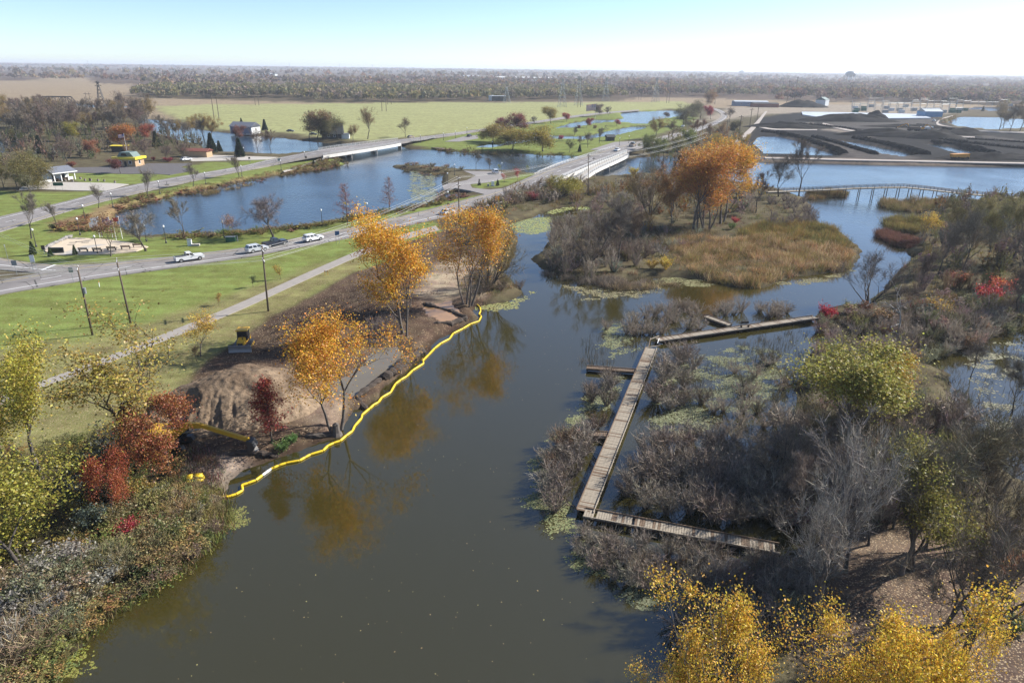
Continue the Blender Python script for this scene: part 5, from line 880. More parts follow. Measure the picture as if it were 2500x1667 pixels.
strip('haul_road', edges([((2010, 300), (2006, 303)), ((2080, 318), (2074, 322)), ((2140, 322), (2140, 324)), ((2300, 332), (2300, 334)), ((2380, 334), (2380, 336))], 1.3), 'gravelroad')
strip('haul_road', edges([((2500, 322), (2500, 325)), ((2420, 320), (2420, 323)), ((2340, 313), (2338, 316)), ((2285, 303), (2280, 306)), ((2300, 290), (2294, 290)), ((2330, 282), (2326, 282))], 1.3), 'gravelroad')
def slab(name, pts, m, z, parent=None):
    mb = MB(); mb.prism(GP(pts, z), z - .5, z, 'xy'); o = mb.build(name, m, parent); tag(o, kind='structure'); return o
slab('pavilion_lot', [(60, 452), (93, 449), (127, 444), (275, 447), (315, 450), (262, 466), (189, 465), (92, 462), (40, 466)], 'concrete', 1.04)
slab('shop_lot', [(103, 412), (191, 409), (312, 406), (366, 399), (470, 399), (440, 408), (470, 414), (455, 420), (415, 427), (370, 424), (312, 425), (205, 422), (120, 424)], 'asphalt_dark', 1.06)
slab('shore_lot', [(1080, 453), (1083, 462), (1110, 459), (1145, 465), (1185, 475), (1238, 459), (1196, 463), (1153, 459), (1148, 450), (1190, 446), (1216, 440), (1236, 431), (1225, 419), (1131, 417), (1162, 429), (1140, 440), (1097, 448)], 'asphalt', 1.05)
slab('park_lot', [(1085, 346), (1130, 334), (1165, 330), (1168, 338), (1120, 346)], 'asphalt', 1.03); slab('bridge_lot', [(1440, 366), (1500, 347), (1545, 345), (1540, 352), (1480, 366)], 'asphalt', 1.07)
slab('splash_pad', [(440, 384), (500, 378), (560, 380), (680, 384), (650, 390), (560, 392), (470, 394)], 'concrete', 1.03)
plaza = slab('plaza', [(104, 605), (115, 597), (140, 588), (185, 580), (250, 583), (300, 589), (345, 597), (362, 602), (330, 614), (280, 619), (215, 621), (135, 622), (112, 614)], 'sandstone', 1.1)
mb = MB(); mb.prism(GP([(205, 600), (245, 596), (262, 597), (225, 604), (165, 622), (140, 621)], 1.112), 1.09, 1.112, 'xy'); mb.build('paving_band', 'concrete', plaza)
for q in ((178, 592), (193, 590), (174, 597), (208, 592)):
    c = G(*q, 1.12); mb = MB(); mb.box((c.x, c.y, 1.115), (1.6, .5, .02), .2); mb.build('paving_plaque', 'asphalt_dark', plaza)

# ---------------------------------------------------------------- bridges
mat('bridge_white', (.58, .56, .52), .8, .15, .6)
def road_bridge(name, E, k0, k1, label, piers, m_f='bridge_white'):
    t = thing(name, E[k0][1], 0, label, 'bridge'); o0 = E[k0][1]
    for side, nm in ((1, 'fascia_beam'), (0, 'fascia_beam')):
        mb = MB()
        for k in range(k0, k1):
            a, b = E[k][side] - o0, E[k + 1][side] - o0; n = (E[k][side] - E[k][1 - side]).normalized(); n.z = 0; n *= .25
            for dz0, dz1 in ((-1.35, .02),):
                vs = [a + Vector((0, 0, dz0)), b + Vector((0, 0, dz0)), b + n + Vector((0, 0, dz0)), a + n + Vector((0, 0, dz0)), a + Vector((0, 0, dz1)), b + Vector((0, 0, dz1)), b + n + Vector((0, 0, dz1)), a + n + Vector((0, 0, dz1))]
                mb.add(vs, [(0, 3, 2, 1), (4, 5, 6, 7), (0, 1, 5, 4), (1, 2, 6, 5), (2, 3, 7, 6), (3, 0, 4, 7)])
        mb.build(nm, m_f, t)
        pl = [E[k][side] - o0 for k in range(k0, k1 + 1)]; r = MB()
        for a, b in zip(pl[:-1], pl[1:]):
            for h in (.35, .62, .9): r.tube(a + Vector((0, 0, h)), b + Vector((0, 0, h)), .06, n=4)
        r.build('railing', 'steel_grey', t)
        acc = 0
        for a, b in zip(pl[:-1], pl[1:]):
            L = (b - a).length; acc += L
            while acc > 3.0: acc -= 3.0; p = b - (b - a).normalized() * acc; mb = MB(); mb.box((p.x, p.y, p.z + .45), (.16, .16, .9)); mb.build('rail_post', 'concrete', t)
    mb = MB()
    for k in range(k0, k1):
        a, b, c, d = E[k][0] - o0, E[k][1] - o0, E[k + 1][1] - o0, E[k + 1][0] - o0; dn = Vector((0, 0, -.7)); mb.quad(a + dn, b + dn, c + dn, d + dn)
    mb.build('deck_slab', 'concrete', t)
    for k in piers:
        l, r = E[k]; mb = MB()
        for f in (.04, .35, .65, .96): p = l.lerp(r, f) - o0; mb.tube((p.x, p.y, -l.z - 1), (p.x, p.y, p.z - 1.3), .35, n=8)
        a, b = l - o0, r - o0; c = (a + b) / 2; mb.box((c.x, c.y, c.z - 1.1), ((b - a).length, .9, .7), math.atan2(b.y - a.y, b.x - a.x)); mb.build('pier', 'concrete', t)
    return t
def near_k(E, px, py, side=1): g = G(px, py, 3.2); return min(range(len(E)), key=lambda k: (E[k][side] - g).length)
k0, k1 = near_k(EF, 800, 379), near_k(EF, 990, 347)
road_bridge('road_bridge', EF, k0, k1, 'long low concrete bridge carrying the far road over the inlet', [near_k(EF, 864, 370), near_k(EF, 923, 360), k0, k1])
k0, k1 = near_k(EN, 1365, 437), near_k(EN, 1532, 370)
road_bridge('road_bridge', EN, k0, k1, 'concrete bridge carrying the near road past the scrub', [near_k(EN, 1430, 404), near_k(EN, 1470, 392), near_k(EN, 1510, 378), k1])
ES = edges([((1385, 450), (1404, 452), 1.3), ((1412, 430), (1428, 434), 1.8), ((1440, 410), (1454, 414), 2.8), ((1500, 386), (1508, 391), 3.3), ((1530, 373), (1536, 377), 3.3)])
t = road_bridge('walkway_bridge', ES, 2, len(ES) - 1, 'narrow pale walkway bridge beside the near road bridge', [6, 9, 12]); strip('sidewalk', ES, 'concrete', .5)
# guard rail on the bridge approach, white concrete parapet on the other side
def guard(pxs, zs, label, m, h=.75, thick=.08, name='guard_rail', step=2.0, cat='guard rail'):
    pts = [G(*p, z) for p, z in zip(pxs, zs)]; t = thing(name, pts[0], 0, label, cat); mb = MB()
    for a, b in zip(pts[:-1], pts[1:]):
        a, b = a - pts[0], b - pts[0]; c = (a + b) / 2; mt = Matrix.Translation(c + Vector((0, 0, h - .18))) @ (b - a).to_track_quat('X', 'Z').to_matrix().to_4x4(); mb.box(None, ((b - a).length, thick, .36), m=mt)
        n = max(1, int((b - a).length / step))
        for k in range(n): p = a.lerp(b, (k + .5) / n); q = MB(); q.box((p.x, p.y, p.z + h / 2 - .1), (.14, .14, h + .1)); q.build('post', 'wood_dark', t)
    mb.build('rail', m, t); return t
guard([(1391, 437), (1405, 424), (1421, 414)], [1.4, 1.9, 2.5], 'dark guard rail curving in to the near road bridge', 'steel_dark')
guard([(1304, 429), (1340, 413), (1372, 400)], [1.3, 2.0, 2.7], 'white concrete parapet at the bridge approach', 'concrete', .9, .3, 'parapet', 4, 'parapet')
guard([(1003, 346), (1040, 342), (1062, 338)], [2.7, 2.0, 1.6], 'grey guard rail at the far bridge end', 'steel_grey')

# wooden footbridge over the wide water
t = thing('footbridge', G(2203, 487, 0), 0, 'long arched wooden footbridge on paired piles across the wide water', 'footbridge'); o0 = Vector(t.location)
fb = [(1870, 478, 1.2), (1961, 478, 1.7), (2002, 480, 2.2), (2078, 482, 3.0), (2144, 485, 3.7), (2203, 487, 4.0), (2260, 488, 3.4), (2335, 489, 2.3), (2420, 491, 1.6), (2500, 494, 1.3), (2620, 498, 1.2)]
fp = [Vector((*G(x, y, 0).to_2d(), z)) - o0 for x, y, z in fb]; pl = []
for a, b in zip(fp[:-1], fp[1:]): pl += [a.lerp(b, k / 4) for k in range(4)]
pl.append(fp[-1]); dk, rl = MB(), [MB(), MB()]
for i, (a, b) in enumerate(zip(pl[:-1], pl[1:])):
    d = (b - a); n = Vector((-d.y, d.x, 0)).normalized() * 1.1; c = (a + b) / 2; dk.box(None, (d.length, 2.3, .3), m=Matrix.Translation(c) @ d.to_track_quat('X', 'Z').to_matrix().to_4x4())
    for s, r in ((-1, rl[0]), (1, rl[1])):
        for h in (.5, .8, 1.1): r.tube(a + n * s + Vector((0, 0, h)), b + n * s + Vector((0, 0, h)), .05, n=4)
        q = MB(); p = a + n * s; q.box((p.x, p.y, p.z + .5), (.12, .12, 1.25)); q.build('rail_post', 'wood_dark', t)
        if 8 < i and i % 2: q = MB(); q.tube((p.x * 1.0, p.y, -o0.z - 1.2), p - n * s * .15, .13, n=6); q.build('pile', 'wood_dark', t)
dk.build('deck', 'wood_grey', t); [r.build('railing', 'wood_brown', t) for r in rl]

# ---------------------------------------------------------------- boardwalk: every plank a piece
PLK = {}
def deck(a, b, w, label, z=.55, pitch=.24, rail=True, name='boardwalk', m='wood_grey', skew=0.0, cat='boardwalk', miss=0.0):
    a, b = Vector((a.x, a.y, 0)), Vector((b.x, b.y, 0)); d = b - a; L = d.length; rz = math.atan2(d.y, d.x); t = thing(name, (a.x, a.y, 0), rz, label, cat); rng = random.Random(int(L * 100))
    key = (round(w, 2), round(pitch, 2), m)
    if key not in PLK:
        mbs = []
        for i, (mm, f) in enumerate(((m, 1), ('wood_brown', 1), (m, 1.01))): q = MB(); q.box((0, 0, 0), (pitch * .88, w * f, .06)); mbs.append(q.mesh('plank', mm))
        PLK[key] = mbs
    n = int(L / pitch)
    for k in range(n):
        if rng.random() < miss: continue
        o = link('plank', PLK[key][1 if rng.random() < .2 else rng.choice((0, 2))], t); o.location = ((k + .5) * pitch, rng.gauss(0, .015), z + rng.gauss(0, .008)); o.rotation_euler = (rng.gauss(0, .006), 0, rng.gauss(0, .012))
    for s in (-1, 1):
        q = MB(); q.box((L / 2, s * (w / 2 - .12), z - .13), (L, .1, .2)); q.build('joist', 'wood_dark', t)
        if rail: q = MB(); q.box((L / 2, s * (w / 2 - .03), z + .115), (L, .09, .09)); q.build('kerb_board', 'wood_brown' if s > 0 else m, t)
        for k in range(int(L / 2.4) + 1): q = MB(); q.tube((min(L, k * 2.4 + .1), s * (w / 2 - .14), -1), (min(L, k * 2.4 + .1), s * (w / 2 - .14), z - .05), .08, n=6); q.build('post', 'wood_dark', t)
    return t
def mid(p, q, z=.55): return (G(*p, z) + G(*q, z)) / 2
A0, B0 = mid((1407, 1253), (1449, 1243)), mid((1579, 850), (1601, 850))
Wd = (G(1470, 1100, .55) - G(1513, 1098, .55)).length * .86
deck(A0, B0, Wd, 'long straight grey plank boardwalk running up the marsh', pitch=.22)
deck(mid((1600, 838), (1612, 822)), mid((1992, 770), (1992, 779)), 1.55, 'upper boardwalk running right to the red bush')
deck(mid((1428, 1240), (1425, 1262)), mid((1905, 1328), (1902, 1352)), 1.5, 'lower boardwalk turning right from the long one into the brush', m='wood_grey', miss=.03)
deck(mid((1950, 1342), (1946, 1356)), mid((2060, 1364), (2056, 1380)), 1.4, 'short boardwalk end reaching the leaf covered ground')
deck(G(1432, 897, .5), G(1553, 906, .5), 1.15, 'middle side pier reaching out to the open water', .5, name='side_pier', m='wood_brown', cat='pier')
deck(G(1393, 1057, .5), G(1486, 1061, .5), 1.2, 'lower side pier half hidden by bare shrubs', .5, name='side_pier', m='wood_brown', cat='pier')
deck(G(1724, 772, .5), G(1782, 793, .5), 1.3, 'upper side platform slanting to the open water', .5, name='side_pier', m='wood_grey', cat='pier')
t = thing('broken_landing', B0, 0, 'broken landing of bare joists at the bend of the upper boardwalk', 'landing')
for (x0, y0, x1, y1, r, mm) in ((1587, 828, 1609, 820, .07, 'wood_grey'), (1576, 848, 1612, 843, .07, 'wood_grey'), (1605, 838, 1618, 840, .05, 'white_paint'), (1605, 838, 1609, 826, .05, 'white_paint'), (1588, 825, 1583, 848, .06, 'wood_brown')):
    mb = MB(); mb.tube(G(x0, y0, .6) - B0, G(x1, y1, .6) - B0, r, n=4); mb.build('joist', mm, t)
mb = MB(); p = G(1589, 824, .5) - B0; mb.box((p.x, p.y, .2), (.14, .14, 2.2)); mb.build('post', 'wood_grey', t)
t = thing('bench', G(1818, 800, .5), .2, 'dark wooden bench frame beside the upper boardwalk', 'bench')
for nm, c, s in (('seat', (0, 0, .5), (1.5, .4, .08)), ('backrest', (0, .22, .85), (1.5, .06, .4)), ('leg', (-.65, 0, 0), (.1, .4, 1.0)), ('leg', (.65, 0, 0), (.1, .4, 1.0))): mb = MB(); mb.box(c, s); mb.build(nm, 'wood_dark', t)
t = thing('nest_box', G(1670, 1098, .1), 0, 'small dark nest box on a post in the marsh', 'nest box')
mb = MB(); mb.tube((0, 0, -.6), (0, 0, 1.0), .04, n=6); mb.build('post', 'wood_dark', t); mb = MB(); mb.box((0, 0, 1.35), (.3, .28, .65)); mb.prism([(-.2, 1.68), (.2, 1.68), (0, 1.85)], -.2, .2); mb.build('box', 'wood_dark', t)

# ---------------------------------------------------------------- yellow containment boom
BP = [(499, 1194), (508, 1204), (522, 1210), (540, 1213), (558, 1212), (576, 1206), (592, 1197), (590, 1184), (605, 1179), (624, 1172), (640, 1160), (662, 1144), (680, 1136), (698, 1130), (731, 1124), (745, 1116), (758, 1109), (788, 1100), (800, 1088), (815, 1081), (830, 1076), (845, 1063), (860, 1052), (866, 1039), (882, 1021), (884, 1012), (902, 997), (912, 988), (923, 982), (932, 970), (953, 958), (965, 937), (978, 927), (992, 919), (1007, 904), (1034, 887), (1032, 880), (1046, 866), (1061, 850), (1076, 838), (1097, 827), (1106, 814), (1130, 802), (1148, 791), (1169, 784), (1175, 772), (1169, 767), (1173, 760), (1172, 751), (1164, 743)]
t = thing('containment_boom', G(*BP[0], .1), 0, 'yellow floating containment boom zigzagging along the dug bank', 'boom'); o0 = Vector(t.location); bp_ = [G(x, y, .1) - o0 for x, y in BP]
for k, (a, b) in enumerate(zip(bp_[:-1], bp_[1:])):
    d = (b - a); L = d.length; u = d.normalized(); mb = MB(); m_ = 5; r = .15
    pr = [(0, .6), (.05, .92), (.5, 1.0), (.95, .92), (1, .6)]
    for (f0, s0), (f1, s1) in zip(pr[:-1], pr[1:]): mb.tube(a + u * L * f0, a + u * L * f1, max(.06, r * s0), max(.06, r * s1), 8, cap=False)
    mb.tube(a, a + u * L * .1, .05, n=5); mb.tube(a + u * L * .9, b, .05, n=5)
    mb.build('float', 'boom_white' if k == 10 else 'boom_yellow', t, smooth=True)
    if k % 3 == 0: q = MB(); q.box((a.x, a.y, 0), (.1, .1, .3)); q.build('connector', 'steel_grey', t)
p = P(473, 1175); t = thing('boom_bundle', p, .35, 'folded bundle of yellow boom lying on the muddy shore', 'boom bundle')
for i, (y, z, w) in enumerate(((-.3, .18, 1.9), (.05, .2, 2.1), (.4, .18, 1.9), (-.1, .5, 1.9), (.25, .5, 1.8))):
    mb = MB(); mb.tube((-w / 2, y, z), (0, y + .03, z + .03), .15, .2, 8); mb.tube((0, y + .03, z + .03), (w / 2, y, z), .2, .15, 8); mb.build('fold', 'boom_yellow', t, smooth=True)

# ---------------------------------------------------------------- soil heap beside the bulldozer
c = P(588, 978); n = 130; a = np.linspace(-1, 1, n); hx, hy = np.meshgrid(a, a); X_, Y_ = hx * 10.5, hy * 9.0; rr_ = np.sqrt((hx) ** 2 + (hy) ** 2) + (fbm(X_ + 50, Y_ + 50, 5, 3) - .5) * .28
hh = 4.6 * np.clip(1.02 - rr_, 0, 1) ** .8 * (.8 + .35 * fbm(X_, Y_, 7, 9)); hh = np.minimum(hh, 3.8 + .3 * fbm(X_, Y_, 3, 4)); hh += (fbm(X_, Y_, 1.4, 14) - .5) * .5 * (hh > .1)
gul = np.clip(-hy - .15, 0, 1) * np.clip(1 - abs(hx + .25) * 1.3, 0, 1); hh -= gul * np.clip(1 - np.abs(fbm(X_ * 2.2, Y_ * .5, 2.2, 8, 3) - .5) * 9, 0, 1) * .75 * (hh > .5); hh += (np.abs(fbm(X_, Y_, 2.4, 33, 4) - .5) * .7 + (fbm(X_, Y_, .6, 34, 2) - .5) * .28) * (hh > .3)
hh -= np.clip(1 - np.hypot(X_ + 7, Y_ + 3.2) / 3.2, 0, 1) * 1.6
hh = np.where(rr_ > 1.0, -.5, hh); trk = (np.abs(np.sin(X_ * 3.2)) < .25) & (Y_ > 2) & (X_ < -2); hh -= trk * .12
ii = np.arange(n * n).reshape(n, n); Q = np.stack([ii[:-1, :-1], ii[:-1, 1:], ii[1:, 1:], ii[1:, :-1]], -1).reshape(-1, 4)
m, nt, b = nodes_of('heap'); ac = mk(nt, 'ShaderNodeAttribute', attribute_name='Col'); tc = mk(nt, 'ShaderNodeTexCoord'); nz = mk(nt, 'ShaderNodeTexNoise', _Scale=2.2, _Detail=9.0, _Roughness=.7); nt.links.new(tc.outputs['Object'], nz.inputs[0])
hsn = mk(nt, 'ShaderNodeHueSaturation'); nt.links.new(ac.outputs['Color'], hsn.inputs['Color']); mr = mk(nt, 'ShaderNodeMapRange'); mr.inputs[1].default_value = .3; mr.inputs[2].default_value = .7; mr.inputs[3].default_value = .62; mr.inputs[4].default_value = 1.35; nt.links.new(nz.outputs[0], mr.inputs[0]); nt.links.new(mr.outputs[0], hsn.inputs['Value']); nt.links.new(hsn.outputs[0], b.inputs['Base Color'])
bpn = mk(nt, 'ShaderNodeBump', _Strength=.8, _Distance=.2); nt.links.new(nz.outputs[0], bpn.inputs['Height']); nt.links.new(bpn.outputs[0], b.inputs['Normal']); b.inputs['Roughness'].default_value = .95; b.inputs['Specular IOR Level'].default_value = .1
w_ = np.clip(fbm(X_, Y_, 4, 22) * 2.2 - .6 + np.clip(-hy, 0, 1) * .3, 0, 1).ravel()[:, None]; hc = np.array((.125, .087, .058)) * (1 - w_) + np.array((.25, .185, .125)) * w_
me = npmesh('soil_heap', np.stack([X_.ravel(), Y_.ravel(), hh.ravel()], 1), Q, colr=hc, mats=['heap'], smooth=True)
o = link('soil_heap', me); o.location = (c.x, c.y, c.z - .1); o.rotation_euler = (0, 0, .25); tag(o, 'large heap of brown excavated soil scored by gullies and tracks', 'soil heap')
# ---------------------------------------------------------------- machines and vehicles
def bulldozer(loc, rz, label):
    t = thing('bulldozer', loc, rz, label, 'bulldozer')                # drives towards +x
    for s in (-1, 1):
        mb = MB(); pr = [(-1.55, .35), (-1.3, .08), (1.3, .08), (1.6, .35), (1.5, .72), (1.2, .9), (-1.2, .9), (-1.5, .75)]; mb.prism(pr, s * .95 - .25, s * .95 + .25); k = mb.build('track', 'steel_dark', t, bevel=.04)
        for x in (-1.1, -.4, .3, 1.0): q = MB(); q.tube((x, s * 1.21, .34), (x, s * 1.24, .34), .2, n=8); q.build('roller', 'cat_yellow', k)
    mb = MB(); mb.prism([(-1.3, .75), (1.75, .75), (1.75, 1.35), (1.6, 1.55), (.35, 1.75), (.25, 1.2), (-1.3, 1.2)], -.5, .5); k = mb.build('engine_hood', 'cat_yellow', t, bevel=.05)
    q = MB(); q.tube((1.1, .25, 1.6), (1.1, .25, 2.15), .06, n=8); q.build('exhaust', 'steel_dark', k)
    q = MB(); q.box((1.765, 0, 1.05), (.02, .7, .45)); q.build('grille', 'steel_dark', k)
    mb = MB(); mb.box((-.45, 0, 1.35), (1.5, 1.5, .3)); mb.build('cab_floor', 'steel_dark', t)
    mb = MB(); mb.box((-.45, 0, 2.05), (1.3, 1.4, 1.15), tap=(.92, .92)); k = mb.build('cab', 'glass_dark', t, bevel=.04)
    for x in (-1.1, .2):
        for y in (-.7, .7): q = MB(); q.tube((x, y, 1.45), (x * .94 - .03, y * .94, 2.66), .06, n=5); q.build('cab_post', 'steel_dark', k)
    mb = MB(); mb.box((-.45, 0, 2.72), (1.75, 1.75, .14), tap=(.9, .9)); mb.build('cab_roof', 'cat_yellow', t, bevel=.03)
    mb = MB(); pr = [(2.15, .05), (2.35, .1), (2.22, .5), (2.25, .95), (2.4, 1.15), (2.3, 1.18), (2.1, .95), (2.08, .5)]; mb.prism(pr, -1.6, 1.6); mb.build('blade', 'steel_grey', t)
    for s in (-1, 1): mb = MB(); mb.tube((.3, s * .62, .5), (2.15, s * .75, .45), .09, n=6); mb.build('push_arm', 'cat_yellow', t)
    mb = MB(); mb.box((-1.75, 0, .95), (.5, 1.3, .7)); mb.build('fuel_tank', 'cat_yellow', t, bevel=.05)
    return t
a, b = P(608, 842), P(583, 857); d = b - a
bulldozer((P(596, 848).x, P(596, 848).y, P(596, 848).z + .05), math.atan2(-.98, .12), 'small yellow bulldozer on the dark worked soil by the heap')
def excavator(loc, rz, label, arm=1.0, group=None, m='cat_yellow'):
    t = thing('excavator', loc, rz, label, 'excavator', group)
    for s in (-1, 1): mb = MB(); mb.prism([(-1.9, .4), (-1.6, .05), (1.6, .05), (1.9, .4), (1.7, .85), (-1.7, .85)], s * 1.15 - .3, s * 1.15 + .3); mb.build('track', 'steel_dark', t)
    mb = MB(); mb.box((0, 0, .8), (1.6, 1.7, .4)); mb.build('undercarriage', 'steel_dark', t)
    mb = MB(); mb.box((-.7, 0, 1.65), (2.9, 2.5, 1.1)); mb.build('engine_house', m, t, bevel=.08)
    mb = MB(); mb.box((.85, .75, 2.05), (1.4, .95, 1.8), tap=(.85, .92)); mb.build('cab', 'glass_dark', t, bevel=.05); mb = MB(); mb.box((-2.15, 0, 1.6), (.5, 2.4, 1.0)); mb.build('counterweight', 'steel_dark', t, bevel=.05)
    def bar(p, q, w, hgt, nm, mm):
        p, q = Vector(p), Vector(q); mb = MB(); mb.box(None, ((q - p).length, w, hgt), m=Matrix.Translation((p + q) / 2) @ (q - p).to_track_quat('X', 'Z').to_matrix().to_4x4()); return mb.build(nm, mm, t, bevel=.04)
    bar((.7, -.3, 1.6), (2.3, -.3, 2.9 * arm), .42, .6, 'boom', m); bar((2.2, -.3, 2.86 * arm), (3.6, -.3, 2.8 * arm), .42, .55, 'boom', m); bar((3.5, -.3, 2.85 * arm), (8.3, -.3, 1.2), .36, .45, 'stick', m)
    mb = MB(); mb.tube((1.6, -.3, 1.9), (3.4, -.3, 2.4 * arm), .08, n=6); mb.build('hydraulic_ram', 'steel_grey', t)
    mb = MB(); mb.prism([(8.1, 1.3), (8.7, 1.25), (9.0, .6), (8.7, .1), (8.1, .05), (8.25, .5)], -.85, .25); mb.build('bucket', 'steel_dark', t, bevel=.04)
    return t
eb, ee = P(420, 1092), P(622, 1098); d = ee - eb; ex = excavator(eb, math.atan2(d.y, d.x), 'yellow excavator reaching its arm out from behind the rusty red tree'); ex.scale = [d.length / 8.6] * 3
WHEEL = None
def vehicle(kind, px, px2, paintm, label, z=1.13, s=1.0):
    """px: ground pixel of the middle; px2: a pixel further along the way it drives"""
    c, f = G(*px, z), G(*px2, z); d = f - c; t = thing({'pickup': 'pickup_truck', 'suv': 'suv', 'car': 'car'}[kind], c, math.atan2(d.y, d.x), label, {'pickup': 'pickup', 'suv': 'suv', 'car': 'car'}[kind]); t.scale = (s, s, s)
    L = {'pickup': 5.8, 'suv': 4.9, 'car': 4.7}[kind]; Wd = 1.92; h = L / 2; gz = .42 if kind != 'car' else .3; belt = {'pickup': 1.22, 'suv': 1.12, 'car': .95}[kind]; top = {'pickup': 1.9, 'suv': 1.78, 'car': 1.46}[kind]
    wb = (h - .98, -h + 1.05); r = .40 if kind != 'car' else .33
    low = [(-h, gz + .08), (-h + .1, gz)]
    for x in (wb[1], wb[0]): low += [(x - r * 1.2, gz), (x - r * .85, gz + r * .72), (x, gz + r * 1.02), (x + r * .85, gz + r * .72), (x + r * 1.2, gz)]
    low += [(h - .12, gz), (h, gz + .15), (h - .02, belt - .22), (h - .25, belt - .05), (h * .3, belt), (-h + .02, belt), (-h, belt - .1)]
    mb = MB(); mb.prism(low, -Wd / 2, Wd / 2); body = mb.build('body', paintm, t, bevel=.05)
    cab = {'pickup': (-h * .28, h * .36, -h * .22, h * .12), 'suv': (-h + .05, h * .42, -h + .35, h * .1), 'car': (-h + .35, h * .45, -h * .5, h * .12)}[kind]
    x0, x1, t0, t1 = cab; w0, w1 = Wd / 2 - .06, Wd / 2 - .22
    mb = MB(); vs = [(x0, -w0, belt - .01), (x1, -w0, belt - .01), (x1, w0, belt - .01), (x0, w0, belt - .01), (t0, -w1, top), (t1, -w1, top), (t1, w1, top), (t0, w1, top)]
    mb.add(vs, [(4, 5, 6, 7), (0, 1, 5, 4), (1, 2, 6, 5), (2, 3, 7, 6), (3, 0, 4, 7)]); mb.build('cabin', paintm, t, bevel=.06)
    def pane(i, j, k, l, nm, ins=.1, off=.012):
        q = [Vector(vs[n]) for n in (i, j, k, l)]; c_ = sum(q, Vector()) / 4; q = [c_ + (p - c_) * (1 - ins) for p in q]; nrm = (q[1] - q[0]).cross(q[3] - q[0]).normalized(); m_ = MB(); m_.quad(*[p + nrm * off for p in q]); m_.build(nm, 'glass_dark', t)
    pane(1, 2, 6, 5, 'windscreen', .14, .02); pane(3, 0, 4, 7, 'rear_window', .18, .02)
    for (i, j, k, l) in ((0, 1, 5, 4), (2, 3, 7, 6)):
        q = [Vector(vs[n]) for n in (i, j, k, l)]; nrm = (q[1] - q[0]).cross(q[3] - q[0]).normalized(); nw = 3 if kind == 'suv' else 2
        for n in range(nw):
            f0, f1 = (n + .1) / nw, (n + .9) / nw; bt = .12; tp = .85
            pts = [q[0].lerp(q[1], f0).lerp(q[3].lerp(q[2], f0), bt), q[0].lerp(q[1], f1).lerp(q[3].lerp(q[2], f1), bt), q[0].lerp(q[1], f1).lerp(q[3].lerp(q[2], f1), tp), q[0].lerp(q[1], f0).lerp(q[3].lerp(q[2], f0), tp)]
            m_ = MB(); m_.quad(*[p + nrm * .02 for p in pts]); m_.build('side_window', 'glass_dark', t)
    for x in wb:
        for sd in (-1, 1):
            m_ = MB(); m_.tube((x, sd * (Wd / 2 - .22), r), (x, sd * (Wd / 2 + .01), r), r, n=14); w = m_.build('wheel', 'tyre', t); m_ = MB(); m_.tube((x, sd * (Wd / 2), r), (x, sd * (Wd / 2 + .025), r), r * .6, n=10); m_.build('rim', 'rim', w)
    for sd in (-1, 1):
        m_ = MB(); m_.box((h - .03, sd * .72, belt - .32), (.06, .34, .16)); m_.build('headlight', 'lamp_globe', t); m_ = MB(); m_.box((-h + .01, sd * .82, belt - .3), (.05, .16, .34)); m_.build('tail_light', 'red_paint', t); m_ = MB(); m_.box((x1 - .25, sd * (Wd / 2 + .1), belt + .08), (.12, .22, .16)); m_.build('mirror', 'steel_dark', t)
    m_ = MB(); m_.box((h - .01, 0, gz + .12), (.1, Wd * .94, .18)); m_.build('bumper', 'steel_grey', t); m_ = MB(); m_.box((-h + .0, 0, gz + .12), (.1, Wd * .94, .18)); m_.build('bumper', 'steel_grey', t)
    if kind == 'pickup': m_ = MB(); m_.box(((-h + x0) / 2 + .02, 0, belt + .012), (abs(-h - x0) - .24, Wd - .3, .03)); m_.build('bed_cover', 'steel_dark', t)
    return t
for nm, c in (('car_white', (.74, .74, .75)), ('car_silver', (.52, .54, .57)), ('car_navy', (.018, .024, .045)), ('car_black', (.03, .028, .035)), ('car_tan', (.30, .24, .19))): mat(nm, c, .28, .04, 1, coat=.5, spec=.5)
vehicle('pickup', (463, 636), (600, 616), 'car_white', 'white pickup truck on the near road, leftmost vehicle')
vehicle('suv', (628, 614), (760, 590), 'car_silver', 'silver suv driving behind the utility pole'); vehicle('pickup', (672, 600), (800, 575), 'car_navy', 'dark blue pickup truck in the far lane'); vehicle('suv', (765, 588), (880, 565), 'car_white', 'white suv ahead of the dark pickup')
vehicle('car', (1092, 522), (1160, 503), 'car_silver', 'silver car above the golden treetop'); vehicle('suv', (1209, 424), (1200, 418), 'car_white', 'white suv parked in the shore lot', 1.06); vehicle('car', (1506, 369), (1490, 374), 'car_white', 'white car coming over the near road bridge', 3.5); vehicle('suv', (1544, 358), (1530, 362), 'car_tan', 'brown van behind the white car at the bridge end', 3.0, 1.2)
vehicle('car', (1146, 334), (1160, 331), 'car_black', 'dark car parked by the willows', 1.04); vehicle('car', (1003, 337), (1030, 334), 'car_tan', 'pale car far off on the distant road', 2.6); vehicle('car', (1667, 310), (1660, 313), 'car_white', 'white car on the far causeway road', 1.25); vehicle('suv', (1681, 305), (1675, 308), 'car_black', 'dark car following the white one on the causeway', 1.25)
vehicle('car', (709, 322), (714, 322), 'car_navy', 'dark blue car parked at the inlet lot', 1.0); vehicle('car', (765, 330), (770, 330), 'car_black', 'black car parked under the trees by the dark house', 1.0); vehicle('car', (455, 392), (465, 391), 'car_white', 'white car parked by the splash pad', 1.06)
vehicle('suv', (2280, 297), (2300, 292), 'car_white', 'white truck on the haul road by the blue shed', 1.3)

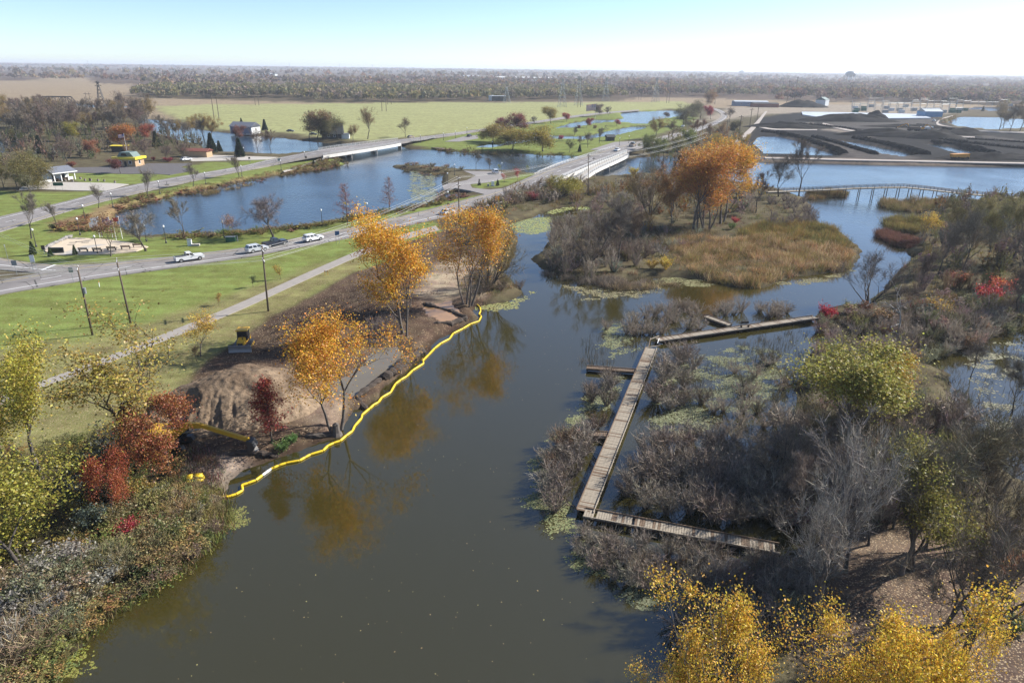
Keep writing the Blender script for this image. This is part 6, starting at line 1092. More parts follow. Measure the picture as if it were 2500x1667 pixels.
# ---------------------------------------------------------------- poles, lamps, signs, flags
def utility_pole(base, top, arms, label, arm_rz, extra=None):
    p = P(*base); H = height_of(p, top); t = thing('utility_pole', p, 0, label, 'utility pole'); mb = MB(); tip = G(*top, p.z + H); lean = Vector((tip.x - p.x, 0, 0)) * .6; mb.tube((0, 0, -.4), (lean.x, 0, H), .17, .11, 9); mb.build('pole', 'pole_wood', t, smooth=True)
    out = []
    for dzz in arms:
        z = H - dzz; cx = lean.x * z / H; dx, dy_ = math.cos(arm_rz), math.sin(arm_rz); q = MB(); q.box((cx, 0, z), (2.5, .11, .14), arm_rz); k = q.build('crossarm', 'pole_wood', t)
        for s in (-1, 1): q = MB(); q.tube((cx + dx * s * .75, dy_ * s * .75, z - .05), (cx, 0, z - .75), .03, n=4); q.build('brace', 'pole_wood', t)
        for o_ in (-1.1, -.4, 1.1):
            q = MB(); q.lathe([(.02, 0), (.06, .05), (.06, .2), (.02, .25)], 6, (cx + dx * o_, dy_ * o_, z + .07)); q.build('insulator', 'lamp_globe', k); out.append(Vector((p.x + cx + dx * o_, p.y + dy_ * o_, p.z + z + .3)))
    if extra: q = MB(); q.tube((.35, 0, H * .62), (.35, 0, H * .62 + .9), .24, n=10); q.build('transformer', 'galv', t)
    return out
arz = R(118)
ins = [utility_pole((319, 789), (283, 634), (.25, 1.6), 'utility pole with two crossarms leaning over the lawn', arz), utility_pole((655, 760), (643, 600), (.9, 2.6), 'utility pole with two crossarms standing beside the footpath', arz), utility_pole((1121, 545), (1119, 430), (.6, 2.4), 'utility pole with two crossarms behind the golden cottonwoods', arz), utility_pole((1436, 478), (1434, 376), (.6, 2.4), 'utility pole with two crossarms in the scrub before the bridge', arz)]
i1 = utility_pole((226, 818), (190, 652), (.3,), 'utility pole with one crossarm and a grey transformer', arz, True)
utility_pole((1449, 412), (1449, 385), (.5,), 'short utility pole by the walkway bridge', arz)
def wire(pts, label, group, sag=.5, r=.022):
    mb = MB()
    for a, b in zip(pts[:-1], pts[1:]):
        n = 10; s = sag * ((b - a).length / 45) ** 2; pr = [a.lerp(b, k / n) - Vector((0, 0, 4 * s * (k / n) * (1 - k / n))) for k in range(n + 1)]
        for p, q in zip(pr[:-1], pr[1:]): mb.tube(p, q, r, n=3, cap=False)
    return tag(mb.build('power_line', 'wire'), label, 'power line', group)
off = (ins[0][0] - ins[1][0]); off.z = 0; off = off.normalized() * 42
for j in range(6):
    seq = [ins[0][j] + off + Vector((0, 0, .2)), ins[0][j], ins[1][j], ins[2][j], ins[3][j], ins[3][j] + (ins[3][j] - ins[2][j]) * 1.4 + Vector((0, 0, 1))]
    wire(seq, 'thin power line strung along the utility poles', 'power lines along the road')
for j in range(3): wire([i1[j] + off, i1[j], G(-30 + j * 8, 690, 9) if j == 0 else i1[j] + Vector((-28, 22, 0))], 'thin power line from the pole with the transformer', 'power lines from the transformer pole')
LP_ = None
def lamp(base, label, H=4.3):
    global LP_
    p = P(*base)
    if LP_ is None:
        t = thing('street_lamp', p, 0, label, 'street lamp', 'lamps round the ponds')
        mb = MB(); mb.lathe([(.2, 0), (.18, .5), (.09, .65), (.07, 2.4), (.055, 3.7), (.1, 3.75), (.06, 3.8)], 8); mb.build('post', 'steel_dark', t); mb = MB(); mb.lathe([(.05, 3.78), (.2, 3.9), (.23, 4.08), (.17, 4.28), (.03, 4.38)], 8); mb.build('globe', 'lamp_globe', t, smooth=True); LP_ = t
    else: t = copy_tree(LP_); t['label'] = label
    t.location = p; t.scale = (1, 1, H / 4.38); return t
LL = [((89, 603), 'at the left end of the plaza'), ((196, 574), 'behind the plaza'), ((209, 539), 'on the reddish bank behind the plaza'), ((277, 509), 'at the narrow end of the pond'), ((391, 474), 'between the two bare trees on the far shore'), ((503, 451), 'on the far pond shore below the park'), ((239, 621), 'between the benches'), ((358, 590), 'behind the bushy bare tree'), ((406, 594), 'right of the bushy bare tree'), ((548, 581), 'left of the green utility box'), ((591, 432), 'by the far road bare tree'), ((687, 417), 'by the bend of the small path'), ((745, 394), 'with the road banner before the far bridge'), ((530, 373), 'beside the tall spruce'), ((597, 383), 'beside the lone spruce'), ((787, 550), 'left of the cone shaped oak'), ((898, 532), 'between the two cone shaped oaks'), ((1027, 349), 'at the far bridge end'), ((1083, 343), 'on the verge of the distant road'), ((1112, 338), 'by the park lot entrance'), ((1140, 328), 'behind the dark parked car'), ((1110, 428), 'at the top of the shore lot'), ((1093, 451), 'at the corner of the shore lot'), ((1094, 501), 'below the shore lot by the water'), ((1225, 423), 'beside the parked white suv'), ((1202, 366), 'by the dock willow'), ((1512, 356), 'left of the bridge end traffic'), ((1535, 350), 'right of the bridge end traffic')]
for b, l in LL: lamp(b, 'black street lamp with white globe ' + l)
def post_thing(name, cat, base, H, label, parts, rz=0.0, z=None, group=None):
    p = P(*base) if z is None else G(*base, z); t = thing(name, p, rz, label, cat, group)
    for nm, kind, c, s, m in parts:
        mb = MB(); mb.box(c, s) if kind == 'b' else mb.tube(c, s[:3], s[3], n=7); mb.build(nm, m, t)
    return t
def sign(base, H, w, h, m, label, two=True, rz=.3, cat='road sign', name='road_sign'):
    ps = [('post', 't', (s * w * .35, 0, -.2), (s * w * .35, 0, H - h * .3, .04), 'galv') for s in ((-1, 1) if two else (0,))]
    return post_thing(name, cat, base, H, label, ps + [('panel', 'b', (0, -.05, H - h / 2), (w, .04, h), m)], rz)
sign((42, 672), 3.0, .9, 1.0, 'galv', 'grey backed road sign on the grass island', False); sign((86, 663), 3.4, .8, 1.4, 'white_paint', 'white road sign at the tip of the grass island'); sign((180, 690), 3.0, .75, .95, 'galv', 'grey backed road sign beside the transformer pole', False); sign((825, 595), 3.0, 1.0, 1.0, 'sign_blue', 'blue road sign before the golden cottonwood')
sign((1214, 505), 3.2, 1.3, 1.3, 'sign_orange', 'orange diamond warning sign beside the near road', rz=.5); sign((145, 465), 2.6, 3.0, 1.1, 'sign_green', 'wide dark green sign board at the pavilion lot', rz=.2, cat='sign board', name='sign_board'); sign((109, 621), 2.0, .7, .9, 'wood_dark', 'small dark plaque sign at the plaza', False, cat='plaque', name='plaque'); sign((683, 405), 3.0, 1.2, 1.0, 'galv', 'grey backed sign beside the far road', rz=.4); sign((610, 398), 2.4, .8, .7, 'wood_dark', 'small dark sign on the park lawn', cat='sign board', name='sign_board'); sign((1408, 422), 2.8, 1.6, .5, 'galv', 'low sign at the guard rail', True); sign((23, 645), 4.2, .12, .5, 'lamp_globe', 'thin white marker post by the ramp', False, cat='marker post', name='marker_post'); sign((222, 451), 2.2, .6, .9, 'wood_dark', 'small dark sign at the lot exit', False); sign((748, 396), 2.6, .7, 1.1, 'wood_brown', 'brown banner on a post before the far bridge', False, cat='banner', name='banner')
post_thing('utility_box', 'utility box', (564, 590), 1, 'green metal utility box at the pond edge', [('box', 'b', (0, 0, .6), (2.1, 1.0, 1.1), 'sign_green'), ('lid', 'b', (0, 0, 1.2), (2.2, 1.1, .1), 'galv'), ('meter_post', 'b', (1.5, 0, .7), (.25, .25, 1.5), 'galv')], .15)
post_thing('utility_cabinet', 'cabinet', (464, 600), 1, 'white utility cabinet in the weedy verge', [('cabinet', 'b', (0, 0, .7), (.9, .6, 1.5), 'white_paint'), ('hood', 'b', (0, 0, 1.5), (1.0, .7, .12), 'galv'), ('pad', 'b', (1.4, -.3, .25), (1.6, .9, .4), 'concrete')], .2)
post_thing('sign_block', 'sign block', (1203, 455), 1, 'white stone sign block on the parking lot lawn', [('block', 'b', (0, 0, .9), (1.0, .5, 1.8), 'white_paint'), ('base', 'b', (0, 0, .1), (1.6, .9, .25), 'stone_grey'), ('plinth', 'b', (-1.6, 0, .4), (.7, .5, .8), 'concrete')])
def bench(base, rz, label):
    p = P(*base); t = thing('park_bench', (p.x, p.y, 1.11), rz, label, 'bench', 'benches of the round plaza')
    for i in range(3): mb = MB(); mb.box((0, -.2 + i * .17, .48), (2.0, .13, .05)); mb.build('seat_slat', 'wood_brown', t)
    for i in range(2): mb = MB(); mb.box((0, .3, .68 + i * .2), (2.0, .05, .15)); mb.build('back_slat', 'wood_brown', t)
    for s in (-.85, .85): mb = MB(); mb.box((s, 0, .24), (.08, .5, .46)); mb.box((s, .32, .6), (.08, .06, .7)); mb.build('leg', 'steel_dark', t)
for i, (b, rz) in enumerate((((205, 616), .05), ((239, 616), .05), ((274, 613), .08), ((308, 610), .2), ((337, 605), .35))): bench(b, rz + math.pi, ('first', 'second', 'third', 'fourth', 'last')[i] + ' wooden bench of the plaza row counted from the left')
rng = random.Random(4)
for i in range(16):
    f = i / 15; x, y = 112 + 62 * f, 611 - 31 * f ** .8; p = P(x, y); s = rng.uniform(.8, 1.3); bm = bmesh.new(); bmesh.ops.create_icosphere(bm, subdivisions=1, radius=.6 * s)
    for v in bm.verts: v.co *= rng.uniform(.75, 1.2); v.co.z *= .7
    me = bpy.data.meshes.new('boulder'); bm.to_mesh(me); bm.free(); me.materials.append(MATS['stone_grey']); o = link('boulder', me); o.location = (p.x, p.y, 1.3); tag(o, 'grey boulder in the curved stone row of the plaza', 'boulder', 'boulders of the plaza')
for i, x in enumerate((136, 150)): post_thing('memorial_stone', 'memorial stone', (x, 619), 1, ('wide black', 'narrow black')[i] + ' memorial stone at the plaza edge', [('stone', 'b', (0, 0, .7), ((2.4, 1.2)[i], .3, 1.3), 'glass_dark'), ('base', 'b', (0, 0, .1), ((2.8, 1.6)[i], .6, .3), 'concrete')], .1)
def flagpole(base, top, cloths, label):
    p = P(*base); H = height_of(p, top); t = thing('flagpole', p, 0, label, 'flagpole'); mb = MB(); mb.tube((0, 0, 0), (0, 0, H), .07, .04, 7); mb.tube((0, 0, H), (0, 0, H + .15), .09, n=6); mb.build('pole', 'white_paint', t)
    if not cloths: return t
    w, h, kind = cloths; n = 10; vs, fs = [], []
    f = thing('flag', (0, 0, 0), 0, None, None); f.parent = t
    def sheet(x0, x1, z0, z1, m, nm='stripe', off=0.0):
        mb = MB(); k = 6
        for side in (0, 1):
            pts = []
            for i in range(k + 1):
                x = x0 + (x1 - x0) * i / k; y = math.sin(x / w * 5) * .12 * w + off * (1 if side else -1); dr = -.10 * x
                pts.append(((-x, y, z0 + dr), (-x, y, z1 + dr)))
            for i in range(k): mb.quad(pts[i][0], pts[i + 1][0], pts[i + 1][1], pts[i][1])
            if not off: break
        mb.build(nm, m, f)
    z = H - h - .1
    if kind == 'us':
        for i in range(13): sheet(0, w, z + h * i / 13, z + h * (i + 1) / 13, 'red_paint' if i % 2 == 0 else 'white_paint')
        sheet(0, w * .4, z + h * 6 / 13, z + h, 'blue_cloth', 'canton', .02)
    else: sheet(0, w, z, z + h, kind, 'cloth')
    return t
flagpole((244, 580), (239, 541), (1.8, 1.2, 'white_paint'), 'flagpole with a white flag, shorter of the two left ones'); flagpole((249, 579), (241, 530), (1.8, 1.2, 'white_paint'), 'taller flagpole with a white flag on the plaza'); flagpole((275, 580), (268, 530), (1.6, 1.1, 'blue_cloth'), 'flagpole with a blue flag on the plaza'); flagpole((284, 586), (277, 537), (1.8, 1.1, 'us'), 'flagpole with a striped flag on the plaza'); flagpole((299, 583), (292, 530), (1.4, .9, 'red_paint'), 'flagpole with a small red flag on the plaza')
flagpole((1452, 304), (1452, 254), (7.2, 4.6, 'us'), 'tall flagpole with a large striped flag by the far ponds'); flagpole((312, 380), (304, 327), (2.6, 1.6, 'us'), 'flagpole with a striped flag behind the yellow roofed shop')
p = P(338, 577); t = thing('nest_pole', p, 0, 'leaning pale trunk with a stick nest on top at the pond', 'nest pole'); H = height_of(p, (328, 519)); mb = MB(); mb.tube((0, 0, 0), (-.5, 0, H), .34, .2, 8); mb.build('trunk', 'bark_pale', t)
mb = MB(); rng = random.Random(8)
for i in range(60): a = rng.uniform(0, 6.28); r = rng.uniform(.2, .75); mb.tube((-.5 + math.cos(a) * r, math.sin(a) * r, H + rng.uniform(-.1, .35)), (-.5 + math.cos(a + 1.6) * r, math.sin(a + 1.6) * r, H + rng.uniform(0, .45)), .04, n=3)
mb.build('nest', 'bark_mid', t)
# stakes, little barricade, puddle logs
post_thing('barricade', 'barricade', (797, 672), 1, 'small pale wooden barricade on the lawn by the worked soil', [('post', 'b', (-.3, 0, .5), (.06, .06, 1.1), 'sign_orange'), ('post', 'b', (.3, 0, .5), (.06, .06, 1.1), 'sign_orange'), ('rail', 'b', (0, 0, .8), (.8, .04, .2), 'soil_pale')]); post_thing('marker_stake', 'stake', (243, 700), 1, 'white and orange marker stake on the mown lawn', [('post', 'b', (0, 0, .4), (.1, .1, .9), 'white_paint'), ('tip', 'b', (0, 0, .95), (.11, .11, .2), 'sign_orange')])
mat('mudlog', (.06, .045, .035), .95, .35, 3, bump=.5)
def log(pxs, r, label, m='mudlog', name='mud_berm', cat='mud berm', lump=.35):
    pts = [P(*q) for q in pxs]; mb = MB(); rng = random.Random(int(pxs[0][0])); n = 8; rings = []
    for a, b in zip(pts[:-1], pts[1:]):
        k = max(2, int((b - a).length / .5))
        for i in range(k): rings.append(a.lerp(b, i / k))
    rings.append(pts[-1]); vs, fs = [], []
    for i, c in enumerate(rings):
        d = rings[min(i + 1, len(rings) - 1)] - rings[max(i - 1, 0)]; s = Vector((-d.y, d.x, 0)).normalized(); rr = r * rng.uniform(1 - lump, 1 + lump) * (.5 if i in (0, len(rings) - 1) else 1)
        for j in range(n): q = 2 * math.pi * j / n; w = rr * rng.uniform(.8, 1.2); vs.append(c + s * math.cos(q) * w * 1.3 + Vector((0, 0, math.sin(q) * w + .05)))
    for i in range(len(rings) - 1):
        for j in range(n): fs.append((i * n + j, i * n + (j + 1) % n, (i + 1) * n + (j + 1) % n, (i + 1) * n + j))
    mb.add(vs, fs + [tuple(range(n - 1, -1, -1)), tuple(range((len(rings) - 1) * n, len(rings) * n))]); return tag(mb.build(name, m, smooth=False), label, cat)
log([(935, 925), (965, 902), (1000, 875), (1035, 858)], .55, 'lumpy dark mud berm between the grey puddle and the river'); log([(1035, 745), (1070, 752), (1105, 762), (1140, 776)], .35, 'dark mud ridge crossing the brown puddle'); log([(1060, 790), (1100, 800), (1140, 785)], .35, 'low mud ridge below the brown puddle'); log([(745, 1075), (790, 1068), (830, 1058)], .3, 'dark log lying at the water under the golden tree', 'bark', 'log', 'log', .15); log([(560, 1110), (620, 1118), (680, 1115)], .3, 'dark muddy ridge under the excavator bucket'); log([(895, 1000), (870, 968), (930, 935)], .3, 'mud ridge on the shore beside the boom')
p = P(822, 1062); t = thing('tree_stump', p, 0, 'pale broken stump at the water under the golden tree', 'stump'); mb = MB(); mb.lathe([(.75, -.2), (.5, .3), (.42, .9), (.38, 1.3), (.05, 1.5)], 9); mb.build('stump', 'bark_mid', t); p = P(617, 1098); t = thing('tree_stump', p, 0, 'grey broken stump beside the excavator bucket', 'stump'); mb = MB(); mb.lathe([(.7, -.2), (.5, .3), (.4, .8), (.2, 1.2), (.05, 1.3)], 9); mb.build('stump', 'stone_grey', t)

# ---------------------------------------------------------------- buildings
mat('roof_grey', (.16, .17, .20), .7, .12, 1); mat('roof_dark', (.055, .06, .06), .8, .15, 1); mat('roof_green', (.12, .17, .16), .6, .12, 1); mat('wall_white', (.72, .72, .70), .7, .06, 1); mat('wall_blue', (.17, .22, .30), .7, .08, 1); mat('wall_tan', (.40, .27, .16), .8, .1, 1); mat('wall_dark', (.05, .045, .045), .8, .15, 1); mat('yellow_roof', (.72, .56, .04), .5, .06, 1); mat('shed_blue', (.10, .25, .42), .5, .08, .5); mat('tarp', (.50, .53, .55), .45, .12, .08); mat('tan_metal', (.45, .40, .34), .6, .1, .5)
mat('roof_red', (.20, .065, .045), .8, .15, 1)
def house(name, base, rz, L, Wd, h, rise, wall, roof, label, cat='house', over=.5, win=(), door=None, hip=False, z=None):
    p = P(*base) if z is None else G(*base, z); t = thing(name, p, rz, label, cat); x, y = L / 2, Wd / 2
    mb = MB(); mb.box((0, 0, h / 2 - .2), (L, Wd, h + .4)); mb.build('wall', wall, t)
    if not hip:
        for s in (-1, 1): mb = MB(); mb.add([(s * (x - .01), -y, h), (s * (x - .01), y, h), (s * (x - .01), 0, h + rise)], [(0, 1, 2)]); mb.build('gable', wall, t)
    X_, Y_ = x + over, y + over; dz_ = -over * rise / y; rx = x * .45 if hip else X_
    mb = MB(); vs = [(-X_, -Y_, h + dz_), (X_, -Y_, h + dz_), (X_, Y_, h + dz_), (-X_, Y_, h + dz_), (-rx, 0, h + rise + .05), (rx, 0, h + rise + .05)]; up = [(a, b, c + .18) for a, b, c in vs]
    mb.add(vs + up, [(6, 7, 11, 10), (8, 9, 10, 11), (7, 8, 11), (9, 6, 10), (0, 1, 7, 6), (1, 2, 8, 7), (2, 3, 9, 8), (3, 0, 6, 9), (0, 4, 5, 1), (2, 5, 4, 3), (1, 5, 2), (3, 4, 0)]); mb.build('roof', roof, t)
    for (fx, fz, side) in win:
        mb = MB(); fr = MB()
        if side in ('f', 'b'): yy = -y if side == 'f' else y; mb.box((fx * x, yy * 1.006, fz), (1.1, .05, 1.2)); fr.box((fx * x, yy * 1.002, fz), (1.35, .06, 1.45))
        else: xx = x if side == 'r' else -x; mb.box((xx * 1.006, fx * y, fz), (.05, 1.1, 1.2)); fr.box((xx * 1.002, fx * y, fz), (.06, 1.35, 1.45))
        k = fr.build('window', 'white_paint', t); mb.build('pane', 'glass_dark', k)
    if door: mb = MB(); mb.box((door[0] * x, -y * 1.004, 1.05), (1.0, .08, 2.1)); mb.build('door', door[1], t)
    return t
h1 = house('house', (600, 326), -.25, 15, 9, 4.4, 2.2, 'wall_white', 'roof_grey', 'white and blue house with a grey roof on the inlet shore', win=((0, 2.8, 'r'), (-.5, 2.4, 'f'), (.1, 2.4, 'f'), (.6, 2.4, 'f')), door=(.35, 'wall_dark')); mb = MB(); mb.box((-.2, -4.56, 2.1), (13.5, .06, 3.6)); mb.build('siding', 'wall_blue', h1)
h2 = house('house', (812, 338), .15, 11, 9, 3.6, 4.8, 'wall_dark', 'roof_dark', 'dark steep roofed house under the trees by the far bridge', over=.9, win=((0, 2.4, 'r'), (-.3, 1.8, 'f'), (.3, 1.8, 'f'))); mb = MB(); mb.box((7.5, -1, 1.3), (4.5, 5, 2.6)); mb.build('annex', 'wall_white', h2); mb = MB(); mb.box((7.5, -1, 2.7), (5, 5.5, .2)); mb.build('annex_roof', 'roof_grey', h2)
A, B_ = P(134, 445), P(186, 438); d = B_ - A; rz = math.atan2(d.y, d.x); L = d.length; t = thing('pavilion', (A + B_) / 2, rz, 'white pavilion with a blue grey roof and an open columned porch', 'pavilion')
mb = MB(); mb.box((0, 6.2, 1.4), (L - .6, 5.2, 3.0)); mb.build('wall', 'wall_white', t)
for k in range(4): mb = MB(); mb.box((-L / 2 + .2 + k * (L - .4) / 3, .1, 1.4), (.28, .28, 2.9)); mb.build('column', 'white_paint', t)
mb = MB(); x = L / 2 + .6; vs = [(-x, -.7, 2.9), (x, -.7, 2.9), (x, 9.4, 2.9), (-x, 9.4, 2.9), (-x, 4.4, 4.5), (x, 4.4, 4.5)]; up = [(a, b, c + .2) for a, b, c in vs]; mb.add(vs + up, [(6, 7, 11, 10), (8, 9, 10, 11), (7, 8, 11), (9, 6, 10), (0, 1, 7, 6), (1, 2, 8, 7), (2, 3, 9, 8), (3, 0, 6, 9), (0, 4, 5, 1), (2, 5, 4, 3), (1, 5, 2), (3, 4, 0)]); mb.build('roof', 'roof_grey', t)
mb = MB(); mb.box((0, -.74, 2.95), (L + 1.2, .06, .28)); mb.build('fascia', 'white_paint', t)
for s in (-.25, .2): mb = MB(); mb.box((s * L, 3.57, 1.1), (1.1, .06, 2.2)); mb.build('door', 'wall_dark', t)
mb = MB(); mb.box((L / 2 - 1, 1.6, .5), (1.8, .1, 1.0)); mb.build('counter', 'white_paint', t); mb = MB(); mb.box((-L / 2 - 2.6, .6, .5), (4.6, .08, .9)); mb.build('fence', 'white_paint', t)
for i, (x, y) in enumerate(((-2.4, 1.6), (.4, 1.4), (2.2, 2.2))):
    q = t.matrix_world if False else Matrix.Translation((A + B_) / 2) @ Matrix.Rotation(rz, 4, 'Z'); w = q @ Vector((x, y, .1)); pt = thing('picnic_table', w, rz + .3 * i, ('first', 'middle', 'last')[i] + ' picnic table under the pavilion porch', 'picnic table', 'picnic tables of the pavilion')
    for nm, c, s in (('table_top', (0, 0, .75), (1.7, .75, .06)), ('seat', (0, .65, .45), (1.7, .25, .05)), ('seat', (0, -.65, .45), (1.7, .25, .05)), ('leg', (-.6, 0, .37), (.08, 1.3, .7)), ('leg', (.6, 0, .37), (.08, 1.3, .7))): mb = MB(); mb.box(c, s); mb.build(nm, 'wood_brown', pt)
for i, (x, y) in enumerate(((197, 438), (208, 442), (222, 442), (240, 443), (255, 444), (281, 447), (160, 443), (178, 444))):
    p = P(x, y); t2 = thing('planter', p, 0, 'small round planter standing along the pavilion lot', 'planter', 'planters along the pavilion lot'); mb = MB(); mb.lathe([(.3, 0), (.42, .6), (.36, .62), (.34, .5)], 8); mb.build('pot', 'stone_grey', t2); mb = MB(); mb.lathe([(.34, .5), (.3, .75), (.05, .95)], 6); mb.build('plant', 'wood_brown', t2)
sh = house('shop', (319, 405), -.1, 8.5, 6, 2.9, .1, 'wall_tan', 'yellow_roof', 'small tan shop with a bright yellow roof band beside the dark lot', 'shop', .7, win=((-.5, 1.7, 'f'), (.5, 1.7, 'f'), (0, 1.7, 'r')), door=(0, 'wall_dark'))
mb = MB(); mb.box((0, 0, 3.35), (10.2, 7.6, .9)); mb.build('roof_band', 'yellow_roof', sh); mb = MB(); mb.prism([(-3.6, 3.82), (3.6, 3.82), (2.2, 5.6), (-2.2, 5.6)], -2.4, 2.4); mb.build('upper_roof', 'roof_green', sh); mb = MB(); mb.quad((-1.8, -2.42, 4.2), (.8, -2.42, 4.2), (.4, -2.42, 5.2), (-1.4, -2.42, 5.2)); mb.build('skylight', 'glass_dark', sh)
house('kiosk', (294, 370), 0, 6, 4, 2.6, .15, 'wall_dark', 'yellow_roof', 'small dark kiosk with a yellow roof edge behind the shop', 'kiosk'); house('shed', (1489, 344), .2, 4.6, 3.4, 2.4, 1.0, 'wall_dark', 'roof_dark', 'small dark shed on the park lawn', 'shed'); house('awning_shelter', (482, 383), -.1, 12, 5, 2.8, .8, 'wall_tan', 'roof_red', 'low shelter with a dull red roof behind the splash pad', 'shelter')
house('shed', (2268, 285), .15, 19, 12, 5.0, 2.2, 'shed_blue', 'tarp', 'blue metal shed beside the pale covered pond', 'shed', .2); house('barn', (2006, 258), .9, 16, 12, 7, 3, 'tarp', 'roof_green', 'pale barn shaped building at the edge of the far yard', 'barn', .3); house('workshop', (1830, 259), -.05, 40, 16, 5, 1.0, 'wall_blue', 'tarp', 'long low pale workshop beyond the causeway road', 'workshop', .3, win=((-.6, 2.5, 'f'), (-.2, 2.5, 'f'), (.2, 2.5, 'f'), (.6, 2.5, 'f'))); house('workshop', (1866, 262), -.05, 30, 12, 4, 1, 'roof_red', 'wall_dark', 'low dark red shed beyond the causeway road', 'shed', .2)
house('factory', (1275, 197), 0, 210, 60, 10, 2, 'wall_white', 'wall_white', 'very long white factory roof far away in the woods', 'factory', 1); house('factory', (1150, 193), 0, 60, 30, 10, 2, 'wall_white', 'tarp', 'smaller pale factory roof left of the long one', 'factory', 1); house('warehouse', (655, 188), 0, 60, 30, 10, 2, 'tarp', 'tarp', 'tiny white warehouse in the far woods', 'warehouse', 1); house('warehouse', (2480, 235), 0, 70, 20, 7, 1, 'wall_white', 'wall_white', 'low white warehouse in the woods at the picture edge', 'warehouse', 1); house('house', (2155, 222), 0, 14, 10, 5, 2, 'wall_white', 'tarp', 'tiny white house in the woods beyond the covered pond')
for i, (x, y) in enumerate(((1199, 246), (1218, 247))): house('storage_shed', (x, y), 0, (6, 18)[i], 6, 6, .3, 'wall_white' if i == 0 else 'wall_dark', 'tarp', ('small white storage tank shed at the field edge', 'dark open storage shed at the field edge')[i], 'shed', .2)
mb = MB(); mb.prism(GP([(1957, 273), (2080, 275), (2244, 279), (2274, 288), (2149, 289), (2000, 286), (1960, 280)], 1.7), .5, 1.7, 'xy'); tag(mb.build('pond_cover', 'tarp'), 'broad pale plastic cover stretched over a settling pond', 'cover')
# dock and little park bridge
t = deck(G(1054, 359, .7), G(1103, 366, .7), 4.0, 'dark wooden fishing dock at the park shore', .7, 1.2, False, 'dock', 'wood_dark', cat='dock'); t = deck(G(1555, 306, 1.2), G(1584, 307, 1.2), 3, 'small park bridge over the neck of the pond', 1.2, 2.0, False, 'park_bridge', 'wood_grey', cat='bridge')
for q in (((702, 333), (714, 335)), ((738, 341), (760, 341))): deck(G(*q[0], .5), G(*q[1], .5), 2, 'narrow boat dock on the inlet ' + ('by the dark car' if q[0][0] == 702 else 'before the dark house'), .5, 1.0, False, 'boat_dock', 'wood_dark', cat='dock')

# ---------------------------------------------------------------- far things: towers, masts, truss bridge, coal yard
def lattice(base, H, wb, wt, label, name='lattice_tower', cat='tower', m='steel_grey', arms=(), r=.12):
    p = P(*base); t = thing(name, p, .3, label, cat); mb = MB(); n = 7; cs = ((-1, -1), (1, -1), (1, 1), (-1, 1))
    lev = [(H * k / n, wb + (wt - wb) * min(1, k / n * 1.15)) for k in range(n + 1)]
    for (z0, w0), (z1, w1) in zip(lev[:-1], lev[1:]):
        for i in range(4): a, b = cs[i], cs[(i + 1) % 4]; mb.tube((a[0] * w0, a[1] * w0, z0), (a[0] * w1, a[1] * w1, z1), r, n=4); mb.tube((a[0] * w0, a[1] * w0, z0), (b[0] * w1, b[1] * w1, z1), r * .7, n=3); mb.tube((b[0] * w0, b[1] * w0, z0), (a[0] * w1, a[1] * w1, z1), r * .7, n=3)
    mb.build('frame', m, t)
    for z, w in arms: q = MB(); q.tube((-w, 0, z), (w, 0, z), r, n=4); q.tube((-w, 0, z), (0, 0, z + 1.5), r * .7, n=3); q.tube((w, 0, z), (0, 0, z + 1.5), r * .7, n=3); q.build('crossarm', m, t)
    return t
lattice((249, 258), 23, 3.2, .7, 'dark lattice power tower on the tan marsh', m='steel_dark', arms=((19, 3), (22, 2)), r=.2)
for i, (x, y, H) in enumerate(((1372, 262, 30), (1412, 258, 32), (1478, 248, 30), (1600, 250, 30), (1237, 251, 18))): lattice((x, y), H, 4, .8, ('first', 'second', 'third', 'fourth', 'fifth')[i] + ' thin steel tower of the far power line', arms=((H * .6, 5), (H * .75, 4.5), (H * .92, 3.5)), m='galv', r=.14)['group'] = 'towers of the far power line'
for i, (x, y, H) in enumerate(((708, 174, 60), (830, 176, 62), (910, 177, 56), (218, 171, 56))):
    p = P(x, y); t = thing('radio_mast', p, 0, ('hazy radio mast on the horizon, second from the left', 'tallest hazy radio mast on the horizon', 'short hazy radio mast right of the tallest', 'faint radio mast over the left woods')[i], 'mast', 'masts on the horizon'); s = p.y / 5200; mb = MB(); mb.tube((0, 0, 0), (0, 0, H), 1.1 * s, .5 * s, 4); mb.build('mast', 'galv', t)
    for k in range(3): q = MB(); q.box((0, 0, H * (.7 + .12 * k)), (3.5 * s, 3.5 * s, 1.5 * s)); q.build('antenna', 'galv', t)
def hframe(base, H, label, w=4.5):
    p = P(*base); t = thing('power_pole', p, -.3, label, 'power pole', 'wooden power poles across the field')
    for s in (-1, 1): mb = MB(); mb.tube((s * w / 2, 0, -.3), (s * w / 2, 0, H), .26, .2, 6); mb.build('pole', 'pole_wood', t)
    mb = MB(); mb.box((0, 0, H - 1.5), (w * 2.2, .35, .35)); mb.build('crossarm', 'pole_wood', t)
for b, H, l in (((529, 291), 20, 'nearest two legged power pole at the left of the field'), ((628, 258), 20, 'two legged power pole at the far left edge of the field'), ((938, 272), 19, 'two legged power pole in the middle of the field'), ((951, 255), 20, 'two legged power pole behind the one in mid field'), ((792, 250), 18, 'two legged power pole against the dark thicket'), ((1289, 231), 24, 'power pole left of three at the far field edge'), ((1308, 236), 22, 'power pole in the middle of three at the far field edge'), ((1334, 234), 26, 'power pole right of three at the far field edge'), ((1562, 244), 26, 'tall power pole behind the park'), ((1630, 252), 30, 'tall pole with white lights behind the park'), ((1414, 262), 30, 'very tall single looking pole at the field end'), ((218, 256), 12, 'small pole on the tan marsh')): hframe(b, H, l, 3.0 if H > 21 else 4.5)
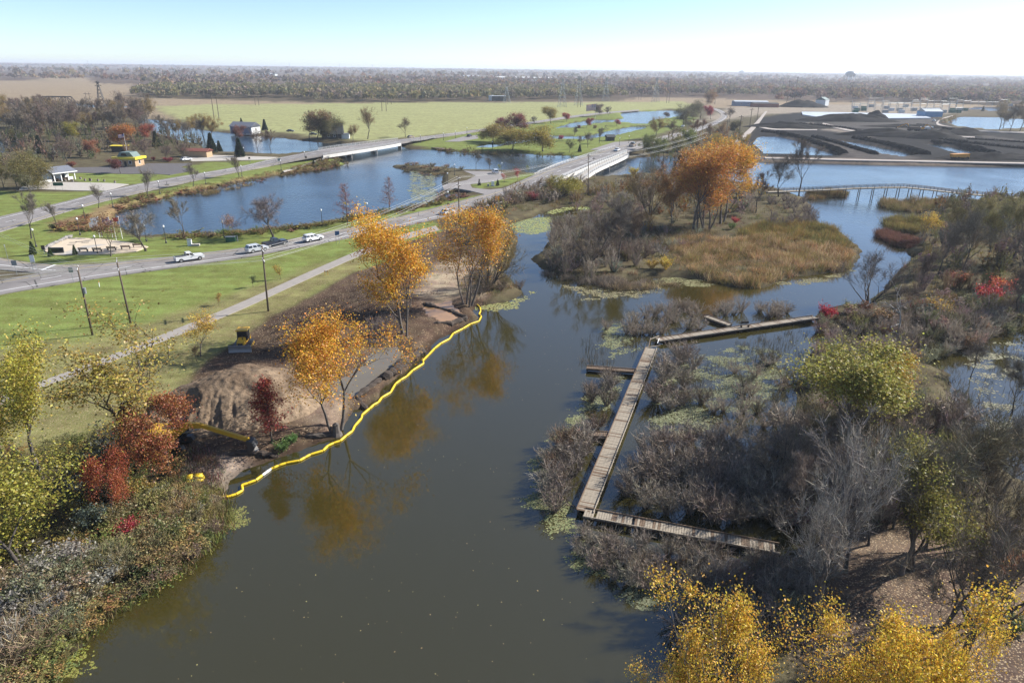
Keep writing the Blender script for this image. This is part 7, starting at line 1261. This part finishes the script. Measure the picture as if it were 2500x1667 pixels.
for i, (b, H) in enumerate((((1830, 312), 14), ((1848, 294), 14), ((1804, 333), 13), ((1773, 327), 9), ((1919, 262), 30), ((1937, 262), 34))): p = P(*b); t = thing('power_pole', p, .5, ('wooden pole beside the rail road, nearer', 'wooden pole beside the rail road, farther', 'wooden pole at the rail road bend', 'short pole in the causeway scrub', 'tall dark pole pair by the yard, shorter', 'tall dark pole pair by the yard, taller')[i], 'power pole'); mb = MB(); mb.tube((0, 0, 0), (0, 0, H), .28, .2, 6); mb.build('pole', 'pole_wood', t); mb = MB(); mb.box((0, 0, H - 1), (4, .3, .3)); mb.build('crossarm', 'pole_wood', t)
# truss railway bridge over the far river
A, B_ = P(98, 262), P(190, 263); d = B_ - A; L = d.length; t = thing('truss_bridge', (A + B_) / 2, math.atan2(d.y, d.x), 'rust dark steel truss railway bridge over the far river', 'bridge'); Hh = 8.0; n = 6
for s in (-1, 1):
    mb = MB(); y = s * 3; xs_ = [-L / 2 + L * k / n for k in range(n + 1)]
    mb.tube((xs_[0], y, 1.5), (xs_[-1], y, 1.5), .45, n=4); mb.tube((xs_[1], y, Hh + 1.5), (xs_[-2], y, Hh + 1.5), .45, n=4); mb.tube((xs_[0], y, 1.5), (xs_[1], y, Hh + 1.5), .45, n=4); mb.tube((xs_[-1], y, 1.5), (xs_[-2], y, Hh + 1.5), .45, n=4)
    for k in range(1, n): mb.tube((xs_[k], y, 1.5), (xs_[k], y, Hh + 1.5), .28, n=4)
    for k in range(1, n - 1): mb.tube((xs_[k], y, 1.5 if k % 2 else Hh + 1.5), (xs_[k + 1], y, Hh + 1.5 if k % 2 else 1.5), .25, n=4)
    mb.build('truss', 'wall_dark', t)
mb = MB(); mb.box((0, 0, 1.4), (L, 5.6, .5)); mb.build('deck', 'wall_dark', t)
for k in (-1, 1): mb = MB(); mb.box((k * L / 2, 0, 0), (3, 7, 3)); mb.build('abutment', 'concrete', t)
def water_tower(base, H, R_, label, legs=8):
    p = P(*base); t = thing('water_tower', p, 0, label, 'water tower'); mb = MB(); mb.lathe([(.05, H), (R_ * .7, H - R_ * .12), (R_, H - R_ * .4), (R_, H - R_ * .7), (R_ * .75, H - R_ * 1.0), (.05, H - R_ * 1.15)], 16); mb.build('tank', 'galv', t, smooth=True)
    for k in range(legs): a = 6.283 * k / legs; mb = MB(); mb.tube((math.cos(a) * R_ * .8, math.sin(a) * R_ * .8, 0), (math.cos(a) * R_ * .8, math.sin(a) * R_ * .8, H - R_ * .7), R_ * .07, n=6); mb.build('leg', 'white_paint', t)
    mb = MB(); mb.tube((0, 0, 0), (0, 0, H - R_), R_ * .16, n=8); mb.build('riser', 'white_paint', t)
water_tower((2073, 205), 46, 20, 'squat wide water tower on many legs over the woods'); water_tower((1810, 186), 48, 26, 'dome of a hazy water tower low on the horizon'); water_tower((2098, 186), 56, 14, 'small hazy water tower right of the squat one', 6)
def heap(base, L, Wd, H, rz, label, seed, m='coal'):
    p = P(*base); n = 26; a = np.linspace(-1, 1, n); hx, hy = np.meshgrid(a, a); r = np.sqrt(hx ** 2 + hy ** 2); z = H * np.clip(1.05 - r, 0, 1) ** .8 * (.55 + .9 * fbm(hx * 10, hy * 10, 3.2, seed)); z = np.where(r > 1.02, -.5, z)
    ii = np.arange(n * n).reshape(n, n); Q = np.stack([ii[:-1, :-1], ii[:-1, 1:], ii[1:, 1:], ii[1:, :-1]], -1).reshape(-1, 4); o = link('ash_heap', npmesh('ash_heap', np.stack([hx.ravel() * L / 2, hy.ravel() * Wd / 2, z.ravel()], 1), Q, mats=[m])); o.location = (p.x, p.y, p.z - .3); o.rotation_euler = (0, 0, rz); return tag(o, label, 'ash heap')
for i, (b, L, Wd, H, rz, l) in enumerate((((2070, 296), 90, 22, 7, 0, 'long row of black ash along the pale cover'), ((2135, 294), 26, 16, 9, 0, 'steep black heap at the end of the long ash row'), ((1925, 312), 70, 16, 4.5, -.1, 'low black bank left of the ash yard'), ((2170, 333), 70, 20, 5.5, -.3, 'black ash bank under the orange excavator'), ((2282, 338), 40, 22, 6.5, 0, 'pointed black heap in the middle of the yard'), ((2350, 328), 34, 18, 5, 0, 'black mound before the far pond'), ((2420, 388), 60, 12, 3.5, 0, 'long black heap along the dyke road'), ((2490, 388), 40, 12, 3.5, 0, 'black heap on the dyke at the picture edge'), ((2230, 312), 80, 12, 3, -.2, 'dark bank behind the machines'), ((1960, 262), 60, 30, 9, 0, 'grassy dark mound beyond the yard'))): heap(b, L, Wd, H, rz, l, i, 'coal')
for i, (b, rz, l) in enumerate((((2155, 333), 2.2, 'orange excavator on the black bank'), ((2222, 318), 2.6, 'rusty excavator before the black bank in mid yard'), ((2250, 320), .2, 'rusty excavator beside the white tank truck'))): e = excavator(P(*b), rz, l, 1.4, 'machines of the ash yard', 'sign_orange'); e.scale = (1.1,) * 3
def truck(base, rz, label, m):
    p = P(*base); t = thing('dump_truck', p, rz, label, 'dump truck', 'machines of the ash yard'); mb = MB(); mb.prism([(-4, 1.2), (1.5, 1.2), (2.2, 3.0), (-4.4, 2.6)], -1.5, 1.5); mb.build('dump_body', m, t); mb = MB(); mb.box((3.1, 0, 2.0), (1.8, 2.2, 1.9)); mb.build('cab', m, t); mb = MB(); mb.box((3.2, 0, 2.4), (1.84, 2.0, .6)); mb.build('window', 'glass_dark', t); mb = MB(); mb.box((0, 0, 1.0), (8, 1.2, .4)); mb.build('chassis', 'steel_dark', t)
    for x in (-3, -1.4, 3):
        for s in (-1, 1): q = MB(); q.tube((x, s * 1.0, .75), (x, s * 1.5, .75), .75, n=10); q.build('wheel', 'tyre', t)
truck((2342, 390), 0, 'long orange dump truck on the dyke road', 'sign_orange'); truck((2262, 319), 0, 'white tank truck in the middle of the ash yard', 'white_paint'); truck((2230, 320), 3, 'rust coloured truck beside the white one', 'wood_brown')
for pxs, r_, l in (([(2085, 338), (2150, 350), (2215, 364), (2262, 378)], 1.6, 'dark bank above the long ash pond'), ([(2275, 346), (2330, 352), (2390, 366), (2440, 380)], 1.5, 'dark bank above the second ash pond'), ([(1985, 335), (2040, 348), (2090, 364), (2140, 378)], 1.3, 'dark bank left of the long ash pond'), ([(1860, 322), (1900, 326), (1950, 336), (2010, 356), (2060, 374)], 1.6, 'dark bank along the first ash pond'), ([(2250, 336), (2300, 342), (2420, 356), (2520, 366)], 1.3, 'dark ridge across the middle of the ash yard'), ([(2240, 306), (2300, 314), (2340, 320)], 1.2, 'dark ridge below the haul road'), ([(1900, 300), (1990, 306), (2060, 314), (2140, 328)], 1.2, 'dark ridge between the haul roads'), ([(2360, 340), (2440, 344), (2520, 350)], 1.0, 'low dark ridge at the yard edge')): log(pxs, r_, l, 'coal', 'ash_bank', 'ash bank', .3)
# substation
p0 = P(2130, 272); t = thing('substation', p0, 0, 'large hazy substation of steel gantries behind the covered pond', 'substation'); o0 = p0; rng = random.Random(3)
for r_, yy in enumerate((262, 266, 271, 276)):
    prev = None
    for k in range(16 if r_ else 22):
        x = 2080 + k * 18 + rng.uniform(-3, 3); q = P(x, yy) - o0; H = rng.choice((6, 8, 9, 11)); mb = MB(); mb.tube((q.x, q.y, -.5), (q.x, q.y, H), .2, n=4); mb.build('column', 'galv', t)
        if prev is not None: mb = MB(); mb.tube((prev[0].x, prev[0].y, min(prev[1], H) - .5), (q.x, q.y, min(prev[1], H) - .5), .16, n=4); mb.build('beam', 'galv', t)
        if rng.random() < .35: mb = MB(); mb.box((q.x + 4, q.y, 1.5), (5, 3.5, 3.2)); mb.build('transformer', rng.choice(('galv', 'tarp', 'sign_green')), t)
        prev = (q, H)
# parked machines and blocks by the shop: black litter bins along lot
# ---------------------------------------------------------------- the air
lo, hi = (-9000, -1500, -3.0), (14000, 33000, 72.0)
mb = MB(); mb.box(((lo[0] + hi[0]) / 2, (lo[1] + hi[1]) / 2, (lo[2] + hi[2]) / 2), [h - l for l, h in zip(lo, hi)])
m = bpy.data.materials.new('haze'); m.use_nodes = True; nt = m.node_tree; nt.nodes.clear(); out = mk(nt, 'ShaderNodeOutputMaterial'); pv = mk(nt, 'ShaderNodeVolumePrincipled', _Density=1.1e-4, _Anisotropy=.2); pv.inputs['Color'].default_value = (.82, .89, 1.0, 1)
nt.links.new(pv.outputs[0], out.inputs['Volume']); MATS['haze'] = m
hz_ = mb.build('haze', 'haze'); tag(hz_, 'thin pale autumn haze over the whole plain', 'haze', kind='stuff')
